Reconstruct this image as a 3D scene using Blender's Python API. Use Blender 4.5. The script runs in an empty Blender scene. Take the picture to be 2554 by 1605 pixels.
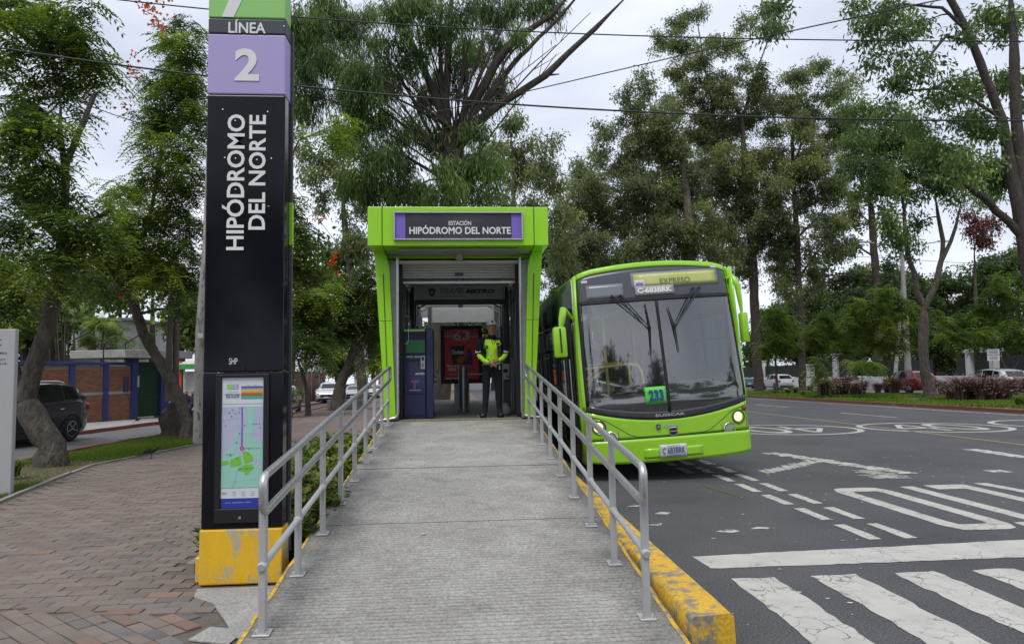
import bpy, bmesh, math, random
import numpy as np
from mathutils import Vector, Matrix

random.seed(7)
RNG = np.random.default_rng(7)
SC = bpy.context.scene
COL = SC.collection

# ---------------------------------------------------------------- camera
FPX, IW, IH = 1772.0, 2554.0, 1605.0
YAW, PITCH, ROLL, EYE = math.radians(-4.23), math.radians(3.95), -0.015, 1.65
_f = np.array([math.sin(-YAW)*math.cos(PITCH), math.cos(YAW)*math.cos(PITCH), math.sin(PITCH)])
_r = np.cross(_f, [0, 0, 1]); _r /= np.linalg.norm(_r); _u = np.cross(_r, _f)
_c, _s = math.cos(ROLL), math.sin(ROLL)
CR = _r*_c + _u*_s; CU = -_r*_s + _u*_c; CF = _f
cam = bpy.data.cameras.new('camera'); camo = bpy.data.objects.new('camera', cam); COL.objects.link(camo)
cam.sensor_width = 36; cam.lens = FPX/IW*36; cam.clip_start = 0.05; cam.clip_end = 900
camo.matrix_world = Matrix(((CR[0], CU[0], -CF[0], 0), (CR[1], CU[1], -CF[1], 0), (CR[2], CU[2], -CF[2], EYE), (0, 0, 0, 1)))
SC.camera = camo

# ---------------------------------------------------------------- sky
SUN_EL, SUN_ROT = math.radians(62), math.radians(200)
world = bpy.data.worlds.new("World"); SC.world = world; world.use_nodes = True
nt = world.node_tree; nt.nodes.clear()
wo = nt.nodes.new('ShaderNodeOutputWorld'); mx = nt.nodes.new('ShaderNodeMixShader')
b1 = nt.nodes.new('ShaderNodeBackground'); b2 = nt.nodes.new('ShaderNodeBackground')
sky = nt.nodes.new('ShaderNodeTexSky'); sky.sky_type = 'NISHITA'; sky.sun_disc = False
sky.sun_elevation = SUN_EL; sky.sun_rotation = SUN_ROT
nt.links.new(sky.outputs[0], b1.inputs[0]); b1.inputs[1].default_value = 0.1
tc = nt.nodes.new('ShaderNodeTexCoord'); mp = nt.nodes.new('ShaderNodeMapping'); mp.inputs['Scale'].default_value = (1, 1, 2.6)
no = nt.nodes.new('ShaderNodeTexNoise'); no.inputs['Scale'].default_value = 2.0; no.inputs['Detail'].default_value = 5; no.inputs['Roughness'].default_value = .5
rp = nt.nodes.new('ShaderNodeValToRGB')
rp.color_ramp.elements[0].position = .36; rp.color_ramp.elements[0].color = (.46, .50, .60, 1)
rp.color_ramp.elements[1].position = .64; rp.color_ramp.elements[1].color = (.72, .75, .83, 1)
nt.links.new(tc.outputs['Generated'], mp.inputs[0]); nt.links.new(mp.outputs[0], no.inputs['Vector'])
nt.links.new(no.outputs['Fac'], rp.inputs[0]); nt.links.new(rp.outputs[0], b2.inputs[0]); b2.inputs[1].default_value = 1.12
mx.inputs[0].default_value = .93
nt.links.new(b1.outputs[0], mx.inputs[1]); nt.links.new(b2.outputs[0], mx.inputs[2]); nt.links.new(mx.outputs[0], wo.inputs[0])

# ---------------------------------------------------------------- sun
sl = bpy.data.lights.new('sun', 'SUN'); sl.energy = 1.5; sl.angle = math.radians(25); sl.color = (1, .97, .92)
so = bpy.data.objects.new('sun', sl); COL.objects.link(so)
sd = Vector((math.cos(SUN_EL)*math.sin(SUN_ROT), math.cos(SUN_EL)*math.cos(SUN_ROT), math.sin(SUN_EL)))
so.rotation_euler = sd.to_track_quat('Z', 'Y').to_euler(); so.location = (0, 0, 40)
SC.view_settings.view_transform = 'Standard'; SC.view_settings.look = 'None'
SC.view_settings.exposure = 0.42; SC.view_settings.gamma = 1; SC.view_settings.use_curve_mapping = False
SC.cycles.max_bounces = 6; SC.cycles.transparent_max_bounces = 12; SC.cycles.caustics_reflective = False; SC.cycles.caustics_refractive = False

# ---------------------------------------------------------------- measuring helpers (photo pixel -> place)
def gz(y): return -0.012*max(0.0, y-14.0)
def ray(px, py):
    d = CF*FPX + CR*(px-IW/2) - CU*(py-IH/2)
    return d/d[1]
def G(px, py, z0=0.0):
    d = ray(px, py); t = (z0-EYE)/d[2]
    if t > 14: t = (z0+.012*14-EYE)/(d[2]+.012)
    return np.array([t*d[0], t, EYE+t*d[2]])
def PD(px, py, y):
    d = ray(px, py); return np.array([d[0]*y, y, EYE+d[2]*y])
def mpp(y): return y/FPX*1.004

# ---------------------------------------------------------------- objects
def tag(o, label=None, cat=None, group=None, kind=None):
    if label: o['label'] = label
    if cat: o['category'] = cat
    if group: o['group'] = group
    if kind: o['kind'] = kind
    return o
def empty(name, loc, label, cat, group=None, rot=(0, 0, 0)):
    o = bpy.data.objects.new(name, None); COL.objects.link(o); o.location = Vector([float(a) for a in loc]); o.rotation_euler = rot
    o.empty_display_size = .1
    return tag(o, label, cat, group)
def copy_tree(o, parent=None):
    c = o.copy(); COL.objects.link(c)
    if parent: c.parent = parent
    for ch in list(o.children): copy_tree(ch, c)
    return c

class MB:
    def __init__(s, off=(0, 0, 0)): s.v = []; s.f = []; s.m = []; s.off = off
    def add(s, vs, fs, mi=0):
        n = len(s.v); s.v.extend([tuple(map(float, v)) for v in vs]); s.f.extend([tuple(i+n for i in f) for f in fs]); s.m.extend([mi]*len(fs)); return s
    def box(s, c, d, rot=None, bev=0.0, mi=0):
        bm = bmesh.new(); bmesh.ops.create_cube(bm, size=1)
        bmesh.ops.scale(bm, vec=d, verts=bm.verts)
        if bev: bmesh.ops.bevel(bm, geom=bm.edges[:]+bm.verts[:], offset=bev, segments=1 if bev < .012 else 2, affect='EDGES', profile=.5)
        M = rot if rot is not None else Matrix.Identity(3)
        if isinstance(M, (float, int)): M = Matrix.Rotation(M, 3, 'Z')
        bm.verts.index_update()
        vs = [M @ v.co + Vector(c) for v in bm.verts]
        s.add(vs, [[v.index for v in f.verts] for f in bm.faces], mi); bm.free(); return s
    def bar(s, a, b, w, h, bev=0.0, mi=0):
        a, b = Vector(a), Vector(b); d = b-a; q = d.to_track_quat('Y', 'Z').to_matrix()
        return s.box((a+b)/2, (w, d.length, h), q, bev, mi)
    def tube(s, pts, rad, n=8, cap=True, mi=0):
        pts = [np.array(p, float) for p in pts]; k = len(pts)
        if not hasattr(rad, '__len__'): rad = [rad]*k
        vs = []; prev = None
        for i in range(k):
            t = pts[min(i+1, k-1)]-pts[max(i-1, 0)]; t = t/(np.linalg.norm(t)+1e-9)
            if prev is None:
                a = np.array([0, 0, 1.]) if abs(t[2]) < .9 else np.array([1., 0, 0])
                x = np.cross(a, t)
            else: x = prev-t*np.dot(prev, t)
            x = x/(np.linalg.norm(x)+1e-9); prev = x; y = np.cross(t, x)
            for j in range(n):
                an = 2*math.pi*j/n; vs.append(pts[i]+rad[i]*(x*math.cos(an)+y*math.sin(an)))
        fs = [(i*n+j, i*n+(j+1) % n, (i+1)*n+(j+1) % n, (i+1)*n+j) for i in range(k-1) for j in range(n)]
        if cap: fs += [tuple(range(n-1, -1, -1)), tuple((k-1)*n+j for j in range(n))]
        return s.add(vs, fs, mi)
    def cyl(s, a, b, r, n=16, mi=0): return s.tube([a, b], r, n, True, mi)
    def lathe(s, prof, c=(0, 0, 0), n=16, mi=0, cap=True):
        vs = []; k = len(prof)
        for r, z in prof:
            for j in range(n):
                a = 2*math.pi*j/n; vs.append((c[0]+r*math.cos(a), c[1]+r*math.sin(a), c[2]+z))
        fs = [(i*n+j, i*n+(j+1) % n, (i+1)*n+(j+1) % n, (i+1)*n+j) for i in range(k-1) for j in range(n)]
        if cap: fs += [tuple(range(n-1, -1, -1)), tuple((k-1)*n+j for j in range(n))]
        return s.add(vs, fs, mi)
    def prism(s, poly, o, xa, ya, th, mi=0):
        """polygon in the plane (o, xa, ya), thickened by th along xa x ya (to both caps)"""
        o, xa, ya = Vector(o), Vector(xa), Vector(ya); nrm = xa.cross(ya).normalized()
        n = len(poly); a = [o+xa*p[0]+ya*p[1] for p in poly]; b = [p+nrm*th for p in a]
        fs = [tuple(range(n-1, -1, -1)), tuple(range(n, 2*n))]+[(i, (i+1) % n, n+(i+1) % n, n+i) for i in range(n)]
        return s.add(a+b, fs, mi)
    def grid(s, fn, nu, nv, mi=0):
        vs = [fn(i/nu, j/nv) for j in range(nv+1) for i in range(nu+1)]
        return s.add(vs, [(j*(nu+1)+i, j*(nu+1)+i+1, (j+1)*(nu+1)+i+1, (j+1)*(nu+1)+i) for j in range(nv) for i in range(nu)], mi)
    def mesh(s, name, mats, smooth=False):
        me = bpy.data.meshes.new(name); o = s.off
        me.from_pydata([(v[0]-o[0], v[1]-o[1], v[2]-o[2]) for v in s.v], [], s.f)
        for m in (mats if isinstance(mats, (list, tuple)) else [mats]): me.materials.append(m)
        if any(s.m): me.polygons.foreach_set('material_index', s.m)
        if smooth:
            me.polygons.foreach_set('use_smooth', [True]*len(me.polygons))
            if smooth != 'all': me.set_sharp_from_angle(angle=math.radians(smooth if smooth is not True else 35))
        me.update(); return me
    def build(s, name, mats, parent=None, smooth=False):
        ob = bpy.data.objects.new(name, s.mesh(name, mats, smooth)); COL.objects.link(ob)
        if parent: ob.parent = parent
        return ob

def solidify(ob, th, off=-1):
    m = ob.modifiers.new('thick', 'SOLIDIFY'); m.thickness = th; m.offset = off; return ob

_TXT = {}
def text(s, w, h, o, xa, ya, mat, parent, name='lettering', bold=.02, th=.003, shear=0.0, mir=False):
    """lettering fitted into w x h, centred on o in the plane (xa, ya)"""
    key = (s, bold, shear)
    if key not in _TXT:
        cu = bpy.data.curves.new('lettering', 'FONT'); cu.body = s; cu.size = 1; cu.offset = bold; cu.shear = shear; cu.resolution_u = 3
        ob = bpy.data.objects.new('tmp', cu); COL.objects.link(ob)
        dg = bpy.context.evaluated_depsgraph_get(); me = bpy.data.meshes.new_from_object(ob.evaluated_get(dg))
        co = np.array([v.co[:2] for v in me.vertices]); fs = [tuple(p.vertices) for p in me.polygons]
        bpy.data.objects.remove(ob); bpy.data.meshes.remove(me)
        mn, mxx = co.min(0), co.max(0); co = (co-(mn+mxx)/2)/(mxx-mn)
        _TXT[key] = (co, fs)
    co, fs = _TXT[key]; o, xa, ya = np.array(o, float), np.array(xa, float), np.array(ya, float); nn = np.cross(xa, ya)
    vs = [o+xa*c[0]*w+ya*c[1]*h+nn*th for c in co]
    mb = MB(); mb.add(vs, fs); ob = mb.build(name, mat, parent); 
    if th > .004: pass
    return ob

# ---------------------------------------------------------------- materials
def lin(c): return tuple(((x/255)/12.92 if x/255 <= .04045 else ((x/255+.055)/1.055)**2.4) for x in c)+(1,)
MATS = {}
def mat(name, col, rough=.6, metal=0.0, var=None, vscale=6.0, bump=0.0, bscale=60.0, spec=.5, emit=0, alpha=1, detail=6, coord='Object', stretch=(1, 1, 1), col3=None, c3pos=(.6, .7), c3scale=3., coat=0, attr=None, objrand=0.0, trans=0, ior=1.45):
    if len(col) == 3: col = tuple(col)+(1,)
    m = bpy.data.materials.new(name); m.use_nodes = True; n = m.node_tree.nodes; l = m.node_tree.links; b = n['Principled BSDF']
    b.inputs['Roughness'].default_value = rough; b.inputs['Metallic'].default_value = metal; b.inputs['Specular IOR Level'].default_value = spec
    b.inputs['Base Color'].default_value = col; b.inputs['Coat Weight'].default_value = coat; b.inputs['IOR'].default_value = ior
    if trans: b.inputs['Transmission Weight'].default_value = trans
    if alpha < 1: b.inputs['Alpha'].default_value = alpha
    out = None
    t = n.new('ShaderNodeTexCoord'); mp = n.new('ShaderNodeMapping'); mp.inputs['Scale'].default_value = stretch
    if coord == 'World':
        g = n.new('ShaderNodeNewGeometry'); l.new(g.outputs['Position'], mp.inputs[0])
    else: l.new(t.outputs[coord], mp.inputs[0])
    if var is not None:
        if len(var) == 3: var = tuple(var)+(1,)
        ns = n.new('ShaderNodeTexNoise'); ns.inputs['Scale'].default_value = vscale; ns.inputs['Detail'].default_value = detail; ns.inputs['Roughness'].default_value = .65
        l.new(mp.outputs[0], ns.inputs['Vector'])
        r = n.new('ShaderNodeValToRGB'); r.color_ramp.elements[0].position = .32; r.color_ramp.elements[1].position = .68
        r.color_ramp.elements[0].color = col; r.color_ramp.elements[1].color = var; l.new(ns.outputs['Fac'], r.inputs[0]); out = r.outputs[0]
    if attr:
        at = n.new('ShaderNodeAttribute'); at.attribute_name = 'tint'; r = n.new('ShaderNodeValToRGB'); e = r.color_ramp.elements
        e[0].color = attr[0]+(1,); e[0].position = 0; e[1].color = attr[-1]+(1,); e[1].position = 1
        for i, a in enumerate(attr[1:-1]): x = e.new((i+1)/(len(attr)-1)); x.color = a+(1,)
        l.new(at.outputs['Fac'], r.inputs[0])
        if out is not None:
            mm = n.new('ShaderNodeMix'); mm.data_type = 'RGBA'; mm.blend_type = 'MIX'; mm.inputs[0].default_value = .55
            l.new(out, mm.inputs[6]); l.new(r.outputs[0], mm.inputs[7]); out = mm.outputs[2]
        else: out = r.outputs[0]
    if col3 is not None:
        ns = n.new('ShaderNodeTexNoise'); ns.inputs['Scale'].default_value = c3scale; ns.inputs['Detail'].default_value = 8; ns.inputs['Roughness'].default_value = .7
        l.new(mp.outputs[0], ns.inputs['Vector'])
        r = n.new('ShaderNodeMapRange'); r.inputs[1].default_value = c3pos[0]; r.inputs[2].default_value = c3pos[1]
        l.new(ns.outputs['Fac'], r.inputs[0]); mm = n.new('ShaderNodeMix'); mm.data_type = 'RGBA'
        l.new(r.outputs[0], mm.inputs[0]); mm.inputs[6].default_value = col; mm.inputs[7].default_value = tuple(col3[:3])+(1,)
        if out is not None: l.new(out, mm.inputs[6])
        out = mm.outputs[2]
    if objrand:
        oi = n.new('ShaderNodeObjectInfo'); hs = n.new('ShaderNodeHueSaturation'); mr = n.new('ShaderNodeMapRange')
        mr.inputs[3].default_value = 1-objrand; mr.inputs[4].default_value = 1+objrand; l.new(oi.outputs['Random'], mr.inputs[0]); l.new(mr.outputs[0], hs.inputs['Value'])
        if out is not None: l.new(out, hs.inputs['Color'])
        else: hs.inputs['Color'].default_value = col
        out = hs.outputs[0]
    if out is not None: l.new(out, b.inputs['Base Color'])
    if bump:
        ns = n.new('ShaderNodeTexNoise'); ns.inputs['Scale'].default_value = bscale; ns.inputs['Detail'].default_value = 4; l.new(mp.outputs[0], ns.inputs['Vector'])
        bp = n.new('ShaderNodeBump'); bp.inputs['Strength'].default_value = bump; bp.inputs['Distance'].default_value = .01
        l.new(ns.outputs['Fac'], bp.inputs['Height']); l.new(bp.outputs[0], b.inputs['Normal'])
    if emit:
        b.inputs['Emission Color'].default_value = col; b.inputs['Emission Strength'].default_value = emit
    MATS[name] = m; return m
def leafmat(name, cols, trans=.3, rough=.45):
    m = mat(name, cols[0], rough, attr=cols, spec=.35); n = m.node_tree.nodes; l = m.node_tree.links; b = n['Principled BSDF']; o = n['Material Output']
    tr = n.new('ShaderNodeBsdfTranslucent'); ms = n.new('ShaderNodeMixShader'); ms.inputs[0].default_value = trans
    src = b.inputs['Base Color'].links[0].from_socket
    hs = n.new('ShaderNodeHueSaturation'); hs.inputs['Saturation'].default_value = 1.15; hs.inputs['Value'].default_value = 1.7; l.new(src, hs.inputs['Color']); l.new(hs.outputs[0], tr.inputs[0])
    l.new(b.outputs[0], ms.inputs[1]); l.new(tr.outputs[0], ms.inputs[2]); l.new(ms.outputs[0], o.inputs[0]); return m

M_asph = mat('asphalt', (.044, .045, .048), .82, var=(.076, .077, .080), vscale=.55, bump=.5, bscale=90, coord='World', col3=(.15, .148, .14), c3pos=(.56, .72), c3scale=75)
M_asph2 = mat('side_street_asphalt', (.10, .10, .10), .85, var=(.14, .14, .138), vscale=.8, bump=.4, bscale=60, coord='World')
M_paint = mat('road_paint', (.50, .49, .44), .6, var=(.40, .39, .35), vscale=3, bump=.3, bscale=60, coord='World', col3=(.12, .115, .11), c3pos=(.60, .70), c3scale=5)
M_paintworn = mat('worn_road_paint', (.52, .52, .47), .65, var=(.42, .42, .37), vscale=5, coord='World', col3=(.07, .07, .07), c3pos=(.52, .60), c3scale=7)
def cracks(m, sc=5.5, w=.012, dark=(.16, .15, .14, 1)):
    n = m.node_tree.nodes; l = m.node_tree.links; b = n['Principled BSDF']; src = b.inputs['Base Color'].links[0].from_socket
    g = n.new('ShaderNodeNewGeometry'); nz = n.new('ShaderNodeTexNoise'); nz.inputs['Scale'].default_value = 3; nz.inputs['Detail'].default_value = 4; l.new(g.outputs['Position'], nz.inputs['Vector'])
    ad = n.new('ShaderNodeMix'); ad.data_type = 'RGBA'; ad.blend_type = 'ADD'; ad.inputs[0].default_value = .45; l.new(g.outputs['Position'], ad.inputs[6]); l.new(nz.outputs['Color'], ad.inputs[7])
    v = n.new('ShaderNodeTexVoronoi'); v.feature = 'DISTANCE_TO_EDGE'; v.inputs['Scale'].default_value = sc; l.new(ad.outputs[2], v.inputs['Vector'])
    mr = n.new('ShaderNodeMapRange'); mr.inputs[1].default_value = w; mr.inputs[2].default_value = w*2.2; mr.inputs[3].default_value = 1; mr.inputs[4].default_value = 0; l.new(v.outputs['Distance'], mr.inputs[0])
    n2 = n.new('ShaderNodeTexNoise'); n2.inputs['Scale'].default_value = 1.4; l.new(g.outputs['Position'], n2.inputs['Vector']); m2 = n.new('ShaderNodeMapRange'); m2.inputs[1].default_value = .42; m2.inputs[2].default_value = .56; l.new(n2.outputs['Fac'], m2.inputs[0])
    mu = n.new('ShaderNodeMath'); mu.operation = 'MULTIPLY'; l.new(mr.outputs[0], mu.inputs[0]); l.new(m2.outputs[0], mu.inputs[1])
    mx_ = n.new('ShaderNodeMix'); mx_.data_type = 'RGBA'; l.new(mu.outputs[0], mx_.inputs[0]); l.new(src, mx_.inputs[6]); mx_.inputs[7].default_value = dark; l.new(mx_.outputs[2], b.inputs['Base Color'])
cracks(M_paint)
def speckle(m, sc=55, lo=.62, hi=1.28, edge=0.0):
    n = m.node_tree.nodes; l = m.node_tree.links; b = n['Principled BSDF']; src = b.inputs['Base Color'].links[0].from_socket
    g = n.new('ShaderNodeNewGeometry'); nz = n.new('ShaderNodeTexNoise'); nz.inputs['Scale'].default_value = sc; nz.inputs['Detail'].default_value = 3; l.new(g.outputs['Position'], nz.inputs['Vector'])
    mr = n.new('ShaderNodeMapRange'); mr.inputs[1].default_value = .35; mr.inputs[2].default_value = .65; mr.inputs[3].default_value = lo; mr.inputs[4].default_value = hi; l.new(nz.outputs['Fac'], mr.inputs[0]); v = mr.outputs[0]
    if edge:
        sx = n.new('ShaderNodeSeparateXYZ'); l.new(g.outputs['Position'], sx.inputs[0]); ab = n.new('ShaderNodeMath'); ab.operation = 'ABSOLUTE'; l.new(sx.outputs[0], ab.inputs[0])
        n3 = n.new('ShaderNodeTexNoise'); n3.inputs['Scale'].default_value = 2.2; n3.inputs['Detail'].default_value = 8; l.new(g.outputs['Position'], n3.inputs['Vector'])
        ad = n.new('ShaderNodeMath'); ad.operation = 'MULTIPLY_ADD'; ad.inputs[1].default_value = 1.5; l.new(n3.outputs['Fac'], ad.inputs[0]); l.new(ab.outputs[0], ad.inputs[2])
        m3 = n.new('ShaderNodeMapRange'); m3.inputs[1].default_value = 1.55; m3.inputs[2].default_value = 2.15; m3.inputs[3].default_value = 1; m3.inputs[4].default_value = edge; l.new(ad.outputs[0], m3.inputs[0])
        mu = n.new('ShaderNodeMath'); mu.operation = 'MULTIPLY'; l.new(v, mu.inputs[0]); l.new(m3.outputs[0], mu.inputs[1]); v = mu.outputs[0]
    hs = n.new('ShaderNodeHueSaturation'); l.new(src, hs.inputs['Color']); l.new(v, hs.inputs['Value']); l.new(hs.outputs[0], b.inputs['Base Color'])
M_ylline = mat('yellow_road_paint', (.34, .27, .08), .7, var=(.24, .20, .08), vscale=4, coord='World', col3=(.08, .075, .06), c3pos=(.55, .7), c3scale=6)
M_conc = mat('ramp_concrete', (.245, .236, .212), .9, var=(.37, .36, .33), vscale=2.6, bump=.7, bscale=120, coord='World', stretch=(1, 1.2, 1), detail=15, col3=(.16, .155, .14), c3pos=(.55, .80), c3scale=1.3)
M_groove = mat('dark_groove', (.15, .145, .132), .95, var=(.25, .243, .226), vscale=2.6, coord='World', stretch=(1, 1.2, 1), detail=15, col3=(.12, .115, .105), c3pos=(.55, .80), c3scale=1.3)  # groove faces take a darker version of the ramp concrete
M_conc2 = mat('plain_concrete', (.26, .255, .24), .9, var=(.36, .35, .33), vscale=2.5, bump=.4, bscale=70, coord='World', col3=(.14, .135, .12), c3pos=(.55, .8), c3scale=1.6)
M_pfloor = mat('platform_floor', (.10, .10, .10), .6, var=(.15, .15, .148), vscale=2.5, coord='World')
M_yell = mat('yellow_kerb_paint', (.74, .44, .025), .6, var=(.62, .37, .035), vscale=5, bump=.4, bscale=50, coord='World', col3=(.24, .22, .17), c3pos=(.49, .60), c3scale=7, detail=12)
M_yell2 = mat('yellow_plinth_paint', (.80, .48, .02), .5, var=(.72, .42, .025), vscale=4, bump=.3, bscale=40, coord='World', col3=(.42, .40, .28), c3pos=(.53, .60), c3scale=4.2, stretch=(2.2, 1, .8))
M_redk = mat('red_kerb_paint', (.22, .055, .04), .75, var=(.15, .05, .04), vscale=3, coord='World', col3=(.20, .17, .15), c3pos=(.55, .7), c3scale=3)
M_curb = mat('kerb_concrete', (.20, .185, .165), .9, var=(.28, .265, .24), vscale=3, coord='World', bump=.4, bscale=60)
M_paver = mat('clay_paver', (.155, .122, .10), .85, var=(.19, .157, .135), vscale=2.5, bump=.35, bscale=90, coord='World', objrand=.13, col3=(.12, .105, .095), c3pos=(.5, .75), c3scale=1.1)
M_paverR = mat('red_clay_paver', (.185, .12, .092), .85, var=(.22, .15, .12), vscale=6, bump=.35, bscale=90, coord='World', objrand=.16)
M_paverG = mat('grey_clay_paver', (.115, .108, .10), .85, var=(.165, .155, .145), vscale=6, bump=.35, bscale=90, coord='World', objrand=.16)
M_paverS = mat('distant_clay_paver', (.155, .122, .10), .85, var=(.20, .165, .142), vscale=2.2, bump=.35, bscale=90, coord='World', attr=[(.125, .10, .085), (.17, .135, .112), (.205, .165, .14)])
M_joint = mat('paving_joint_mortar', (.10, .085, .07), .95, var=(.15, .13, .11), vscale=8, coord='World', bump=.4)
M_path = mat('far_path_surface', (.17, .125, .10), .9, var=(.21, .165, .14), vscale=1.5, coord='World', col3=(.13, .105, .09), c3pos=(.5, .7), c3scale=1.0)
M_dirt = mat('dirt', (.10, .072, .048), .95, var=(.18, .135, .095), vscale=2.5, coord='World', bump=.8, bscale=25)
M_soil = mat('grassy_soil', (.075, .075, .03), .95, var=(.11, .09, .055), vscale=1.5, coord='World', bump=.8, bscale=25)
M_lime = mat('lime_cladding', (.30, .63, .018), .34, var=(.31, .645, .024), vscale=1.2, spec=.5, coat=.2)
M_limedk = mat('joint_shadow_gap', (.03, .08, .01), .7)
M_blackp = mat('gloss_black_panel', (.006, .006, .009), .10, spec=.24, var=(.011, .011, .015), vscale=2, coord='Object')
M_blk = mat('black_metal', (.012, .012, .014), .45)
M_dkgrey = mat('slate_vinyl', (.05, .055, .068), .5)
M_purple = mat('lilac_vinyl', (.40, .33, .60), .5)
M_viol = mat('violet_vinyl', (.19, .12, .50), .5)
M_palegreen = mat('apple_green_vinyl', (.27, .56, .16), .5)
M_white = mat('white_lettering', (.72, .72, .70), .5)
M_whitep = mat('white_plaster', (.60, .60, .59), .75, var=(.46, .46, .45), vscale=1.2, coord='World')
M_gal = mat('galvanised_steel', (.42, .42, .42), .38, .85, var=(.56, .56, .56), vscale=30, bump=.06, bscale=80)
M_galpost = mat('grey_painted_steel', (.40, .40, .40), .5, .2, var=(.46, .46, .455), vscale=8, col3=(.27, .26, .24), c3pos=(.62, .75), c3scale=9)
M_greym = mat('grey_metal_sheet', (.34, .35, .36), .45, .1, var=(.40, .41, .42), vscale=4)
M_dgrey = mat('dark_grey_metal', (.075, .079, .085), .5, .1)
M_shut = mat('shutter_slat_metal', (.50, .50, .48), .42, .2, var=(.58, .58, .56), vscale=9)
M_busg = mat('bus_green_paint', (.285, .58, .022), .24, coat=.6, var=(.30, .60, .028), vscale=1.5, spec=.5, col3=(.22, .42, .05), c3pos=(.60, .80), c3scale=2.2)
M_busdk = mat('bus_dark_panel', (.035, .037, .042), .18, coat=.5)
M_rub = mat('black_rubber', (.012, .012, .012), .7)
M_tyre = mat('tyre_rubber', (.02, .02, .02), .85, bump=.4, bscale=40)
M_chrome = mat('chrome', (.75, .75, .75), .12, 1.0)
M_bark = mat('grey_brown_bark', (.045, .036, .028), .95, var=(.125, .108, .09), vscale=9, bump=1.0, bscale=22, coord='World', stretch=(1, 1, .35), col3=(.20, .19, .17), c3pos=(.6, .72), c3scale=4)
M_barkd = mat('dark_bark', (.035, .029, .025), .95, var=(.075, .062, .052), vscale=6, bump=1.0, bscale=16, coord='World', stretch=(1, 1, .3))
M_barkp = mat('pale_eucalyptus_bark', (.095, .078, .064), .9, var=(.20, .175, .15), vscale=3, bump=.8, bscale=14, coord='World', stretch=(1, 1, .25))
for m_ in (M_bark, M_barkd, M_barkp):
    for nn_ in m_.node_tree.nodes:
        if nn_.type == 'BUMP': nn_.inputs['Distance'].default_value = .06
M_granite = mat('grey_granite', (.30, .30, .31), .55, var=(.46, .46, .47), vscale=120, detail=2)
M_brick = mat('red_brick', (.23, .085, .042), .9, var=(.30, .135, .075), vscale=8, coord='World', attr=[(.14, .055, .038), (.21, .09, .052), (.27, .135, .085)])
M_mort = mat('brick_mortar', (.20, .165, .135), .95)
M_blue = mat('blue_paint', (.02, .034, .135), .6, var=(.03, .045, .17), vscale=3, coord='World')
M_dgreen = mat('dark_green_gate_paint', (.008, .045, .018), .5)
M_navy = mat('navy_machine_panel', (.022, .026, .080), .35, coat=.2)
M_red = mat('poster_red', (.30, .012, .018), .35)
M_glassd = mat('tinted_window_glass', (.012, .014, .016), .06, spec=.6, coat=.3)
M_wood = mat('weathered_pole_paint', (.40, .395, .37), .9, var=(.28, .27, .25), vscale=4, coord='World', stretch=(2, 2, .5), col3=(.12, .10, .08), c3pos=(.54, .62), c3scale=6)
M_pole = mat('concrete_pole', (.24, .24, .24), .85, var=(.33, .33, .325), vscale=3, coord='World', stretch=(2, 2, .4))
M_cable = mat('black_cable', (.02, .022, .022), .6)
speckle(M_conc, 48, .78, 1.24, .55); speckle(M_groove, 48, .74, 1.22, .6); speckle(M_asph, 70, .55, 1.6); speckle(M_yell, 40, .78, 1.1); speckle(M_conc2, 50, .8, 1.2)
def mglass(name, col, a, rough=.03, f0=.12):
    m = bpy.data.materials.new(name); m.use_nodes = True; n = m.node_tree.nodes; l = m.node_tree.links; n.clear()
    o = n.new('ShaderNodeOutputMaterial'); g = n.new('ShaderNodeBsdfGlossy'); g.inputs['Roughness'].default_value = rough; g.inputs['Color'].default_value = (1, 1, 1, 1)
    t = n.new('ShaderNodeBsdfTransparent'); t.inputs[0].default_value = col+(1,)
    fr = n.new('ShaderNodeLayerWeight'); fr.inputs[0].default_value = .25; mr = n.new('ShaderNodeMapRange'); mr.inputs[3].default_value = f0; mr.inputs[4].default_value = .9
    l.new(fr.outputs['Fresnel'], mr.inputs[0]); ms = n.new('ShaderNodeMixShader'); l.new(mr.outputs[0], ms.inputs[0]); l.new(t.outputs[0], ms.inputs[1]); l.new(g.outputs[0], ms.inputs[2])
    df = n.new('ShaderNodeBsdfDiffuse'); df.inputs[0].default_value = (.30, .31, .31, 1); m2 = n.new('ShaderNodeMixShader'); m2.inputs[0].default_value = a
    l.new(ms.outputs[0], m2.inputs[1]); l.new(df.outputs[0], m2.inputs[2]); l.new(m2.outputs[0], o.inputs[0]); return m
M_wind = mglass('windscreen_glass', (.80, .86, .85), .04, f0=.16)
M_pane = mglass('clear_pane_glass', (.5, .55, .55), .03)
G1 = [(.032, .055, .020), (.080, .125, .032), (.15, .215, .045), (.29, .36, .06)]
M_leafA = leafmat('tulip_tree_leaf', G1, .3)
M_leafE = leafmat('eucalyptus_leaf', [(.070, .088, .046), (.125, .155, .068), (.18, .215, .085), (.27, .29, .10)], .38)
M_leafC = leafmat('drooping_needle_leaf', [(.050, .078, .030), (.095, .145, .045), (.145, .22, .062), (.24, .31, .08)], .38)
M_leafL = leafmat('young_green_leaf', [(.052, .085, .024), (.10, .155, .035), (.165, .23, .048), (.26, .32, .07)], .4)
M_leafD = leafmat('dark_tree_leaf', [(.036, .056, .024), (.070, .105, .036), (.11, .155, .048), (.17, .21, .062)], .3)
M_hedge = leafmat('hedge_leaf', [(.016, .036, .010), (.045, .085, .016), (.10, .15, .022), (.34, .33, .06)], .25)
M_purpg = leafmat('purple_grass_blade', [(.045, .024, .026), (.095, .050, .048), (.16, .095, .075), (.13, .13, .05)], .3, .6)
M_grass = leafmat('grass_blade', [(.055, .095, .016), (.10, .165, .020), (.15, .23, .032), (.24, .24, .09)], .3, .6)
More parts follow.
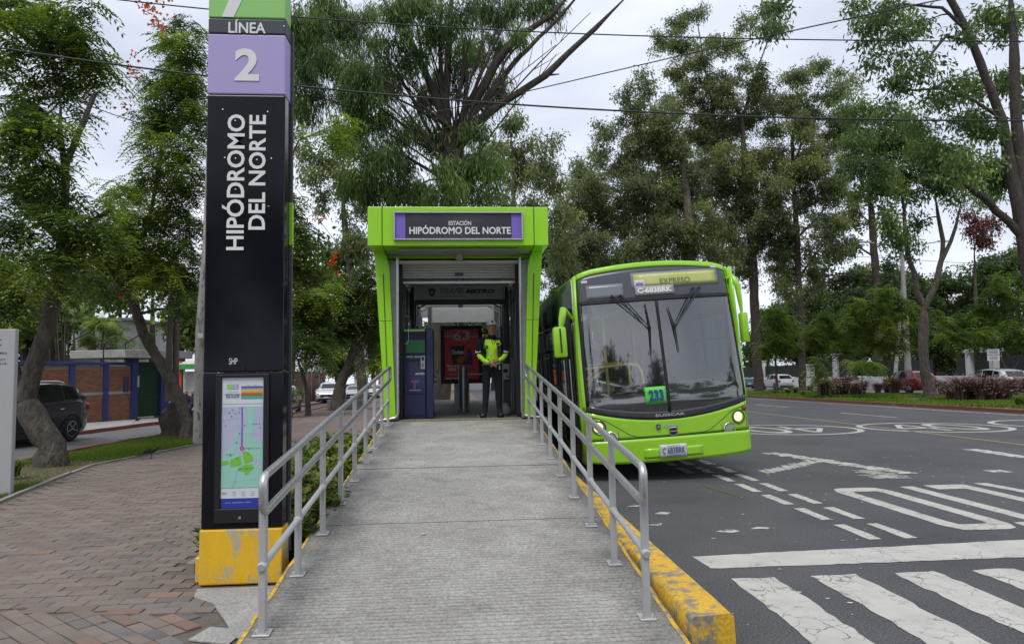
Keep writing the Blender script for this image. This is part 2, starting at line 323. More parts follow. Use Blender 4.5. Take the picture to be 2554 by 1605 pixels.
M_redleaf = leafmat('coral_pod', [(.30, .06, .035), (.42, .10, .06), (.50, .16, .09), (.5, .2, .1)], .3)
M_redfl = leafmat('scarlet_flower', [(.5, .03, .01), (.6, .05, .015), (.65, .08, .02), (.6, .1, .02)], .2)
M_litter = leafmat('fallen_leaf', [(.10, .06, .03), (.20, .13, .06), (.30, .22, .10), (.40, .36, .22)], .1, .8)

# ================================================================ GROUND, ROADS, PAVEMENT
def interp(tab, y, k):
    return float(np.interp(y, [t[0] for t in tab], [t[k] for t in tab]))
def sheet(name, tab, dz, m, ys=None, kind='structure', parent=None, thick=0):
    """ribbon of ground: tab rows are (y, x_left, x_right)"""
    ys = ys or sorted(set([t[0] for t in tab]+[14.0]) & set([y for y in [t[0] for t in tab]+[14.0] if tab[0][0] <= y <= tab[-1][0]]))
    mb = MB(); vs = []; fs = []
    for y in ys: vs += [(interp(tab, y, 1), y, gz(y)+dz), (interp(tab, y, 2), y, gz(y)+dz)]
    fs = [(2*i, 2*i+1, 2*i+3, 2*i+2) for i in range(len(ys)-1)]
    mb.add(vs, fs)
    if thick:
        n = len(ys); vs2 = [(v[0], v[1], v[2]-thick) for v in vs]
        mb.add(vs+vs2, [(2*i, 2*i+2, 2*n+2*i+2, 2*n+2*i) for i in range(n-1)]+[(2*i+1, 2*n+2*i+1, 2*n+2*i+3, 2*i+3) for i in range(n-1)]+[(0, 2*n, 2*n+1, 1), (2*n-2, 2*n-1, 4*n-1, 4*n-2)])
    ob = mb.build(name, m, parent)
    if kind: ob['kind'] = kind
    return ob
ground = sheet('ground', [(-60, -300, 300), (14, -300, 300), (420, -420, 420)], -.14, M_soil)
road = sheet('avenue_road', [(-60, 1.28, 19.9), (14, 1.28, 19.9), (260, 1.28, 19.9)], 0, M_asph)
sheet('avenue_side_road', [(-60, -300, 1.28), (2.9, -300, 1.28)], -.004, M_asph)
NK = [(-2, -9.2), (8, -8.95), (15.2, -9.0), (19.7, -9.2), (24, -8.95), (30, -8.4), (35, -8.2), (47, -8.5), (90, -8.0), (200, -8)]
FK = [(-2, -15.5), (10, -15.0), (20, -13.2), (25, -12.4), (28.5, -12.25), (40, -11.0), (50, -10.4), (90, -11.2), (200, -11.2)]
def rib(a, b, da, db, ys): return [(y, float(np.interp(y, [t[0] for t in a], [t[1] for t in a]))+da, float(np.interp(y, [t[0] for t in b], [t[1] for t in b]))+db) for y in ys]
YS = [-2, 8, 14, 15.2, 17, 19.7, 22, 24, 27, 30, 35, 41, 47, 60, 90, 200]
sheet('side_street', rib(FK, NK, 0, 0, YS), -.10, M_asph2)
def kerb(name, tab, w, h, dz, m, side=1, chips=True, label=None, cat=None):
    """row of kerb stones along tab"""
    mb = MB()
    ys = []; y = tab[0][0]
    while y < min(tab[-1][0], 90): ys.append(y); y += 1.0 if y < 40 else 3
    ys.append(tab[-1][0])
    X = lambda q: float(np.interp(q, [t[0] for t in tab], [t[1] for t in tab]))
    rr = random.Random(5)
    for a, b in zip(ys[:-1], ys[1:]):
        j = rr.uniform(-.008, .008); b2 = b-.012
        p = [(X(a), a), (X(a)+side*w, a), (X(b2)+side*w, b2), (X(b2), b2)]
        z0, z1 = gz(a), gz(b2)
        vs = [(q[0], q[1], zz+dz+hh+(j if hh else 0)) for hh in (0, h) for q, zz in zip(p, (z0, z0, z1, z1))]
        if side < 0: vs = [vs[i] for i in (1, 0, 3, 2, 5, 4, 7, 6)]
        mb.add(vs, [(3, 2, 1, 0), (4, 5, 6, 7), (0, 1, 5, 4), (1, 2, 6, 5), (2, 3, 7, 6), (3, 0, 4, 7)])
    o = mb.build(name, m); o['kind'] = 'structure'; return o
kerb('red_kerb', NK, .16, .14, -.11, M_redk, 1)
kerb('far_kerb', FK, .16, .13, -.11, M_redk, -1)
kerb('median_kerb', [(-60, 19.9), (200, 19.9)], .18, .14, -.01, M_redk, 1)
# pavements / verges
CURVE = [(2.0, -5.6), (9, -5.95), (10.1, -6.13), (10.7, -6.27), (12.2, -6.58), (14.2, -6.94), (15.4, -6.76), (18.5, -6.5), (24, -6.5), (28, -6.56), (37, -6.42), (48, -6.2), (90, -5.5)]
verge = sheet('verge_soil', rib(NK, CURVE, .16, 0, [3, 8, 10.1, 12.2, 14.2, 15.4, 18.5, 22, 26, 30, 37, 48, 90]), -.03, M_soil)
sheet('dirt_verge', rib(NK, CURVE, .17, -.01, [23, 26, 30, 37, 48, 90]), -.012, M_dirt)
kerb('path_edging', CURVE, .07, .05, -.03, M_curb, -1)
base = sheet('paving_bed', [(2.9, -7.5, -1.26)]+rib(CURVE, [(0, -1.26), (400, -1.26)], .0, 0, [3.6, 6, 9, 10.1, 12.2, 14.2, 15.4, 18.5])+[(19.0, -6.5, -1.26)], -.012, M_joint)
sheet('paved_path', rib(CURVE, [(0, -2.3), (400, -2.3)], .0, 0, [18.98, 24, 28, 37, 48, 90]), -.002, M_path)
sheet('far_side_pavement', rib([(0, -22), (20, -20), (26, -16.7), (34, -13.6), (36, -13.4), (60, -12.6), (90, -12.6)], FK, 0, -.16, [0, 10, 20, 25, 28.5, 34, 40, 50, 60, 90]), .02, M_conc2)
sheet('median_soil', [(-60, 20.08, 31.0), (200, 20.08, 31.0)], .03, M_dirt)
sheet('far_street', [(-60, 31.0, 39.0), (200, 31.0, 39.0)], -.02, M_asph2)
sheet('far_sidewalk', [(-60, 39.0, 41.5), (200, 39.0, 41.5)], .08, M_conc2)
sheet('central_strip_soil', [(21.8, -2.3, 1.28), (200, -2.3, 1.28)], .01, M_dirt)
bed = sheet('planting_bed', [(6.35, -2.25, -1.32), (12.6, -2.25, -1.32)], .03, M_dirt, thick=.08)
kerb('bed_edging', [(6.3, -2.32), (21.8, -2.32)], .07, .09, -.02, M_curb, 1)

# brick pavers: running bond field beyond, stack bond at 45 degrees in front
def inside_paving(x, y):
    xl = float(np.interp(y, [t[0] for t in CURVE], [t[1] for t in CURVE]))+.05
    xr = -1.40 if y < 6.2 else -2.40
    if y < 4.9: xr = -1.33
    if -2.12 < x < -1.3 and 5.75 < y < 6.35: return False
    return xl < x < xr
def bound(x): return 5.45+.10*math.sin(x*3.1)-(max(0, x+2.6))*.35   # where the two bonds meet
cells = []
bw, bh = .25, .125
JW = .007
for j in range(int((19-4)/bh)):
    y = 4.0+(j+.5)*bh
    for i in range(-60, 0):
        x = (i+.5)*bw+(bw/2 if j % 2 else 0)
        if inside_paving(x+.05, y) and inside_paving(x-.12, y) and y > bound(x)-.02: cells.append((x, y, 0.0, bw, bh))
cw_, ch_ = .205, .105
ca, sa_ = math.cos(math.radians(-43)), math.sin(math.radians(-43))
for i in range(-60, 60):
    for j in range(-90, 90):
        lx, ly = i*cw_, j*ch_; x = -3.5+lx*ca-ly*sa_; y = 4.4+lx*sa_+ly*ca
        if y > 2.95 and y < bound(x)-.02 and inside_paving(x, y) and not (x > -1.78 and y > 4.55): cells.append((x, y, math.radians(-43), cw_, ch_))
rp_ = random.Random(11)
def pmesh(w, h, nm, m):
    mb = MB(); mb.box((0, 0, -.03), (w-JW, h-JW, .06), bev=.003); return mb.mesh(nm, m)
PM = {(bw, k): pmesh(bw, bh, 'paver', m) for k, m in enumerate((M_paver, M_paverR, M_paverG))}
PM.update({(cw_, k): pmesh(cw_, ch_, 'paver', m) for k, m in enumerate((M_paver, M_paverR, M_paverG))})
def seen(c):
    d = np.array([c[0], c[1], -EYE]); z = d@CF
    px, py = d@CR/z*FPX+IW/2, IH/2-d@CU/z*FPX
    return -60 < px < IW and py < IH+60
cells.sort(key=lambda c: (not seen(c), c[1]))
rest = MB(); tint = []
for n, (x, y, a, w, h) in enumerate(cells):
    q = rp_.random(); near = max(0, 1-abs(x+2.3)/.9)*max(0, 1-abs(y-5.2)/1.2)
    near = max(0, 1-abs(x+2.0)/.9)*max(0, 1-abs(y-5.1)/.9)
    k = 1 if q < .012+.22*near else 2 if q > .985-.35*near else 0
    z = .002+rp_.uniform(-.003, .003); tl = (rp_.uniform(-.008, .008), rp_.uniform(-.008, .008), a+rp_.uniform(-.012, .012))
    if n < 300:
        o = bpy.data.objects.new('paver', PM[(w, k)]); COL.objects.link(o); o.parent = base; o.location = (x, y, z+.006 if near > .3 and q < .1 else z); o.rotation_euler = tl
    else:
        R = Matrix.Rotation(a, 3, 'Z'); e = (w-JW)/2, (h-JW)/2
        p = [R @ Vector((sx*e[0], sy*e[1], 0)) for sx, sy in ((-1, -1), (1, -1), (1, 1), (-1, 1))]
        vs = [(x+v.x, y+v.y, zz+gz(y)) for zz in (z-.02, z) for v in p]
        rest.add(vs, [(4, 5, 6, 7), (0, 1, 5, 4), (1, 2, 6, 5), (2, 3, 7, 6), (3, 0, 4, 7)])
        tint += [rp_.random()]*8
ro = rest.build('paver_field', M_paverS, base); ro['kind'] = 'stuff'
at = ro.data.attributes.new('tint', 'FLOAT', 'POINT'); at.data.foreach_set('value', tint)
# mortar patch and broken slabs between plinth and ramp
mb = MB(); mb.prism([(-2.05, 5.80), (-1.36, 5.80), (-1.32, 5.25), (-1.30, 4.6), (-1.45, 4.75), (-1.60, 5.05), (-1.80, 5.42), (-2.0, 5.6)], (0, 0, -.004), (1, 0, 0), (0, 1, 0), .010)
patch = mb.build('mortar_patch', M_conc2, base)
for k, (pts) in enumerate([[(-1.72, 4.72), (-1.44, 4.62), (-1.40, 4.86), (-1.66, 4.94)]]):
    mb = MB(); mb.prism(pts, (0, 0, -.006), (1, 0, 0), (0, 1, 0), .009); mb.build('broken_slab', M_conc2, base).rotation_euler = (0, 0, 0)

# ---------------------------------------------------------------- road markings
def jag(poly, amp=.012, step=.12, seed=1):
    r = random.Random(seed); out = []
    for a, b in zip(poly, poly[1:]+poly[:1]):
        d = math.dist(a, b); n = max(1, int(d/step))
        for i in range(n):
            t = i/n; out.append((a[0]+(b[0]-a[0])*t+r.uniform(-amp, amp), a[1]+(b[1]-a[1])*t+r.uniform(-amp, amp)))
    return out
def flat(name, polys, m, dz=.004, amp=.01, seed=1, holes=None):
    mb = MB()
    for k, p in enumerate(polys):
        q = jag(p, amp, .1 if amp else 9, seed+k) if amp else p
        mb.add([(x, y, gz(y)+dz) for x, y in q], [tuple(range(len(q)))])
    o = mb.build(name, m, road); 
    bm = bmesh.new(); bm.from_mesh(o.data)
    for f in bm.faces:
        if f.normal.z < 0: f.normal_flip()
    bmesh.ops.triangulate(bm, faces=bm.faces[:]); bm.to_mesh(o.data); bm.free()
    return o
def R4(x0, y0, x1, y1): return [(x0, y0), (x1, y0), (x1, y1), (x0, y1)]
for k in range(13):
    x = 2.09+k*.665
    flat('crosswalk_stripe', [R4(x, 2.2, x+.36, 5.55)], M_paint, seed=k*7, amp=.016)
flat('stop_line', [[(2.05, 5.85), (11.2, 5.85), (11.2, 6.24+.22), (5.29, 6.42), (2.02, 6.24)]], M_paint, seed=40, amp=.012)
for k in range(5):
    for x in (3.87, 4.23): flat('lane_dash', [R4(x, 6.62+k*.90, x+.125, 7.28+k*.90)], M_paint, seed=60+k, amp=.008)
for k in range(2):
    for x in (3.55, 3.87, 4.23): flat('lane_dash', [R4(x, 11.1+k*.95, x+.14, 11.75+k*.95)], M_paintworn, seed=80+k, amp=.02)
w = .19; y0, y1 = 6.85, 9.40
O = flat('letter_mark', [[(4.92, 7.1), (5.0, 6.88), (5.12, 6.85), (5.45, 6.85), (5.58, 6.9), (5.66, 7.1), (5.66-w, 7.25), (5.45, 7.12), (5.14, 7.12), (5.11, 7.25)],
     [(4.92, 7.1), (5.11, 7.25), (5.11, 9.0), (4.92, 9.15)], [(5.66, 7.1), (5.66, 9.15), (5.66-w, 9.0), (5.66-w, 7.25)],
     [(4.92, 9.15), (5.11, 9.0), (5.14, 9.12), (5.45, 9.12), (5.66-w, 9.0), (5.66, 9.15), (5.58, 9.36), (5.45, 9.4), (5.12, 9.4), (5.0, 9.36)]], M_paint, amp=.006, seed=100)
flat('letter_mark', [R4(5.95, 7.13, 6.14, 9.40), R4(5.72, 6.85, 6.42, 7.128)], M_paint, amp=.006, seed=110)
flat('letter_mark', [R4(6.70, 6.85, 6.90, 9.45), R4(6.32, 9.12, 6.698, 9.45)], M_paint, amp=.006, seed=120)
flat('letter_mark', [[(7.08, 9.5), (7.27, 9.5), (7.55, 6.95), (7.42, 6.95)], [(7.83, 9.5), (8.02, 9.5), (7.68, 6.95), (7.555, 6.95)], R4(7.36, 8.45, 7.74, 8.66)], M_paint, amp=.006, seed=130)
def arc(cx, cy, r, w_, a0=0, a1=360, n=40):
    P = []
    for i in range(n+1):
        a = math.radians(a0+(a1-a0)*i/n); P.append((math.cos(a), math.sin(a)))
    return [[(cx+r*p[0], cy+r*p[1]), (cx+r*q[0], cy+r*q[1]), (cx+(r-w_)*q[0], cy+(r-w_)*q[1]), (cx+(r-w_)*p[0], cy+(r-w_)*p[1])] for p, q in zip(P[:-1], P[1:])]
def forty(cx, cy, flip, nm='speed_circle_mark'):
    P = arc(cx, cy, 1.9, .17)
    s = -1 if flip else 1
    def T(p): return [(cx+s*x, cy+s*y) for x, y in p]
    P += [T(p) for p in ([(-1.05, -.35), (-.02, -.35), (-.02, -.08), (-1.05, -.08)], [(-.35, -1.15), (-.18, -1.15), (-.18, 1.15), (-.35, 1.15)], [(-1.05, -.08), (-.88, -.08), (-.36, .85), (-.36, 1.15)])]
    for p in arc(0, 0, 1, .30, n=24): P.append(T([(.62+x*.5, y*1.2) for x, y in p]))
    return flat(nm, P, M_paint, amp=0)
forty(8.95, 19.05, True); forty(12.9, 18.75, False); forty(17.0, 18.9, False)
flat('centre_line', [[(11.2, 6), (11.3, 6), (11.45, 14), (12.05, 30), (13.0, 60), (12.9, 60), (11.95, 30), (11.35, 14)]], M_ylline, amp=0)
for y in (11.0, 23.1, 32.0, 41, 50, 59): flat('lane_dash', [R4(14.6+(y-23)*.05, y, 14.72+(y-23)*.05, y+3.6)], M_paintworn, seed=int(y), amp=.006)
flat('edge_line', [R4(18.9, 8, 19.05, 30)], M_paintworn, amp=.01, seed=9); flat('edge_line', [R4(19.0, 30, 19.12, 70)], M_paintworn, amp=.0)
rr = random.Random(3)
P = []
for i in range(34):   # worn arrow: ragged strips of paint that survive
    t = i/33; x = 5.95+t*.85+rr.uniform(-.03, .03); y = 13.4-t*2.9; P.append(R4(x-.13+rr.uniform(-.06, .04), y, x+.16+rr.uniform(-.05, .07), y+.078+rr.uniform(0, .02)))
for i in range(26):
    t = i/25; x = 4.75+t*1.35; y = 11.1+t*1.05; P.append(R4(x, y-.17-rr.uniform(0, .12), x+.045, y+.12+rr.uniform(-.1, .1)))
for i in range(20):
    t = i/19; x = 6.35-t*.15; y = 10.95-t*.85; P.append(R4(x-.12+rr.uniform(-.15, .1), y, x+.25+rr.uniform(-.1, .2), y+.03))
flat('worn_arrow', P, M_paintworn, amp=.006, seed=200)
flat('worn_dash', [R4(8.1, 10.4, 8.4, 10.62), R4(9.75, 11.9, 10.05, 13.3)], M_paintworn, amp=.03, seed=210)
flat('paint_patch', [[(2.55, 7.15), (2.72, 7.08), (2.86, 7.16), (2.74, 7.26)], [(2.95, 7.22), (3.15, 7.17), (3.22, 7.23), (3.05, 7.3)], [(1.95, 7.55), (2.1, 7.5), (2.15, 7.6)], [(2.2, 8.1), (2.33, 8.05), (2.4, 8.14), (2.28, 8.2)], [(2.0, 8.6), (2.12, 8.55), (2.2, 8.66)]], M_paintworn, amp=.012, seed=220)
flat('green_spray_mark', [[(3.52, 9.0), (3.58, 8.97), (3.42, 9.9), (3.38, 9.9)]], mat('green_spray', (.09, .12, .03), .8, var=(.05, .055, .05), vscale=22, coord='World'), amp=.02, seed=230)
P = []
for i in range(170):
    x, y = rr.uniform(1.8, 9), rr.uniform(4.3, 13); s = rr.uniform(.008, .028); P.append([(x-s, y), (x, y-s*.6), (x+s, y+s*.2), (x, y+s*.7)])
o = flat('road_chips', P, M_paintworn, amp=0, dz=.006); o['kind'] = 'stuff'

# ================================================================ RAMP, KERB, RAILINGS
RZ = lambda y: .112+.0905*(y-4.45)
rampobj = None
def build_ramp():
    mb = MB(); ys = []; y = 3.3
    per = .052
    while y < 12.24: ys += [(y, 0), (y+per*.52, 0), (y+per*.62, -.0045), (y+per*.9, -.0045)]; y += per
    ys.append((12.25, 0)); nx = 26; xs = [-1.30+2.60*i/nx for i in range(nx+1)]; vs = []
    r = random.Random(4); wob = [[r.uniform(-.0006, .0006) for _ in xs] for _ in range(len(ys)//4+1)]
    for k, (yy, dz) in enumerate(ys):
        for i, x in enumerate(xs):
            f = .35 if (8.0 < yy) else 1.0
            dd = dz*f*(0 if abs(x) > 1.22 else 1)
            vs.append((x, yy+wob[k//4][i], RZ(yy)+dd))
    n = nx+1
    for j in range(len(ys)-1):
        for i in range(nx):
            deep = j % 4 in (1, 2) and ys[j][0] < 8.7 and 0 < i < nx-1 and r.random() < (.97 if ys[j][0] < 7.0 else .6)
            mb.add([], []); mb.f.append((j*n+i, j*n+i+1, (j+1)*n+i+1, (j+1)*n+i)); mb.m.append(1 if deep else 0)
    mb.v += [tuple(map(float, v)) for v in vs]
    for s in (-1, 1):
        a = [(s*1.30, 3.3, RZ(3.3)), (s*1.30, 12.25, RZ(12.25)), (s*1.30, 12.25, -.2), (s*1.30, 3.3, -.2)]
        mb.add(a, [(0, 1, 2, 3) if s > 0 else (3, 2, 1, 0)])
    mb.add([(-1.3, 3.3, RZ(3.3)), (1.3, 3.3, RZ(3.3)), (1.3, 3.3, -.2), (-1.3, 3.3, -.2)], [(3, 2, 1, 0)])
    o = mb.build('access_ramp', [M_conc, M_groove]); o['kind'] = 'structure'
    for x in (-1.288, 1.282):
        m2 = MB(); q = jag([(x-.012, 3.6), (x+.010, 3.6), (x+.010, 12.2), (x-.012, 12.2)], .008, .15, 5)
        m2.add([(a, b, RZ(b)+.004) for a, b in q], [tuple(range(len(q)))]); m2.build('edge_stripe', M_yell, o)
    for y in (6.55, 8.75):
        m2 = MB(); m2.box((0, y, RZ(y)+.001), (2.5, .008, .004), Matrix.Rotation(math.atan(.0905), 3, 'X')); m2.build('joint_line', M_joint, o)
    return o
rampobj = build_ramp()
mb = MB()
r = random.Random(8)
prof = [(0, -.05), (0, .175), (.02, .195), (.24, .20), (.265, .18), (.275, -.05)]
ysk = [4.20+i*.16 for i in range(52)]
vs = []
for k, y in enumerate(ysk):
    for px_, pz_ in prof: vs.append((1.345+px_+r.uniform(-.004, .004), y+(.0 if k else .03*(px_ > .1)), pz_+r.uniform(-.004, .004)))
n = len(prof)
mb.add(vs, [(j*n+i, (j+1)*n+i, (j+1)*n+i+1, j*n+i+1) for j in range(len(ysk)-1) for i in range(n-1)]+[tuple(range(n))])
o = mb.build('yellow_kerb', M_yell, smooth=50)
tag(o, 'chunky worn yellow painted concrete kerb running beside the right edge of the ramp', 'kerb')

def railing(x, side, label):
    root = empty('handrail', (x, 4.45, RZ(4.45)), label, 'railing', 'handrails of the ramp')
    off = (x, 4.45, RZ(4.45)); ny = 9; sp = .93
    for i in range(ny):
        y = 4.45+i*sp; z = RZ(y)
        m = MB(off); m.box((x, y, z+.455), (.042, .055, .91), bev=.004); m.build('post', M_galpost, root)
        m = MB(off); m.box((x+side*.0, y, z+.007), (.10, .10, .012), Matrix.Rotation(math.atan(.0905), 3, 'X'), bev=.003)
        for dx in (-.035, .035): m.cyl((x+dx, y-.033, z+.008), (x+dx, y-.033, z+.026), .007, 6)
        m.build('base_plate', M_galpost, root)
    ye = 4.45+8*sp; xi = x-side*.028
    def L(h, a, b): return [(xi, a, RZ(a)+h), (xi, b, RZ(b)+h)]
    yb, ya = ye+.06, 4.33
    top, mid = .955, .74
    # rounded end loops joining the two upper rails
    def loop(yend, s):
        c = []; zc = (top+mid)/2; rr_ = (top-mid)/2
        R1 = .07
        for k in range(7):
            a = math.pi/2*k/6; c.append((xi, yend+s*(R1*math.sin(a)-R1), RZ(yend)+top-R1+R1*math.cos(a)))
        for k in range(7):
            a = math.pi/2*k/6; c.append((xi, yend+s*(R1*math.cos(a)-R1), RZ(yend)+mid+R1-R1*math.sin(a)))
        return c
    near = loop(ya, -1); far = loop(yb, 1)
    m = MB(off); m.tube(near[::-1]+[(xi, 8, RZ(8)+top)]+far+[(xi, 8, RZ(8)+mid)]+[near[-1]], .0255, 12); m.build('upper_rail', M_gal, root, smooth=60)
    m = MB(off); m.tube([(x, 4.45, RZ(4.45)+.40), (x, ye, RZ(ye)+.40)], .022, 10)
    for i in range(ny):
        y = 4.45+i*sp; m.tube([(x, y-.045, RZ(y)+.396), (x, y-.028, RZ(y)+.398), (x, y+.028, RZ(y)+.402), (x, y+.045, RZ(y)+.404)], [.022, .030, .030, .022], 10)
    m.build('lower_rail', M_galpost, root, smooth=60)
    for i in range(ny):
        y = 4.45+i*sp; m = MB(off); m.box((x-side*.005, y, RZ(y)+top-.03), (.036, .03, .03)); m.build('rail_bracket', M_galpost, root)
railing(-1.19, -1, 'silver tube handrail on the left of the ramp, beside the black pylon')
railing(1.14, 1, 'silver tube handrail on the right of the ramp, beside the bus and yellow kerb')

# ================================================================ PYLON
YP = 5.90
def pz(px, py, Y=YP): return PD(px, py, Y)
PX0, PX1 = pz(508, 800)[0], pz(707, 800)[0]
pyl = empty('station_pylon', ((PX0+PX1)/2, YP+.13, 0), 'tall glossy black pylon with white vertical station name, lilac 2 panel and yellow foot', 'sign pylon')
poff = ((PX0+PX1)/2, YP+.13, 0)
zb = [0, pz(600, 1318)[2], pz(600, 928)[2], pz(600, 236)[2], pz(600, 85)[2], pz(600, 46)[2], 5.75]
def band(nm, z0, z1, m, grow=0, dep=.19, bev=.012):
    b = MB(poff); b.box(((PX0+PX1)/2, YP+dep/2-grow, (z0+z1)/2), (PX1-PX0+2*grow, dep+2*grow, z1-z0-.004), bev=bev); return b.build(nm, m, pyl)
pb = MB(poff); pb.box(((PX0+PX1)/2-.002, YP+.108, zb[1]/2), (PX1-PX0+.012, .24, zb[1]), bev=.012); pb.box((PX0-.035, YP+.22, .10), (.06, .3, .2), bev=.01)
pb.build('plinth', M_yell2, pyl)
band('lower_panel', zb[1], zb[2], M_blackp); band('name_panel', zb[2], zb[3], M_blackp)
band('number_panel', zb[3], zb[4], M_purple); band('line_panel', zb[4], zb[5], M_dkgrey); band('logo_panel', zb[5], zb[6], M_palegreen)
YF = YP-.0025
def ptext(s, px0, py0, px1, py1, m=M_white, vert=False, bold=.02, nm='lettering', Y=YF, th=.0):
    c = pz((px0+px1)/2, (py0+py1)/2, Y); w_ = (px1-px0)*mpp(Y); h_ = (py1-py0)*mpp(Y)
    o = (c[0]-poff[0], Y-poff[1]-th, c[2]-poff[2])
    if vert: text(s, h_, w_, o, (0, 0, 1), (-1, 0, 0), m, pyl, nm, bold)
    else: text(s, w_, h_, o, (1, 0, 0), (0, 0, 1), m, pyl, nm, bold)
ptext('LÍNEA', 571, 49, 662, 84, bold=.02)
ptext('2', 586, 120, 646, 203, bold=.03)
ptext('HIPÓDROMO', 556, 284, 609, 623, vert=True, bold=.022)
ptext('DEL NORTE', 621, 285, 662, 573, vert=True, bold=.022)
def ppoly(nm, pts, m, Y=YF, dy=0, par=pyl, z4=None):
    b = MB(poff); q = [pz(a, c, Y) for a, c in pts]
    b.prism([(v[0], v[2]) for v in q][::1], (0, Y-dy, 0), (1, 0, 0), (0, 0, 1), .0015); return b.build(nm, m, par)
ppoly('logo_stroke', [(553, 42), (583, 43), (608, -8), (690, -12), (700, -42), (590, -42)], M_white)
for (a, c) in [(556, 273), (668, 279), (561, 393), (677, 395), (670, 514), (587, 301), (588, 395), (641, 398), (588, 472), (520, 73), (709, 66)]:
    b = MB(poff); v = pz(a, c); b.cyl((v[0], YF-.003, v[2]), (v[0], YF+.004, v[2]), .006, 8); b.build('screw', M_chrome, pyl)
# graffiti scratch + latch
ptext('SHP', 572, 893, 592, 908, nm='sticker_tag', bold=.0)
b = MB(poff); v = pz(608, 918); b.box((v[0], YF-.004, v[2]), (.012, .012, .03)); b.build('latch', M_blk, pyl)
Z4 = lambda x, y: (500+x/2.609, 900+y/2.609)
v0, v1 = pz(*Z4(105, 88)), pz(*Z4(92, 1052)); v2 = pz(*Z4(455, 88))
xa, xb, za, zz = v1[0], v2[0]-.005, v1[2], v0[2]
fr = MB(poff)
for (cx, cz, w_, h_) in (((xa+xb)/2, zz-.012, xb-xa, .024), ((xa+xb)/2, za+.055, xb-xa, .11), (xa+.022, (za+.11+zz-.024)/2, .044, zz-za-.134), (xb-.022, (za+.11+zz-.024)/2, .044, zz-za-.134)):
    fr.box((cx, YP-.012, cz), (w_, .024, h_), bev=.004)
case = fr.build('display_case_frame', M_blk, pyl)
b = MB(poff); v = pz(*Z4(262, 1013)); b.cyl((v[0], YP-.032, v[2]), (v[0], YP-.022, v[2]), .012, 14); b.build('lock', M_chrome, pyl)
YM = YP-.004
mx0, mx1, mz0, mz1 = xa+.046, xb-.046, za+.112, zz-.026
def mp_(u, v): return (mx0+u*(mx1-mx0), mz1-v*(mz1-mz0))
def mcol(nm, c): return mat(nm, c, .25, coat=.3)
M_pw, M_pl, M_pg = mcol('poster_white', (.62, .66, .70)), mcol('map_lilac', (.44, .46, .60)), mcol('map_mint', (.30, .58, .48))
mapb = MB(poff); mapb.box(((mx0+mx1)/2, YM+.001, (mz0+mz1)/2), (mx1-mx0, .002, mz1-mz0)); mapo = mapb.build('map_poster', M_pw, pyl)
def mq(pts, m, lay=1, nm='map_print'):
    b = MB(poff); b.prism([mp_(*p) for p in pts], (0, YM-.0012*lay, 0), (1, 0, 0), (0, 0, 1), .0006); return b.build(nm, m, mapo)
def mr_(u0, v0, u1, v1, m, lay=1, nm='map_print'): return mq([(u0, v1), (u1, v1), (u1, v0), (u0, v0)], m, lay, nm)
mr_(0, .225, 1, .845, M_pl); 
mq([(0, .62), (.3, .50), (.42, .33), (.40, .46), (.34, .56), (.45, .60), (1, .70), (1, .845), (0, .845)], M_pg, 2)
mq([(.62, .225), (.78, .225), (.80, .33), (.72, .47), (1, .52), (1, .66), (.6, .60), (.55, .48), (.6, .34)], M_pg, 2)
mr_(0, .925, 1, 1.0, mcol('poster_navy', (.03, .05, .33)))
mr_(.12, .05, .26, .09, M_palegreen); mr_(.26, .05, .40, .09, M_purple)
for k, c in enumerate([(.09, .06, .30), (.30, .22, .50), (.62, .52, .10), (.55, .42, .08), (.50, .16, .04), (.35, .10, .05), (.12, .40, .12), (.05, .40, .55)]):
    mr_(.46, .068+k*.0125, .98, .0795+k*.0125, mcol('line_colour', c))
mr_(.475, .225, .505, .53, mcol('route_line', (.14, .12, .42)), 3)
Mgb = mcol('park_green', (.20, .50, .06))
mq([(.20, .655), (.24, .63), (.46, .60), (.50, .67), (.32, .685), (.22, .68)], Mgb, 3)
mq([(.50, .57), (.62, .57), (.74, .60), (.76, .635), (.68, .655), (.56, .668), (.53, .62)], Mgb, 3)
mq([(.0, .64), (.17, .635), (.18, .665), (.0, .675)], Mgb, 3)
mq([(.40, .70), (.55, .675), (.74, .665), (.78, .70), (.70, .72), (.64, .745), (.58, .745), (.55, .72), (.40, .715)], Mgb, 3)
rb = MB(poff); c = mp_(.495, .545)
for k in range(16):
    a, a2 = k*math.pi/8, (k+1)*math.pi/8
    rb.add([(c[0]+r_*math.cos(t), YM-.0055, c[1]+r_*math.sin(t)) for r_, t in ((.016, a), (.016, a2), (.009, a2), (.009, a))], [(0, 3, 2, 1)])
rb.build('map_print', mcol('stop_red', (.55, .02, .06)), mapo)
Mtxt = mcol('poster_ink', (.04, .06, .20)); Mtx2 = mcol('poster_ink_white', (.6, .62, .7))
def mt(s, u, v, w_, h_, m=Mtxt, b_=.01, lay=4):
    c = mp_(u, v); text(s, w_*(mx1-mx0), h_*(mz1-mz0), (c[0]-poff[0], YM-.0012*lay-poff[1], c[1]-poff[2]), (1, 0, 0), (0, 0, 1), m, mapo, 'map_print', b_, th=0)
mt('ESTACIÓN', .26, .107, .24, .012, mat('poster_green_ink', (.1, .35, .1), .4), 0); mt('HIPÓDROMO', .26, .130, .36, .016, b_=.03); mt('DEL NORTE', .26, .149, .31, .014, b_=.03)
mt('LÍNEA 1   LÍNEA 2', .72, .058, .3, .006); mt('ZONA 6', .82, .36, .2, .007); mt('ZONA 2', .22, .59, .2, .007)
mt('HIPÓDROMO DEL NORTE', .74, .545, .36, .008, mat('poster_red_ink', (.5, .02, .05), .4)); mt('2', .33, .07, .06, .022, M_white); mt('EDS', .09, .885, .10, .010, b_=.02)
for k in range(3):
    for j in range(3): mt('LÍNEA', .32+k*.22, .875+j*.014, .09, .006)
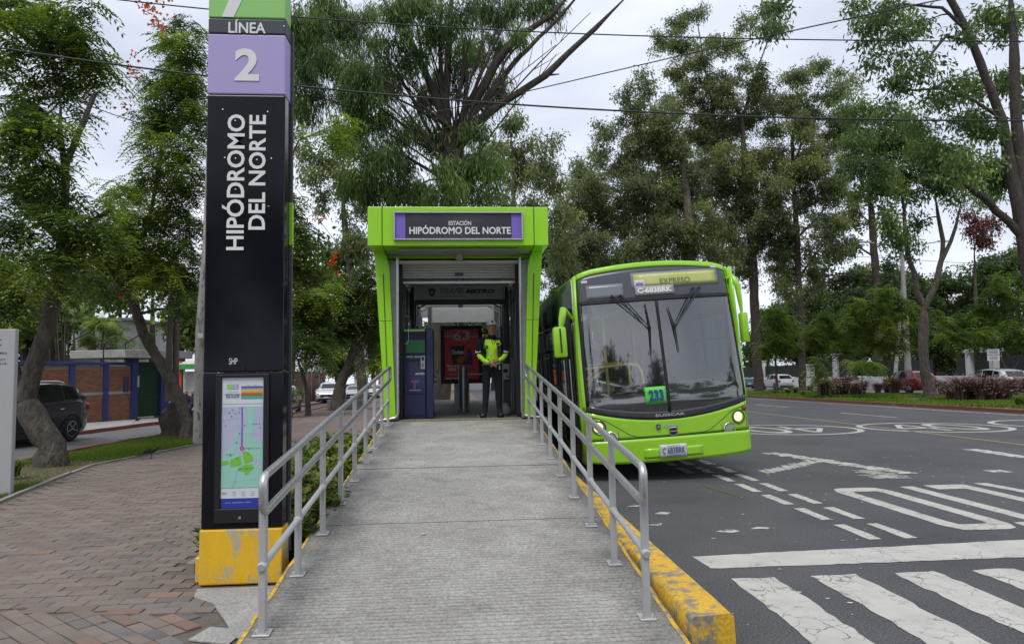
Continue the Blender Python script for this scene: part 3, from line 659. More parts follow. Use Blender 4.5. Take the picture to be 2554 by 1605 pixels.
mt('O O O   TRANSMETRO | LÍNEA 2', .42, .957, .62, .009, Mtx2)
for k, (u, v) in enumerate([(.18, .27), (.26, .25), (.33, .28), (.24, .30), (.43, .24), (.42, .27), (.09, .37), (.55, .37), (.92, .39), (.43, .43), (.36, .50), (.5, .49), (.22, .60), (.37, .62), (.64, .59), (.6, .70), (.45, .70), (.66, .55)]):
    mr_(u-.01, v-.004, u+.015, v+.003, Mtxt, 4)
mr_(.0, .20, 1, .2035, M_pl, 2)
mq([(.37, .72), (.39, .72), (.34, .80), (.27, .845), (.25, .845), (.32, .79)], M_pl, 4)
for a, c in (((.10, .225), (.30, .50)), ((.30, .225), (.42, .5)), ((.0, .33), (.47, .30)), ((.5, .42), (1, .44)), ((.0, .72), (1, .69)), ((0, .8), (1, .77))):
    mq([(a[0], a[1]), (a[0]+.004, a[1]+.002), (c[0]+.004, c[1]+.002), (c[0], c[1])], M_pw, 3)
b = MB(poff); v, v_ = pz(716, 510, YP+.26), pz(716, 615, YP+.26); b.box((PX1+.012, YP+.205, (v[2]+v_[2])/2), (.03, .03, v[2]-v_[2]), bev=.004); b.build('side_trim', M_lime, pyl)
b = MB(poff); b.box((PX1+.005, YP+.215, 2.4), (.03, .025, 4.4), bev=.004); b.build('side_conduit', M_dgrey, pyl)

# ================================================================ STATION
PZ = .816
SOFF = (0, 12.5, PZ)
st = empty('station_shelter', SOFF, 'lime green clad bus station shelter with open roller shutter at the top of the ramp', 'bus station')
Z6 = lambda x, y: (900+x/2.564, 490+y/2.564)
Z5 = lambda x, y: (980+x/5.403, 780+y/5.403)
def zy(y6, Y): return PD(*Z6(631, y6), Y)[2]
def xz(x6, Y): return (x6-633)/2.564*mpp(Y)
plat = MB(); plat.box((.06, 16.95, .308), (3.0, 9.40, 1.016), bev=.01); plato = plat.build('station_platform', M_pfloor); plato['kind'] = 'structure'
b = MB(); b.grid(lambda u, v: (-1.3+2.6*u, 21.62+8*v, .80-.9*v), 1, 4); o = b.build('rear_ramp', M_conc2); o['kind'] = 'structure'
M_tact = mat('tactile_strip_paint', (.30, .25, .14), .8, var=(.22, .20, .13), vscale=12, coord='World')
b = MB(); b.box((0, 12.58, PZ+.004), (2.14, .26, .008))
for i in range(34):
    for j in range(4): b.box((-1.03+i*.0625, 12.49+j*.062, PZ+.011), (.030, .034, .010))
b.build('tactile_strip', M_tact, plato)['kind'] = 'stuff'
for k in range(4):
    b = MB(); b.box((.33+k*.055, 16.9, PZ+.004), (.022, 8.2, .008)); b.build('guide_rib', M_tact, plato)

def S(): return MB(SOFF)
# fascia: front panels with shadow gaps
FY = 11.85; fz1 = PD(1147, 515.5, FY)[2]; fz0 = PD(1147, 612.5, FY)[2]; hx = 1.515; sx_ = 1.275
for x0, x1 in ((-hx, -sx_-.006), (-sx_+.006, sx_-.006), (sx_+.006, hx)):
    b = S(); b.box(((x0+x1)/2, FY+.44, (fz0+fz1)/2), (x1-x0, .88, fz1-fz0), bev=.012); b.build('fascia_panel', M_lime, st)
b = S(); b.box((0, FY+.45, (fz0+fz1)/2), (2*hx-.04, .80, fz1-fz0-.04)); b.build('fascia_core', M_limedk, st)
# sign on fascia
sg = S(); sx0, sx1, sz0, sz1 = xz(220, FY), xz(1047, FY), zy(280, FY), zy(100, FY)
cx, cz, sw, sh = (sx0+sx1)/2, (sz0+sz1)/2, sx1-sx0, sz1-sz0
for c, d in (((cx, sz1-.012), (sw, .024)), ((cx, sz0+.012), (sw, .024)), ((sx0+.012, cz), (.024, sh-.048)), ((sx1-.012, cz), (.024, sh-.048))):
    sg.box((c[0], FY-.025, c[1]), (d[0], .05, d[1]), bev=.003)
sgo = sg.build('sign_frame', M_gal, st)
b = S(); b.box((cx, FY-.008, cz), (sw-.048, .014, sh-.048)); b.build('sign_face', M_viol, sgo)
b = S(); b.box((cx, FY-.0165, cz), ((972-293)/2.564*mpp(FY), .003, sh-.05)); b.build('sign_face', mat('slate_sign_face', (.035, .034, .045), .35, coat=.3), sgo)
def stext(s, x0, y0, x1, y1, Y, m=M_white, bold=.02, par=st, nm='lettering', shear=0, Z=Z6, dz=0):
    a, c = PD(*Z(x0, y1), Y), PD(*Z(x1, y0), Y)
    text(s, c[0]-a[0], c[2]-a[2], ((a[0]+c[0])/2-SOFF[0], Y-SOFF[1], (a[2]+c[2])/2-SOFF[2]), (1, 0, 0), (0, 0, 1), m, par, nm, bold, 0, shear)
stext('ESTACIÓN', 562, 150, 705, 183, FY-.0195, bold=.012, par=sgo)
stext('HIPÓDROMO DEL NORTE', 310, 183, 958, 240, FY-.0195, bold=.022, par=sgo)
# pillars (tapered flared cladding, split by a vertical groove and one joint)
zt = fz0+.02; zp = PZ+.0
Lo = [(95, 335), (105, 480), (125, 790), (145, 1110), (156, 1412)]; Li = [(228, 1412), (215, 1080), (205, 790), (192, 480), (185, 425), (172, 378), (146, 335)]
PY = 12.42
for sgn in (-1, 1):
    poly = [(xz(x, PY)*1, PD(*Z6(633, y), PY)[2]) for x, y in Lo+Li]
    if sgn > 0: poly = [(-x, z) for x, z in poly][::-1]
    zj = zy(790, PY)
    for up in (0, 1):     # split at joint
        q = []
        for k in range(len(poly)):
            a, c = poly[k], poly[(k+1) % len(poly)]
            ina = (a[1] > zj+.004) if up else (a[1] < zj-.004); lim = zj+.004 if up else zj-.004
            inc = (c[1] > zj+.004) if up else (c[1] < zj-.004)
            if ina: q.append(a)
            if ina != inc: t = (lim-a[1])/(c[1]-a[1]); q.append((a[0]+t*(c[0]-a[0]), lim))
        b = S(); b.prism(q[::-1], (0, PY, 0), (1, 0, 0), (0, 0, 1), -.42) if False else b.prism(q, (0, PY+.42, 0), (1, 0, 0), (0, 0, 1), .42)
        b.build('pillar_panel', M_lime, st)
    g = S(); g.prism([(-sgn*0+sgn*-1*xz(150, PY), zy(492, PY)), (-sgn*xz(156, PY), zy(492, PY)), (-sgn*xz(178, PY), zy(1100, PY)), (-sgn*xz(172, PY), zy(1100, PY))][::(1 if sgn < 0 else -1)], (0, PY-.001, 0), (1, 0, 0), (0, 0, 1), .002)
    g.build('panel_groove', M_limedk, st)
    # knee bracket from pillar to fascia
    kx = [(58, 322), (95, 352), (104, 470), (190, 470), (182, 410), (150, 345), (215, 345), (215, 322)]
    kp = [(xz(x, 12.6), zy(y, 12.6)) for x, y in kx]
    if sgn > 0: kp = [(-x, z) for x, z in kp][::-1]
    # downpipe with elbow
    px_ = sgn*abs(xz(243, 12.45)); z0 = PZ+.05
    b = S(); b.tube([(px_, 12.44, zy(392, 12.45)), (px_, 12.44, z0+.09), (px_+sgn*.02, 12.44, z0+.03), (px_+sgn*.07, 12.43, z0), (px_+sgn*.32, 12.42, z0-.03)], .026, 10)
    b.tube([(px_+sgn*.05, 12.43, z0+.005), (px_+sgn*.11, 12.425, z0-.003)], .034, 10); b.build('downpipe', M_gal, st, smooth=50)
    # dark frame upright and side wall
    b = S(); b.box((sgn*1.055, 12.86, (PZ+zy(400, 12.86))/2), (.07, .12, zy(400, 12.86)-PZ), bev=.004); b.build('frame_post', M_blk, st)
    b = S(); b.box((sgn*1.17, 12.70, 2.2), (.16, .22, 2.75), bev=.004); b.build('frame_post', M_greym, st)
    # side wall: ribbed panels, glazed band, upper boards
    for i in range(9):
        y = 13.25+i*.98
        if y > 21.2: break
        low = 1.0 if sgn < 0 or i in (0, 1, 7) else 0
        b = S(); b.box((sgn*1.17, y, PZ+.55+(.0)), (.03, .93, 1.10), bev=.004)
        if i % 2 == 0 or sgn > 0 and i < 2: b.build('wall_panel', M_greym, st)
        b = S(); b.box((sgn*1.17, y, 3.22), (.03, .93, .62), bev=.004); b.build('upper_board', M_greym, st)
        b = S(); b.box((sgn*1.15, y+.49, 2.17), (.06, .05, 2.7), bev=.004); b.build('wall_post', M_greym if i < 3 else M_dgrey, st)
        if i % 2 == 0: b = S(); b.box((sgn*1.175, y, 2.28), (.012, .93, 1.2)); b.build('side_glazing', M_pane, st)
b = S(); b.box((1.145, 14.0, 2.1), (.02, 2.3, 2.6)); b.build('wall_panel', M_greym, st)
for y_ in (13.2, 13.9, 14.6): b = S(); b.box((1.12, y_, 2.1), (.05, .05, 2.6), bev=.008); b.build('wall_post', M_greym, st)
b = S(); b.box((-1.19, 14.2, 2.2), (.02, 2.6, 2.9)); b.build('wall_panel', M_greym, st)
# soffit, roof and ceiling
b = S(); b.box((0, 12.62, fz0-.012), (2.72, .30, .02)); b.build('soffit', M_greym, st)
b = S(); b.box((0, 12.35, zy(352, 12.3)), (2.05, .60, .02), Matrix.Rotation(-.0, 3, 'X')); b.build('soffit', M_greym, st)
b = S(); b.box((0, 16.0, 3.62), (2.62, 6.6, .05)); b.build('ceiling', mat('ceiling_sheet', (.66, .67, .67), .6, .0), st)
b = S(); b.box((0, 16.0, 4.0), (2.95, 6.5, .62), bev=.02); b.build('roof', M_lime, st)
zs = zy(392, 12.9)
b = S(); b.box((0, 12.86, zs+.0), (2.18, .10, .08), bev=.004); b.build('lintel', M_blk, st)
# shutter: coil slats + bottom bar
shz1, shz0 = zy(402, 12.95), zy(522, 12.95); nsl = 7; dz = (shz1-shz0)/nsl
for i in range(nsl):
    zc = shz0+dz*(i+.5); b = S(); pf = []
    for k in range(7):
        a = k/6; pf.append((12.95-.022*math.sin(math.pi*a), zc-dz/2+dz*a*.96))
    b.add([(x, p[0], p[1]) for x in (-1.02, 1.02) for p in pf], [(k, 7+k, 8+k, k+1) for k in range(6)])
    b.build('shutter_slat', M_shut, st, smooth=40)
b = S(); b.box((0, 12.95, zy(549, 12.95)), (2.04, .05, .05), bev=.006)
for x in (-.8, -.4, 0, .4, .8): b.cyl((x, 12.92, zy(540, 12.95)), (x, 12.92, zy(533, 12.95)), .008, 6)
b.build('shutter_bottom_bar', M_gal, st)
b = S(); b.box((0, 12.91, zy(499, 12.95)), (.15, .012, .05)); b.build('shutter_label', mat('blue_label', (.04, .07, .16), .5), st)
b = S(); b.box((.01, 12.55, zy(378, 12.55)), (.115, .16, .17), bev=.01); b.cyl((.01, 12.46, zy(372, 12.55)), (.01, 12.49, zy(372, 12.55)), .018, 10); b.build('security_camera', M_greym, st)
# header board with system name, at the inner portal
HY = 15.1
b = S(); b.box((xz(645, HY), HY+.04, (zy(567, HY)+zy(656, HY))/2), (xz(945, HY)-xz(343, HY), .06, zy(567, HY)-zy(656, HY)), bev=.006); hb = b.build('header_board', mat('header_board_white', (.62, .64, .65), .5, var=(.55, .57, .58), vscale=3), st)
stext('TRANS', 500, 583, 672, 622, HY+.008, m=mat('header_grey_ink', (.33, .34, .37), .5), bold=.05, par=hb, shear=.35)
stext('METRO', 668, 590, 853, 620, HY+.008, m=mat('header_navy_ink', (.05, .06, .17), .5), bold=.05, par=hb, shear=.35)
stext('Ciudad de Guatemala', 503, 632, 667, 642, HY+.008, m=M_dkgrey, bold=0, par=hb)
b = S()
crest = [(436, 588), (448, 592), (459, 581), (470, 592), (484, 588), (480, 612), (472, 630), (459, 640), (446, 630), (438, 612)]
b.prism([(xz(x, HY), zy(y, HY)) for x, y in crest][::-1], (0, HY+.0085, 0), (1, 0, 0), (0, 0, 1), .002)
b.build('crest', mat('crest_maroon', (.07, .035, .05), .5), hb)
b = S(); b.prism([(xz(x, HY), zy(y, HY)) for x, y in [(447, 600), (471, 600), (468, 616), (459, 628), (450, 616)]][::-1], (0, HY+.006, 0), (1, 0, 0), (0, 0, 1), .002); b.build('crest', M_greym, hb)
b = S(); b.box((xz(648, HY), HY+.1, zy(672, HY)), (xz(940, HY)-xz(348, HY), .12, .10), bev=.006); b.build('portal_beam', M_dgrey, st)
for s in (-1, 1): b = S(); b.box((s*.99, HY+.12, (PZ+3.55)/2), (.07, .12, 3.55-PZ), bev=.005); b.build('portal_post', M_blk, st)
# ceiling frames and second arch
for y in (13.4, 14.3, 16.2, 17.4, 18.6, 19.8):
    b = S(); b.box((0, y, 3.50), (2.25, .06, .10), bev=.006)
    b.build('ceiling_beam', M_greym, st)
    [S().bar((s*1.1, y, 3.3), (s*.7, y, 3.52), .04, .04).build('knee_brace', M_greym, st) for s in (-1, 1)]
b = S(); b.box((.03, 16.8, 3.50), (.12, 7.0, .05), bev=.01); b.build('cable_tray', M_greym, st)
for y in (14.6, 18.0):
    b = S(); b.box((.03, y, 3.40), (.13, .55, .09), bev=.02); b.build('ceiling_lamp', M_greym, st)
AY = 20.9; x0, x1 = xz(450, AY), xz(858, AY); z1_, z0_ = zy(700, AY), zy(803, AY)
pts = [(x0-.15, z0_)]+[(x0, z0_)]
for k in range(6): a = math.pi/2*k/5; pts.append((x0+.18-.18*math.cos(a), z0_+.12+.26*math.sin(a)))
pts2 = [(x0, z0_), (x1, z0_), (x1, z0_+.18)]+[(x1-.2+.2*math.cos(math.pi/2*k/5), z0_+.18+.22*math.sin(math.pi/2*k/5)) for k in range(6)]+[(x0+.2-.2*math.sin(math.pi/2*k/5), z0_+.18+.22*math.cos(math.pi/2*k/5)) for k in range(6)]
b = S(); b.prism(pts2, (0, AY+.06, 0), (1, 0, 0), (0, 0, 1), .06); b.build('end_arch_panel', M_greym, st)
b = S(); b.box((0, AY+.1, 3.5), (2.4, .06, .5)); b.build('end_arch_panel', M_greym, st)
for s in (-1, 1): b = S(); b.box((s*(x1-x0)/2+s*.03+(x0+x1)/2, AY, 2.2), (.10, .14, 2.8), bev=.01); b.build('end_post', M_dgrey, st)
# right inner upright seen beside the guard
b = S(); b.box((xz(936, 14.4), 14.4, 2.25), (.07, .1, 2.85), bev=.004); b.build('inner_post', M_blk, st)
# loose cables
b = S(); b.tube([(.93, 14.9, 3.4), (.90, 14.6, 3.1), (1.0, 14.2, 2.95), (1.08, 13.8, 3.05)], .006, 5); b.build('loose_cable', M_cable, st); b = S(); b.tube([(-.98, 15, 3.35), (-.99, 14.6, 3.0), (-1.05, 14, 2.9)], .006, 5); b.build('loose_cable', M_cable, st)

# ---- contents of the station
# billboard
BY = 19.6
M_adred = mat('advert_red', (.70, .03, .04), .3, var=(.58, .022, .03), vscale=1.2)
def q5(x0, y0, x1, y1, Y): a, c = PD(*Z5(x0, y1), Y), PD(*Z5(x1, y0), Y); return a[0], a[2], c[0], c[2]
x0, z0, x1, z1 = q5(645, 165, 1200, 955, BY); cx = (x0+x1)/2
bo = (cx, BY+.1, PZ); bb = empty('advert_panel', bo, 'red illuminated style snack advert in a black frame at the far end of the station', 'billboard')
fr = MB(bo)
for c, d in (((cx, z1-.05), (x1-x0, .10)), ((cx, z0+.06), (x1-x0, .12)), ((x0+.05, (z0+z1)/2), (.10, z1-z0-.22)), ((x1-.05, (z0+z1)/2), (.10, z1-z0-.22))): fr.box((c[0], BY+.07, c[1]), (d[0], .16, d[1]), bev=.01)
fr.build('frame', M_blk, bb)
b = MB(bo); b.box((cx, BY+.06, (z0+z1)/2), (x1-x0-.1, .04, z1-z0-.15)); pf = b.build('poster', M_adred, bb)
b = MB(bo); b.box((cx+.0, BY+.1, (PZ+z0)/2), (.42, .12, z0-PZ), bev=.01); b.build('leg', M_greym, bb)
def q(pts, m, Y, nm='print', par=pf, off=bo, Z=Z5):
    b = MB(off); v = [PD(*Z(*p), Y) for p in pts]; b.prism([(a[0], a[2]) for a in v][::-1], (0, Y, 0), (1, 0, 0), (0, 0, 1), -.001) if False else b.prism([(a[0], a[2]) for a in v][::-1], (0, Y, 0), (1, 0, 0), (0, 0, 1), .001); return b.build(nm, m, par)
def rq(x0, y0, x1, y1, m, Y, **k): return q([(x0, y0), (x1, y0), (x1, y1), (x0, y1)], m, Y, **k)
M_adw = mat('advert_white', (.72, .66, .62), .4); M_ador = mat('advert_orange', (.55, .10, .02), .4); M_adbag = mat('advert_green_bag', (.012, .035, .022), .4)
BYf = BY+.038
for x0_, x1_ in ((690, 800), (1050, 1160)):
    rq(x0_, 283, x1_, 290, M_adw, BYf); rq(x0_, 308, x1_, 322, M_adw, BYf)
def t5(s, x0, y0, x1, y1, Y, m, bold=.02, par=pf, off=bo, shear=0, xa=None):
    a, c = PD(*Z5(x0, y1), Y), PD(*Z5(x1, y0), Y)
    text(s, c[0]-a[0], c[2]-a[2], ((a[0]+c[0])/2-off[0], Y-off[1], (a[2]+c[2])/2-off[2]), xa or (1, 0, 0), (0, 0, 1), m, par, 'lettering', bold, 0, shear)
t5('63', 820, 250, 1022, 355, BYf-.003, M_adw, .01)
# outlined badge around the digits
ring = [(812, 262), (838, 238), (1005, 238), (1034, 262), (1034, 345), (1005, 368), (838, 368), (812, 345)]
for a, c in zip(ring, ring[1:]+ring[:1]):
    va, vc = PD(*Z5(*a), BYf-.002), PD(*Z5(*c), BYf-.002); b = MB(bo); b.bar(va, vc, .004, .014); b.build('print', M_adw, pf)
q([(762, 440), (850, 452), (968, 430), (962, 560), (985, 690), (805, 700), (790, 580)], M_adbag, BYf-.002)
t5('Doritos', 795, 492, 952, 558, BYf-.005, M_adw, .03)
q([(845, 640), (880, 600), (930, 570), (965, 610), (950, 670), (900, 690)], mat('advert_chip', (.40, .13, .03), .5), BYf-.005)
q([(1000, 520), (1010, 470), (1045, 470), (1055, 520), (1078, 590), (1070, 700), (985, 700), (980, 590)], mat('advert_bottle', (.10, .02, .10), .4), BYf-.002)
q([(990, 548), (1070, 548), (1068, 585), (988, 585)], mat('advert_blue', (.05, .06, .3), .4), BYf-.004)
t5('Esto sí es', 727, 692, 910, 728, BYf-.003, M_adw, .03)
rq(722, 735, 880, 795, M_ador, BYf-.001); rq(1018, 724, 1136, 796, M_ador, BYf-.001); t5('ncia', 1022, 742, 1118, 782, BYf-.004, mat('advert_dkred', (.16, .01, .01), .4), .03)
rq(745, 745, 850, 756, M_adw, BYf-.003); rq(745, 768, 850, 779, M_adw, BYf-.003); t5('@barcel   /Esto', 760, 815, 1160, 835, BYf-.003, M_adw, 0)

# bollard / turnstile pillar
v = PD(*Z5(953, 1322), 15.2); cxb = v[0]
bo2 = (cxb, 15.2, PZ); o2 = empty('turnstile_pillar', bo2, 'round brushed steel turnstile pillar in the middle of the station entrance', 'turnstile')
b = MB(bo2); b.lathe([(.115, 0), (.115, .04), (.105, .05), (.105, .90), (.112, .905), (.112, .95), (.100, .96)], (cxb, 15.2, PZ), 24); b.build('body', mat('brushed_steel', (.34, .35, .34), .32, .8), o2, smooth=40)
b = MB(bo2); b.box((cxb-.012, 15.2-.108, PZ+.49), (.020, .008, .86)); b.build('reflective_strip', mat('reflective_white', (.75, .78, .80), .3), o2)
b = MB(bo2); b.cyl((cxb+.1, 15.2, PZ+.78), (cxb+.42, 15.15, PZ+.78), .014, 10); b.cyl((cxb-.1, 15.2, PZ+.70), (cxb-.40, 15.15, PZ+.69), .014, 10); b.build('arm', M_gal, o2)
# barrier rails left of it
bo3 = (-.8, 15.4, PZ); o3 = empty('barrier_rails', bo3, 'four short horizontal steel barrier bars beside the ticket machine', 'barrier')
for k, y in enumerate((785, 855, 922, 1008)):
    v = PD(*Z5(600, y), 15.4); b = MB(bo3); b.cyl((-1.05, 15.4, v[2]), (-.50 if k % 2 else -.44, 15.4, v[2]), .014, 8); b.build('bar', M_gal, o3)
b = MB(bo3); b.box((-1.05, 15.4, PZ+.55), (.05, .05, 1.1)); b.build('post', M_gal, o3)
# ticket machine
TY = 13.02; x0, z0, x1, z1 = q5(145, 210, 540, 1395, TY)
bo4 = ((x0+x1)/2, TY+.25, PZ); tm = empty('ticket_machine', bo4, 'navy blue ticket vending machine with green screen inside the station entrance', 'ticket machine')
xs_ = x0+(440-145)/395*(x1-x0)
b = MB(bo4); b.box(((x0+xs_)/2, TY+.26, (PZ+z1)/2), (xs_-x0, .50, z1-PZ), bev=.01); b.build('body', M_navy, tm)
b = MB(bo4); b.box(((xs_+x1)/2+.003, TY+.25, (PZ+z1)/2+.002), (x1-xs_-.006, .52, z1-PZ-.004), bev=.01); b.build('side_cabinet', M_navy, tm)
TYf = TY-.003
def rm(x0, y0, x1, y1, m, d=0.0, nm='panel', th=.012):
    a = q5(x0, y0, x1, y1, TY); b = MB(bo4); b.box(((a[0]+a[2])/2, TY+.01-th/2-d, (a[1]+a[3])/2), (a[2]-a[0], th, a[3]-a[1]), bev=.002); return b.build(nm, m, tm)
Mnv2 = mat('navy_door', (.024, .029, .088), .3, coat=.3)
rm(150, 218, 430, 252, M_palegreen, nm='top_trim', th=.03)
rm(152, 262, 434, 560, mat('machine_recess', (.012, .014, .04), .3), nm='screen_bezel', th=.016)
rm(175, 362, 430, 538, mat('machine_screen', (.010, .055, .022), .2, var=(.015, .075, .03), vscale=8, emit=.35), .006, nm='screen')
rm(155, 690, 432, 1088, Mnv2, nm='door'); rm(155, 1098, 432, 1380, Mnv2, nm='door'); rm(452, 870, 535, 1195, Mnv2, nm='door'); rm(452, 1202, 535, 1385, Mnv2, nm='door')
Mcy = mat('sticker_cyan', (.20, .45, .50), .5); rm(178, 580, 265, 602, Mcy, nm='sticker', th=.014); rm(286, 580, 372, 602, Mcy, nm='sticker', th=.014)
rm(190, 626, 365, 646, M_blk, nm='card_slot', th=.014)
kp = rm(374, 575, 432, 755, M_gal, nm='keypad', th=.03); rm(388, 588, 418, 642, M_blk, .018, nm='keypad_window'); rm(396, 670, 412, 735, M_greym, .018, nm='keypad_slot')
Mor = mat('sticker_orange', (.5, .22, .12), .5)
rm(455, 512, 512, 558, M_white, nm='sticker'); rm(470, 524, 490, 548, M_blk, .005, nm='sticker_symbol'); rm(460, 582, 516, 598, M_white, nm='sticker'); rm(455, 682, 515, 718, Mor, nm='sticker'); rm(455, 722, 515, 755, M_white, nm='sticker'); rm(455, 778, 515, 812, Mor, nm='sticker'); rm(450, 852, 508, 862, M_gal, nm='coin_slot')
def tt(s, x0, y0, x1, y1, m, bold=.02, shear=0): t5(s, x0, y0, x1, y1, TY-.008, m, bold, tm, bo4, shear)
tt('TRANS', 205, 808, 300, 832, M_dkgrey, .02, .3); tt('METRO', 300, 806, 425, 832, M_white, .04, .3)
Mlg = mat('logo_purple', (.22, .08, .30), .5)
q([(238, 905), (365, 905), (345, 940), (308, 942), (305, 1018), (280, 1018), (280, 942), (250, 938)], Mlg, TY-.012, 'logo', tm, bo4)
tt('CIUDAD MODERNA', 215, 1030, 378, 1042, M_white, .03); tt('TRANSPORTE', 218, 1047, 375, 1056, M_greym, .0)
b = MB(bo4); P = [PD(*Z5(*p), TY-.03) for p in [(205, 205), (208, 260), (212, 330), (208, 385), (190, 415), (160, 418)]]; b.tube(P, .004, 5); b.build('cable', M_white, tm)
# validator
VY = 14.0; x0, z0, x1, z1 = q5(1480, 685, 1570, 900, VY)
bo5 = ((x0+x1)/2, VY, PZ); vd = empty('card_validator', bo5, 'pale grey card validator box on a dark stand behind the guard', 'card reader')
b = MB(bo5); b.box(((x0+x1)/2, VY+.12, (z0+z1)/2), (x1-x0, .24, z1-z0), bev=.012); b.build('body', mat('validator_grey', (.33, .34, .35), .4), vd)
b = MB(bo5); b.box(((x0+x1)/2-.01, VY-.004, (z0+z1)/2+.02), (.09, .012, .07), bev=.003); b.build('display', M_blk, vd)
b = MB(bo5); b.box(((x0+x1)/2+.03, VY-.004, z0+.06), (.04, .01, .03)); b.build('slot', M_blk, vd)
b = MB(bo5); b.box(((x0+x1)/2+.02, VY+.14, (PZ+z0)/2), (.14, .16, z0-PZ), bev=.008); b.build('stand', M_dgrey, vd)
# small bag by the stand
bm_ = MB(); bm_.lathe([(.05, 0), (.085, .03), (.09, .12), (.05, .2), (.02, .24)], (x0+.02, 13.5, PZ), 14); o = bm_.build('plastic_bag', mat('bag_plastic', (.25, .26, .27), .4), smooth=60); tag(o, 'small crumpled translucent bag on the floor behind the guard', 'bag')

# ================================================================ GUARD
def skin_mesh(nodes, edges, sub=2):
    me = bpy.data.meshes.new('tmp'); me.from_pydata([n[:3] for n in nodes], edges, []); ob = bpy.data.objects.new('tmp', me); COL.objects.link(ob)
    md = ob.modifiers.new('s', 'SKIN'); md.use_smooth_shade = True
    sv = me.skin_vertices[0].data
    for i, n in enumerate(nodes): sv[i].radius = (n[3], n[4] if len(n) > 4 else n[3]); sv[i].use_root = (i == 0)
    m2 = ob.modifiers.new('u', 'SUBSURF'); m2.levels = sub; m2.render_levels = sub
    dg = bpy.context.evaluated_depsgraph_get(); r_ = bpy.data.meshes.new_from_object(ob.evaluated_get(dg)); bpy.data.objects.remove(ob); return r_
gl = PD(*Z5(1345, 1405), 12.95)
GO = (gl[0], 12.95, PZ)
gd = empty('person', GO, rot=(0, 0, .10), label= 'guard in hi-vis lime jacket, navy trousers and white cap, hands clasped at the station entrance', cat='person')
# local frame: x right in the picture, y away from the camera, z up
N = [(.015, 0, .97, .135, .105),      # 0 pelvis
     (0, 0, 1.10, .14, .10), (0, -.01, 1.25, .165, .115), (0, 0, 1.38, .165, .11), (0, .01, 1.455, .09, .08), (0, .01, 1.51, .055, .058),  # 5 neck
     (-.10, 0, .90, .095, .10), (-.115, -.01, .52, .066, .072), (-.14, -.02, .14, .05, .055), (-.165, -.08, .055, .047, .042), (-.20, -.16, .035, .042, .032),  # 10 toe
     (.10, 0, .90, .095, .10), (.115, -.01, .52, .066, .072), (.13, .01, .14, .05, .055), (.13, -.06, .055, .047, .042), (.135, -.16, .035, .042, .032),  # 15
     (-.20, .01, 1.39, .078), (-.265, .02, 1.15, .058), (-.17, -.14, 1.03, .042), (-.055, -.205, .985, .032),  # 19 L wrist
     (.20, .01, 1.39, .078), (.27, .02, 1.15, .058), (.16, -.14, 1.055, .042), (.05, -.20, 1.02, .032)]  # 23 R wrist
N += [(0, -.005, 1.58, .075, .085), (0, -.01, 1.66, .078, .095), (0, 0, 1.715, .060, .075)]  # 24-26 head
E_ = [(0, 1), (1, 2), (2, 3), (3, 4), (4, 5), (0, 6), (6, 7), (7, 8), (8, 9), (9, 10), (0, 11), (11, 12), (12, 13), (13, 14), (14, 15), (3, 16), (16, 17), (17, 18), (18, 19), (3, 20), (20, 21), (21, 22), (22, 23), (5, 24), (24, 25), (25, 26)]
# hands: palms + five fingers each
for w_, s in ((19, 1), (23, -1)):
    bx_, by_, bz_ = N[w_][:3]; k = len(N)
    N.append((bx_+s*.045, by_-.012, bz_-.030, .030, .018)); E_.append((w_, k))
    for f in range(4):
        z_ = bz_-.008-.016*f-(.02 if s < 0 else 0); L_ = (.032, .037, .035, .027)[f]; a = len(N)
        N.append((bx_+s*(.045+.032), by_-.022-.002*f, z_-.012, .010)); N.append((bx_+s*(.045+.032+L_*.6), by_-.016, z_-.022, .009)); N.append((bx_+s*(.045+.030+L_), by_+.004, z_-.034, .008))
        E_ += [(k, a), (a, a+1), (a+1, a+2)]
    a = len(N); N.append((bx_+s*.05, by_-.03, bz_+.012, .011)); N.append((bx_+s*.078, by_-.034, bz_+.022, .009)); E_ += [(k, a), (a, a+1)]
me = skin_mesh(N, E_, 2)
M_skin = mat('brown_skin', (.34, .18, .11), .5, var=(.29, .15, .09), vscale=12)
M_navyc = mat('navy_cloth', (.006, .007, .013), .9, var=(.009, .010, .018), vscale=20, bump=.5, bscale=30); M_hv = mat('hi_vis_lime_cloth', (.50, .85, .02), .6, var=(.42, .75, .02), vscale=6, bump=.4, bscale=20)
M_refl = mat('reflective_tape', (.55, .58, .60), .35)
for m in (M_navyc, M_hv, M_refl, M_skin, M_blk): me.materials.append(m)
idx = []
for p in me.polygons:
    x, y, z = p.center; ax = abs(x); k = 0
    arm_front = y < -.10 and ax < .22 and z < 1.16
    if z > 1.50: k = 3
    elif z < .10: k = 4
    elif y < -.185 and ax < .085 and z < 1.07: k = 3
    elif z < .965 and not arm_front: k = 0
    elif ax > .205 and z > 1.17: k = 2 if 1.175 < z < 1.205 else 0       # upper sleeves
    elif ax > .19 and z > 1.06: k = 0 if y > -.05 or z > 1.15 else 1
    elif arm_front and ax > .09: k = 1
    elif arm_front and ax > .07: k = 0
    elif ax < .24 and z > 1.0: k = 1 if (y < .0 and z < 1.40 and ax < .15+(.04 if z < 1.25 else 0)) else 0
    elif z > .955: k = 2
    idx.append(k)
me.polygons.foreach_set('material_index', idx)
me.polygons.foreach_set('use_smooth', [True]*len(me.polygons))
o = bpy.data.objects.new('body', me); COL.objects.link(o); o.parent = gd
H = MB()
def gadd(nm, mb, m, smooth=True): return mb.build(nm, m, gd, smooth=smooth)
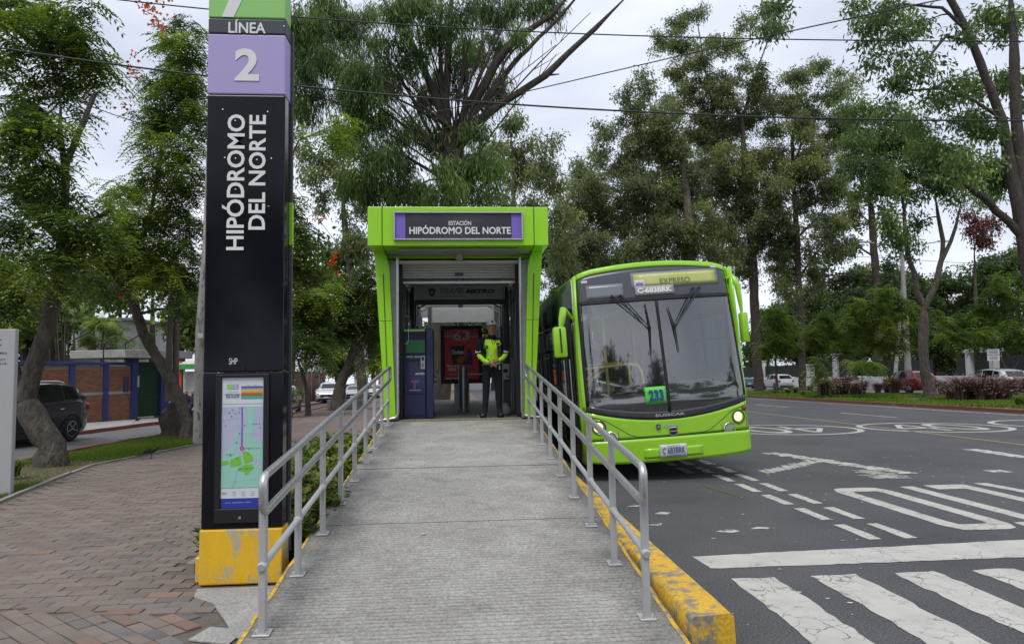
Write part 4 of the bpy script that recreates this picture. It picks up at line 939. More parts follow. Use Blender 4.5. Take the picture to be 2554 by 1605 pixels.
b = MB(); b.lathe([(.090, 0), (.092, .02), (.086, .05), (.068, .078), (.04, .09), (.0, .094)], (0, .0, 1.675), 20); b.grid(lambda u, v: ((u-.5)*.16, -.07-.085*v*math.cos((u-.5)*2.4), 1.695-.012*v-.02*abs(u-.5)), 8, 3); gadd('cap', b, mat('white_cap', (.50, .51, .52), .7), 60)
b = MB(); b.box((0, -.098, 1.735), (.035, .006, .028)); gadd('cap_badge', b, M_blk)
b = MB(); b.box((0, -.108, 1.615), (.020, .03, .036), bev=.008); b.tube([(-.026, -.088, 1.578), (0, -.098, 1.576), (.026, -.088, 1.578)], .006, 6)
gadd('nose_and_mouth', b, mat('lip_skin', (.16, .065, .045), .5))
for s in (-1, 1):
    b = MB(); b.lathe([(0, -.009), (.011, -.004), (.011, .004), (0, .009)], (s*.030, -.084, 1.642), 8); gadd('eye', b, M_blk)
    b = MB(); b.box((s*.082, .0, 1.62), (.014, .032, .055), bev=.006); gadd('ear', b, M_skin)
b = MB(); b.tube([(-.018, -.10, 1.42), (.0, -.135, 1.30)], .005, 5); b.tube([(.07, -.10, 1.42), (.0, -.138, 1.29)], .006, 5); gadd('lanyard', b, M_blk)
b = MB(); b.box((-.105, -.122, 1.27), (.045, .012, .06), bev=.003); gadd('chest_badge', b, M_dgrey)
b = MB(); b.box((.095, -.125, 1.33), (.06, .02, .04), bev=.003); b.box((.10, -.125, 1.265), (.05, .03, .08), bev=.006); gadd('radio', b, M_blk)
b = MB(); b.box((.10, -.133, 1.298), (.05, .012, .012)); b.box((-.02, -.135, 1.16), (.06, .008, .07), bev=.004); gadd('reflective_patch', b, M_refl)
b = MB(); b.lathe([(.16, 0), (.166, .02), (.166, .05), (.155, .06)], (0, 0, .955), 20)
for i, v in enumerate(b.v): b.v[i] = (v[0], v[1]*.78, v[2])
gadd('belt', b, M_refl, 50)
b = MB(); b.box((-.0, -.14, .955), (.05, .02, .035), bev=.003); gadd('yellow_glove', b, M_hv)
b = MB(); b.box((.12, -.115, .90), (.022, .012, .07), bev=.003); gadd('key_ring', b, M_refl)
b = MB(); b.tube([(-.055, -.02, 1.50), (-.06, -.07, 1.47), (0, -.085, 1.455), (.06, -.07, 1.47), (.055, -.02, 1.50)], [.016]*5, 6); gadd('collar', b, M_blk)
for s, tx in ((-1, -.205), (1, .145)):
    b = MB(); b.box((tx*.88, -.065, .045), (.10, .26, .085), Matrix.Rotation(-s*0.0+(-.25 if s < 0 else .03), 3, 'Z'), bev=.03); gadd('boot', b, mat('black_boot_leather', (.012, .012, .013), .3), 60)

# ================================================================ BUS
BR = 0.058
bus = empty('city_bus', (3.16, 10.42, 0), 'lime green articulated style city bus with green 233 card in the windscreen, headlamps lit, standing at the station', 'bus', rot=(0, -BR, 0))
bus['label'] = 'lime green city bus with a 233 card in its windscreen, stopped beside the station'
# local frame: x to the right in the photo, y backwards along the bus, z up, front face near y = 0
HW, TOPV, BOTV = 1.27, 3.30, .30
def hw(v): return HW-.045*max(0, (v-1.3)/2)**1.5
def FS(u, v, off=0.0):
    """front face of the bus: bowed across, raked above the waist; u in -1..1 of the half width, off = outwards"""
    a = abs(u); x = u*hw(v)
    y = .09*a**2+.11*max(0, (a-.88)/.12)**2.2
    y += .15*max(0, v-1.25)*1.0+.05*max(0, v-2.9)**2*4 if v > 1.25 else .03*(1.25-v)
    if v < .66: y -= .035
    nx = math.copysign(min(.9, .26*a+1.2*max(0, a-.88)), u); n = Vector((nx, -1, .12 if v > 1.25 else 0)).normalized()
    return (x+n.x*off, y+n.y*off, v+n.z*off)
def patch(nm, ul, ur, v0, v1, m, off=0.0, nu=28, nv=10, par=None, th=.012, sm=True):
    """quad patch of the front: ul(t), ur(t) side limits, v0(u), v1(u) lower / upper limits (functions or numbers)"""
    fn = lambda f, a: f(a) if callable(f) else f
    def P(s, t):
        l, r_ = fn(ul, t), fn(ur, t); u = l+(r_-l)*s
        a, c = fn(v0, u), fn(v1, u); return FS(u, a+(c-a)*t, off)
    b = MB(); b.grid(P, nu, nv); o = b.build(nm, m, par or bus, smooth='all' if sm else False)
    if th: solidify(o, th, -1)
    return o
bow = lambda u: .11*(1-u*u)                      # roof bow
gb = lambda u: 1.20-.17*(1-u*u)                  # lower edge of glass
bb_ = lambda u: 1.11-.20*(1-u*u)                 # lower edge of black band
top = lambda u: 3.20+bow(u)-.10*max(0, abs(u)-.8)**1*2
patch('front_lower_panel', -1, 1, .66, lambda u: bb_(u)-.004, M_busg, 0, 40, 8)
patch('bumper', -1, 1, lambda u: BOTV+.05*abs(u)**4, .652, M_busg, .018, 40, 8)
patch('bumper_lip', -.99, .99, .64, .66, M_rub, -.004, 30, 1)
patch('windscreen_surround', -.965, .965, bb_, lambda u: gb(u), M_busdk, .004, 40, 3)
patch('corner_pillar', -1, -.965, 1.10, lambda u: top(u), M_busg, .006, 5, 20); patch('corner_pillar', .965, 1, 1.10, lambda u: top(u), M_busg, .006, 5, 20)
patch('windscreen_seal', -.965, -.935, gb, 2.72, M_rub, .008, 2, 16); patch('windscreen_seal', .935, .965, gb, 2.72, M_rub, .008, 2, 16)
patch('header_panel', -.965, .965, 2.72, lambda u: top(u)-.07, mat('bus_header_panel', (.065, .07, .082), .25, coat=.3), .006, 40, 8)
patch('roof_front_rim', -.965, .965, lambda u: top(u)-.07, lambda u: top(u)+.01, M_busg, .012, 40, 3)
patch('windscreen_seal', -.965, .965, 2.70, 2.735, M_rub, .014, 30, 1)
for a, c in ((-.935, -.015), (.015, .935)):
    patch('windscreen_pane', a, c, lambda u: gb(u)+.005, 2.71, M_wind, .0, 20, 12, th=0)
patch('centre_pillar', -.017, .017, lambda u: gb(u)-.01, 2.72, M_rub, .012, 2, 14)
for s in (-1, 1): patch('panel_seam', s*.62-.002, s*.62+.002, .66, .78, M_rub, .002, 1, 2, th=0)
def fbox(nm, u0, v0, u1, v1, m, off=.01, th=.01, par=None, nu=8, nv=4): return patch(nm, u0/HW, u1/HW, v0, v1, m, off, nu, nv, par, th)
# seams of the flap between the lamps
def seam(pts, w=.006):
    b = MB(); b.tube([FS(u/HW, v, .001) for u, v in pts], w, 5, False); return b.build('flap_seam', M_busdk, bus)
seam([(-1.17, 1.02), (-1.10, 1.0), (-.95, .94), (-.80, .84), (-.62, .72), (-.5, .68), (0, .675), (.5, .68), (.62, .72), (.80, .84), (.95, .95), (1.10, 1.0), (1.17, 1.02)], .0045)
seam([(-1.2, 1.10), (-1.2, .7)], .003); seam([(1.2, 1.10), (1.2, .7)], .003)
# destination displays
M_disp = mat('display_yellow', (.42, .45, .10), .3, var=(.50, .52, .22), vscale=3)
fbox('display_window', -.36, 2.90, 1.06, 3.15, mat('display_glass_rim', (.22, .23, .22), .25), .010)
ds = fbox('destination_display', -.32, 2.93, 1.02, 3.12, M_disp, .014)
fbox('side_display_window', -1.08, 2.78, -.50, 3.00, mat('display_grey_glass', (.17, .185, .20), .15, coat=.4), .010)
def ftext(s, u0, v0, u1, v1, m, off, bold=.02, par=None, shear=0):
    a, c = Vector(FS(u0/HW, (v0+v1)/2, off)), Vector(FS(u1/HW, (v0+v1)/2, off)); xa = (c-a).normalized()
    up = (Vector(FS((u0+u1)/2/HW, v1, off))-Vector(FS((u0+u1)/2/HW, v0, off))).normalized()
    return text(s, u1-u0, v1-v0, (a+c)/2, xa, up, m, par or bus, 'lettering', bold, .002, shear)
ftext('EXPRESO', .10, 2.955, .58, 3.035, mat('display_ink', (.10, .12, .07), .5), .022, .0)
fbox('display_sticker', -.32, 2.93, -.15, 3.03, mat('sticker_pale', (.5, .5, .52), .5), .020, .003); fbox('display_sticker', -.29, 2.955, -.18, 2.985, M_viol, .025, .002)
pl = fbox('header_plate', -.32, 2.79, .30, 2.93, mat('plate_grey', (.30, .30, .30), .5), .026, .004); ftext('C-683BRK', -.28, 2.82, .26, 2.905, M_white, .034, .045)
for u, v in ((-1.10, 3.06), (1.02, 3.18)): fbox('marker_lamp', u-.045, v-.02, u+.05, v+.02, mat('lamp_lens_clear', (.5, .5, .5), .15, coat=.5), .012, .02)
# 233 card
fbox('route_card', -.35, 1.145, -.035, 1.40, mat('card_green', (.10, .50, .06), .5), .012, .004); ftext('233', -.30, 1.185, -.075, 1.355, mat('card_blue_ink', (.01, .07, .22), .5), .020, .045)
# builder's names and badges
ftext('BUSSCAR', -.22, .955, .22, .995, mat('silver_letters', (.55, .56, .57), .3, .6), .014, .02)
ftext('SCANIA', -.13, .80, .12, .838, mat('silver_letters_b', (.62, .63, .63), .3, .6), .012, .03)
b = MB(); c = FS(-.19/HW, .815, .01); b.cyl((c[0], c[1]+.01, c[2]), (c[0], c[1]-.008, c[2]), .034, 20); b.prism([(c[0]-.035, c[2]+.01), (c[0]+.035, c[2]+.01), (c[0]+.03, c[2]-.03), (c[0], c[2]-.052), (c[0]-.03, c[2]-.03)][::-1], (0, c[1]-.002, 0), (1, 0, 0), (0, 0, 1), .01); b.build('badge', mat('badge_navy', (.05, .06, .12), .3), bus)
b = MB(); b.cyl((c[0], c[1]-.014, c[2]-.005), (c[0], c[1]-.010, c[2]-.005), .018, 14); b.build('badge_emblem', M_chrome, bus)
b = MB(); c = FS(.03/HW, .73, .004); b.box((c[0], c[1], c[2]), (.125, .02, .125), bev=.02); e = b.build('square_emblem', M_chrome, bus)
for dz in (.028, -.028): b = MB(); b.box((c[0], c[1]-.012, c[2]+dz), (.10, .01, .042), bev=.006); b.build('emblem_inset', M_blk, e)
fbox('plate_recess', -.44, .36, .44, .50, M_busg, .026, .02)
fbox('licence_plate', -.21, .36, .19, .545, mat('plate_white', (.55, .56, .58), .45), .05, .01); ftext('C 683BRK', -.18, .41, .165, .505, mat('plate_blue', (.07, .10, .25), .5), .058, .02); ftext('TRANSPORTE', -.11, .515, .09, .535, mat('plate_ink', (.05, .05, .06), .5), .058, .0); ftext('GUATEMALA', -.11, .372, .09, .392, MATS['plate_ink'], .058, .0)
# lamps
M_lens = mat('headlamp_lens', (.30, .29, .27), .12, coat=.6); M_lit = mat('lit_headlamp', (1.0, .70, .34), .2, emit=1.15); M_amb = mat('amber_lens', (.30, .04, .02), .2, coat=.5)
for s in (-1, 1):
    for (u, v, r_, lit) in ((1.065, .86, .092, 1), (.905, .685, .088, 0), (1.165, .985, .036, 2)):
        c = Vector(FS(s*u/HW, v, .0)); p = Vector(FS(s*u/HW, v, .1)); n = (p-c).normalized(); q_ = n.to_track_quat('Z', 'Y').to_matrix()
        def ringm(prof, nm, m, par=bus):
            b = MB(); b.lathe(prof, n=24); b.v = [tuple(c+q_ @ Vector(v_)) for v_ in b.v]; return b.build(nm, m, par, smooth=40)
        if lit < 2:
            hl = ringm([(r_+.012, -.02), (r_+.014, .010), (r_+.006, .016), (r_-.004, .010), (r_-.004, -.02)], 'headlight' if lit else 'fog_light', M_chrome if not lit else M_busdk)
            ringm([(0.001, -.03), (r_*.4, -.012), (r_, .004)][::1], 'reflector', M_chrome, hl) if False else None
            b = MB(); b.grid(lambda a, t: tuple(c+q_ @ Vector(((r_-.004)*t*math.cos(a*2*math.pi), (r_-.004)*t*math.sin(a*2*math.pi), .012-.018*t*t))), 24, 4)
            b.build('lens', M_lens, hl, smooth='all')
            if lit:
                b = MB(); b.grid(lambda a, t: tuple(c+q_ @ Vector((-.01+(r_*.74)*t*math.cos(a*2*math.pi), (r_*.74)*t*math.sin(a*2*math.pi), .016-.01*t*t))), 20, 3); b.build('lit_reflector', M_lit, hl, smooth='all')
            else:
                b = MB()
                for k in range(-3, 4): h_ = math.sqrt(max(0, 1-(k/4)**2))*r_*.85; A = c+q_ @ Vector((k*r_/4.2, -h_, .012)); B = c+q_ @ Vector((k*r_/4.2, h_, .012)); b.bar(A, B, .003, .003)
                b.build('lens_rib', M_greym, hl)
        else:
            ringm([(r_+.008, -.01), (r_+.008, .006), (r_, .010)], 'lamp_bezel', M_busdk); b = MB(); b.grid(lambda a, t: tuple(c+q_ @ Vector((r_*t*math.cos(a*2*math.pi), r_*t*math.sin(a*2*math.pi), .022-.014*t*t))), 18, 4); b.build('side_marker', M_amb, bus, smooth='all')
# wipers (twin arm pantographs)
def wiper(p0, p1, joint, b0, b1):
    b = MB()
    J = FS(joint[0]/HW, joint[1], .075)
    for p, dj in ((p0, (0, .012)), (p1, (.0, -.012))):
        A = FS(p[0]/HW, p[1], .03); A2 = FS(p[0]/HW, p[1], .07); B = (J[0], J[1], J[2]+dj[1]); b.tube([A, A2], .022, 8); b.tube([A2, [(A2[i]*.7+B[i]*.3) for i in range(3)], B], [.014, .010, .007], 6)
        M_ = [(A2[i]*.85+B[i]*.15) for i in range(3)]
    o = b.build('wiper_arm', M_blk, bus)
    b = MB(); b.tube([FS(b0[0]/HW, b0[1], .03), FS((b0[0]+joint[0])/2/HW, (b0[1]+joint[1])/2, .035), FS(joint[0]/HW, joint[1], .045), FS((b1[0]+joint[0])/2/HW, (b1[1]+joint[1])/2, .035), FS(b1[0]/HW, b1[1], .03)], [.005, .010, .014, .010, .005], 6); b.tube([FS(joint[0]/HW, joint[1], .03), J], .012, 6)
    b.build('wiper_blade', M_rub, bus)
wiper((-.69, 2.80), (-.56, 2.80), (-.16, 2.28), (-.19, 2.66), (-.19, 1.86)); wiper((.60, 2.84), (.70, 2.84), (.22, 2.26), (.16, 2.58), (.24, 1.88))
# side shells (both sides), roof, rear
M_side = mglass('side_window_glass', (.34, .38, .37), .02, f0=.10)
LEN = 12.0
def side(s):
    x = s*HW
    Y0 = .34
    # wall below and above the windows
    spans = [(Y0+.28, Y0+1.45, 'door'), (Y0+1.6, 3.1), (3.18, 4.7), (4.78, 5.9), (5.95, 7.15, 'door'), (7.2, 8.8), (8.88, 10.4), (10.48, 11.8)]
    xt = s*hw(2.9)
    def wall(nm, y0, y1, z0, z1, m, off=0, th=.03, nz=4):
        b = MB(); b.grid(lambda a, t: (s*(hw(z0+(z1-z0)*t)+off), y0+(y1-y0)*(a if s < 0 else a), z0+(z1-z0)*t), 2, nz); o = b.build(nm, m, bus, smooth='all'); solidify(o, th, 1 if s > 0 else 1)
        for p in o.data.polygons: pass
        return o
    wall('corner_panel', .30, Y0+.27, BOTV, 3.16, M_busg if True else M_busdk)
    wall('skirt_panel', Y0+.28, LEN, BOTV, 1.25, M_busg if s > 0 else mat('side_dark_skirt', (.018, .04, .012), .25, coat=.5))  # skirt and cantrail on the platform side get a much darker green
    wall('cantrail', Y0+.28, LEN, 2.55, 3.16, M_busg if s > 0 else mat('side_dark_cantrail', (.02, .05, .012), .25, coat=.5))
    wall('window_band', Y0+.28, 3.1 if s > 0 else 2.0, 1.25, 1.38, M_busdk, 0); wall('window_band', Y0+.28, LEN, 1.25, 1.36, M_busdk, 0); wall('window_band', Y0+.28, LEN, 2.46, 2.55, M_busdk, 0)
    for yw_ in (.70, 1.86, 3.14, 4.74, 5.92, 7.18, 8.84, 10.44, 11.9):
        wall('window_pillar', yw_-.07, yw_+.07, 1.36, 2.46, M_busdk, 0)
    for sp in spans:
        if len(sp) == 3 and s < 0:
            y0, y1 = sp[0], sp[1]; b = MB()
            for a, c in ((y0, (y0+y1)/2-.02), ((y0+y1)/2+.02, y1)):
                b = MB(); b.box((x+s*.022, (a+c)/2, 1.53), (.03, c-a, 2.35), bev=.01); d = b.build('door_leaf', M_rub, bus)
                b = MB(); b.box((x+s*.040, (a+c)/2, 1.60), (.01, c-a-.12, 2.05), bev=.004); b.build('door_glass', M_glassd, d)
                b = MB(); b.cyl((x+s*.06, a+.06, 1.2), (x+s*.06, a+.06, 1.9), .012, 6); b.build('handle', M_gal, d)
        else:
            y0, y1 = sp[0], sp[1]; b = MB(); zc = 1.92; b.box((s*(hw(1.92)+.012), (y0+y1)/2, zc), (.014, y1-y0-.04, 1.12), Matrix.Rotation(-s*.02, 3, 'Y'), bev=.005); w_ = b.build('window', M_side, bus)
            b = MB(); b.box((s*(hw(1.92)+.022), (y0+y1)/2, 2.08), (.014, y1-y0-.04, .03), Matrix.Rotation(-s*.02, 3, 'Y')); b.box((s*(hw(1.92)+.022), (y0+y1)/2, 2.0), (.012, .03, 1.1), Matrix.Rotation(-s*.02, 3, 'Y')); b.build('window_bar', M_rub, w_)
            if s < 0: b = MB(); b.box((s*(hw(2.3)+.026), (y0*.6+y1*.4), 2.28), (.004, .26, .30), Matrix.Rotation(-s*.02, 3, 'Y')); b.build('open_vent_pane', M_greym, w_)
    for yw in (2.55, 8.6):
        b = MB(); b.v = []; b.lathe([(.30, -.12), (.46, -.12), (.50, -.07), (.50, .07), (.46, .12), (.30, .12)], n=28); R = Matrix.Rotation(math.pi/2, 3, 'Y'); b.v = [tuple(Vector((x-s*.16, yw, .50+.0))+R @ Vector(v_)) for v_ in b.v]; wo_ = b.build('wheel', M_tyre, bus, smooth=40)
        b = MB(); b.lathe([(0.01, .0), (.16, .05), (.20, .10), (.30, .11), (.30, .0)], n=20); b.v = [tuple(Vector((x-s*.16, yw, .50))+R @ Vector((v_[0], v_[1], s*v_[2]))) for v_ in b.v]; b.build('rim', M_greym, wo_, smooth=40)
        b = MB(); b.grid(lambda a, t: (x+s*.026, yw+(.56+.05*t)*math.cos(math.pi*a), .48+(.56+.05*t)*math.sin(math.pi*a)), 20, 1); b.build('wheel_arch', M_rub, bus)
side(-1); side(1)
b = MB()
def RF(a, t):
    u = -1+2*a; y = .62+t*(LEN-.62); z = 3.16+.15*(1-abs(u)**3.2); 
    if t < .0001: z -= .0
    return (u*hw(3.1), y, z)
b.grid(RF, 24, 6); rf = b.build('roof', M_busg, bus, smooth='all'); solidify(rf, .03, -1)
b = MB(); b.grid(lambda a, t: (lambda u: (lambda A, B: tuple(A[i]*(1-t)+B[i]*t for i in range(3)))(FS(u, top(u)+.01, .0), (u*hw(3.1), .66, 3.16+.15*(1-abs(u)**3.2))))(-1+2*a), 24, 3); b.build('roof_front_curve', M_busg, bus, smooth='all')
for y in (3.5, 7.5): b = MB(); b.box((0, y, 3.35), (.75, .75, .10), bev=.03); b.build('roof_hatch', M_busg, bus)
b = MB(); b.box((0, LEN, 1.75), (2.44, .05, 2.85), bev=.02); b.build('rear_wall', M_busg, bus)
# underside, floor, cab
b = MB(); b.box((0, 6.2, .42), (2.36, 11.4, .08)); b.build('chassis_floor', M_rub, bus)
b = MB(); b.box((0, 6.3, .93), (2.40, 11.2, .05)); b.build('cabin_floor', M_dgrey, bus)
b = MB(); b.box((0, .35, .8), (2.1, .1, .45)); b.build('bulkhead', M_dgrey, bus)
M_dash = mat('dashboard_grey', (.10, .105, .11), .6, var=(.13, .135, .14), vscale=3)
b = MB(); b.grid(lambda a, t: ((-1+2*a)*1.12, .28+.12*abs(-1+2*a)**2+t*.65, 1.16+.14*math.sin(t*2.2)+.10*(a > .5)*math.sin(t*math.pi)), 24, 6); o = b.build('dashboard', M_dash, bus, smooth='all'); solidify(o, .08, -1)
b = MB(); b.box((.62, .72, 1.36), (.62, .22, .16), bev=.05); b.build('instrument_binnacle', M_dash, bus)
b = MB(); P = [(.62+.22*math.cos(t), .95+.09*math.sin(t), 1.52+.20*math.sin(t)) for t in [k*math.pi/10 for k in range(21)]]; b.tube(P, .014, 8, False); b.tube([(.42, .95, 1.52), (.82, .95, 1.52)], .012, 6); b.tube([(.62, .95, 1.52), (.62, .80, 1.38)], .02, 6); b.build('steering_wheel', M_blk, bus)
b = MB(); b.box((.62, 1.65, 1.35), (.5, .48, .14), bev=.04); b.box((.62, 1.92, 1.75), (.48, .12, .75), bev=.05); b.build('driver_seat', mat('seat_fabric', (.05, .055, .075), .9), bus)
b = MB(); b.box((.68, 2.1, 1.8), (1.0, .04, 1.75)); b.build('driver_partition', mat('partition_panel', (.12, .13, .14), .4), bus)
M_yr = mat('yellow_grab_rail', (.85, .66, .14), .35, coat=.3)
for P in ([(-1.15, .80, 1.72), (-.35, .80, 1.76), (-.22, .80, 1.73), (-.16, .80, 1.60), (-.14, .80, 1.15)], [(-1.1, .95, 1.50), (-.85, .92, 1.72)], [(-.95, 1.2, 1.78), (-.4, 1.2, 1.78), (-.28, 1.2, 1.72), (-.26, 1.2, 1.0)], [(-.70, .95, .95), (-.70, .95, 3.0)], [(-1.1, .85, 1.4), (-.95, .85, 1.58), (-.75, .85, 1.70)], [(.1, 2.2, 1.0), (.1, 2.2, 3.1)]):
    b = MB(); b.tube(P, .024, 8); b.build('grab_rail', M_yr, bus, smooth=60)
for i in range(6):
    for sx in (-.85, .85):
        if sx > 0 and i == 0: continue
        b = MB(); b.box((sx, 3.0+i*.95, 1.40), (.82, .42, .10), bev=.03); b.box((sx, 3.2+i*.95, 1.75), (.82, .08, .70), bev=.03); b.build('passenger_seat', MATS['seat_fabric'], bus)
b = MB(); b.box((-1.05, .55, 1.60), (.02, .04, .36)); b.build('window_notice', mat('notice_yellow', (.45, .48, .08), .5), bus)
b = MB(); b.box((-.45, .62, 1.36), (.42, .05, .12), bev=.01); b.build('dash_box', M_blk, bus)
b = MB(); b.box((-.6, .8, 3.0), (1.1, .5, .2), bev=.03); b.box((.6, .8, 3.0), (1.1, .5, .2), bev=.03); b.build('header_box', M_dash, bus)
# mirrors
b = MB(); b.tube([(-1.26, .42, 2.50), (-1.40, .22, 2.62), (-1.455, .12, 2.64), (-1.49, .10, 2.50), (-1.52, .10, 2.36)], [.02, .035, .06, .055, .03], 10); m1 = b.build('mirror_arm', M_busg, bus, smooth=60)
b = MB(); b.box((-1.545, .10, 2.16), (.20, .12, .46), bev=.035); mh = b.build('mirror_housing', M_busg, m1, smooth=40)
b = MB(); b.tube([(-1.54, .03, 2.36), (-1.54, .02, 2.0)], .012, 6); b.build('mirror_hinge', M_blk, m1)
b = MB(); b.tube([(1.22, .42, 2.98), (1.28, .34, 3.00), (1.33, .30, 2.86), (1.35, .30, 2.60), (1.36, .30, 2.42)], [.04, .04, .05, .035, .02], 10); m2 = b.build('mirror_arm', M_busg, bus, smooth=60)
b = MB(); b.box((1.38, .32, 2.20), (.11, .16, .46), bev=.03); b.build('mirror_housing', M_busg, m2, smooth=40)

# ================================================================ CARS
CARMESH = {}
def car_paint(c): return mat('car_paint', c, .25, coat=.7, metal=.2)
def make_car(name, label, loc, rotz, col, L=4.55, Wd=1.82, Hh=1.68, kind='suv', group=None, detail=True, plate=None):
    root = empty(name, loc, label, 'car', group, (0, 0, rotz)); mp = car_paint(col)
    # local: front at -y, length along y. outline rows: y, z_bottom, z_belt, z_top
    s_ = L/4.6; h = Hh/1.68
    if kind == 'suv': R_ = [(-2.30, .42, .62, .66), (-2.24, .30, .80, .86), (-2.0, .24, .95, 1.00), (-1.35, .22, 1.02, 1.08), (-1.05, .22, 1.04, 1.16), (-.45, .22, 1.05, 1.58), (-.1, .22, 1.05, 1.655), (.6, .22, 1.06, 1.68), (1.3, .22, 1.09, 1.64), (1.75, .24, 1.12, 1.56), (2.12, .27, 1.12, 1.14), (2.24, .36, .95, 1.02), (2.30, .46, .70, .78)]
    elif kind == 'hatch': R_ = [(-2.30, .40, .58, .62), (-2.2, .28, .76, .80), (-1.9, .2, .88, .92), (-1.2, .2, .95, 1.00), (-.9, .2, .97, 1.08), (-.25, .2, .98, 1.42), (.2, .2, .98, 1.50), (.9, .2, 1.0, 1.50), (1.5, .2, 1.02, 1.44), (1.9, .22, 1.04, 1.30), (2.18, .26, 1.02, 1.05), (2.26, .34, .85, .9), (2.30, .42, .65, .7)]
    else: R_ = [(-2.30, .40, .56, .60), (-2.2, .26, .70, .76), (-1.9, .2, .82, .88), (-1.1, .2, .92, .97), (-.85, .2, .95, 1.03), (-.2, .2, .96, 1.38), (.25, .2, .97, 1.45), (.8, .2, .98, 1.43), (1.35, .2, 1.0, 1.24), (1.7, .22, 1.0, 1.05), (2.1, .24, .98, 1.02), (2.24, .30, .85, .92), (2.30, .42, .65, .72)]
    R_ = [(a*s_, b_*h, c*h, d*h) for a, b_, c, d in R_]
    ys = [r_[0] for r_ in R_]
    def I(y, k): return float(np.interp(y, ys, [r_[k] for r_ in R_]))
    def half(y, z):
        e = min(1, max(0, (abs(y)/(L/2)-.72)/.28)); w0 = Wd/2*(1-.22*e*e)
        zb_ = I(y, 2); zt_ = I(y, 3)
        if z > zb_ and zt_-zb_ > .12: w0 -= .17*((z-zb_)/max(.3, zt_-zb_))
        if z < .35*h: w0 -= .04
        return w0
    b = MB(); ny = 36; Y = [-L/2+L*i/ny for i in range(ny+1)]; vs = []; nr = 0
    for y in Y:
        zb_, zl, zt_ = I(y, 1), I(y, 2), max(I(y, 3), I(y, 2)+.02)
        zsec = [zb_, zb_+.12, (zb_+zl)/2, zl-.05, zl, zl+(zt_-zl)*.45, zt_-.06*min(1, (zt_-zl)/.3)]
        ring = [(half(y, z), z) for z in zsec]+[(half(y, zt_)*.82, zt_-.008), (half(y, zt_)*.4, zt_)]
        full = ring+[(-x, z) for x, z in ring[::-1]]; nr = len(full)
        vs += [(x, y, z) for x, z in full]
    fs = [(i*nr+j, (i+1)*nr+j, (i+1)*nr+(j+1) % nr, i*nr+(j+1) % nr) for i in range(ny) for j in range(nr)]
    fs += [tuple(range(nr)), tuple(ny*nr+j for j in range(nr-1, -1, -1))]
    b.add(vs, fs); b.build('body', mp, root, smooth=50)
    def gl(nm, y0, y1, s, f0=.12, f1=.86, t0=0, t1=0):
        b = MB(); b.grid(lambda a, t: (lambda y: (lambda z: (s*(half(y, z)+.008), y, z))(I(y, 2)+(max(I(y, 3), I(y, 2)+.05)-I(y, 2))*(f0+(f1-f0)*t)))((y0+t0*t)*(1-a)+(y1+t1*t)*a), 8, 5)
        return b.build(nm, M_glassd, root, smooth='all')
    ya = R_[4][0]; yr = R_[9][0]
    for s in (-1, 1):
        gl('side_window', ya+.42*s_, .10*s_, s); gl('side_window', .18*s_, 1.05*s_, s); gl('side_window', 1.13*s_, yr-.05*s_, s, .16, .80, 0, -.15*s_)
        b = MB(); b.box((s*(Wd/2+.09), ya+.38*s_, 1.08*h), (.17, .10, .12), bev=.03); b.build('mirror', mp, root)
        for yy in (-.05*s_, .95*s_):
            b = MB(); b.box((s*(Wd/2+.008), yy, .92*h), (.02, .16, .025), bev=.004); b.build('door_handle', mp if kind != 'suv' else M_chrome, root)
        b = MB(); b.box((s*(Wd/2-.0), 0, .33*h), (.03, 2.0*s_, .10)); b.build('sill_trim', M_rub, root)
        for yy in (-1.42*s_, 1.38*s_):
            Rm = Matrix.Rotation(math.pi/2, 3, 'Y'); rw = .345*h/1.0 if kind == 'suv' else .315
            c = Vector((s*(Wd/2-.10), yy, rw))
            b = MB(); b.lathe([(rw*.62, -.11), (rw*.92, -.11), (rw, -.07), (rw, .07), (rw*.92, .11), (rw*.62, .11)], n=22); b.v = [tuple(c+Rm @ Vector((v[0], v[1], s*v[2]))) for v in b.v]; w_ = b.build('wheel', M_tyre, root, smooth=40)
            b = MB(); 
            for k in range(5): a = k*2*math.pi/5; b.bar(c+Rm @ Vector((0, 0, s*.09)), c+Rm @ Vector((rw*.62*math.cos(a), rw*.62*math.sin(a), s*.10)), .05, .02)
            b.lathe([(rw*.56, .06), (rw*.64, .11), (rw*.60, .115)], n=22, cap=False); k0 = len(b.v)-66; b.v[k0:] = [tuple(c+Rm @ Vector((v[0], v[1], s*v[2]))) for v in b.v[k0:]]
            b.build('rim', M_gal, w_, smooth=40)
            b = MB(); b.grid(lambda a, t: (s*(Wd/2+.006), yy+(rw+.02+.06*t)*math.cos(math.pi*a), rw+(rw+.02+.06*t)*math.sin(math.pi*a)), 16, 1); b.build('wheel_arch', M_rub, root)
    def endglass(k0, k1, nm):
        (y0, z0), (y1, z1) = (R_[k0][0], R_[k0][3]), (R_[k1][0], R_[k1][3]); s = 1 if y0 > 0 else -1
        def P(a, t):
            f = .10+.80*t; y = y0+(y1-y0)*f; z = I(y, 3)+.010; x = (-1+2*a)*half(y, z)*.80
            return (x, y+s*.012, z)
        b = MB(); b.grid(P, 8, 6); b.build(nm, M_glassd, root, smooth='all')
    endglass(4, 5, 'windscreen'); endglass(10 if kind != 'sedan' else 9, 9 if kind == 'suv' else 8 if kind == 'hatch' else 7, 'rear_window')
    Mt = MATS.get('tail_lens') or mat('tail_lens', (.40, .015, .012), .2, coat=.5); Mh = MATS.get('head_lens') or mat('head_lens', (.55, .57, .6), .15, coat=.6)
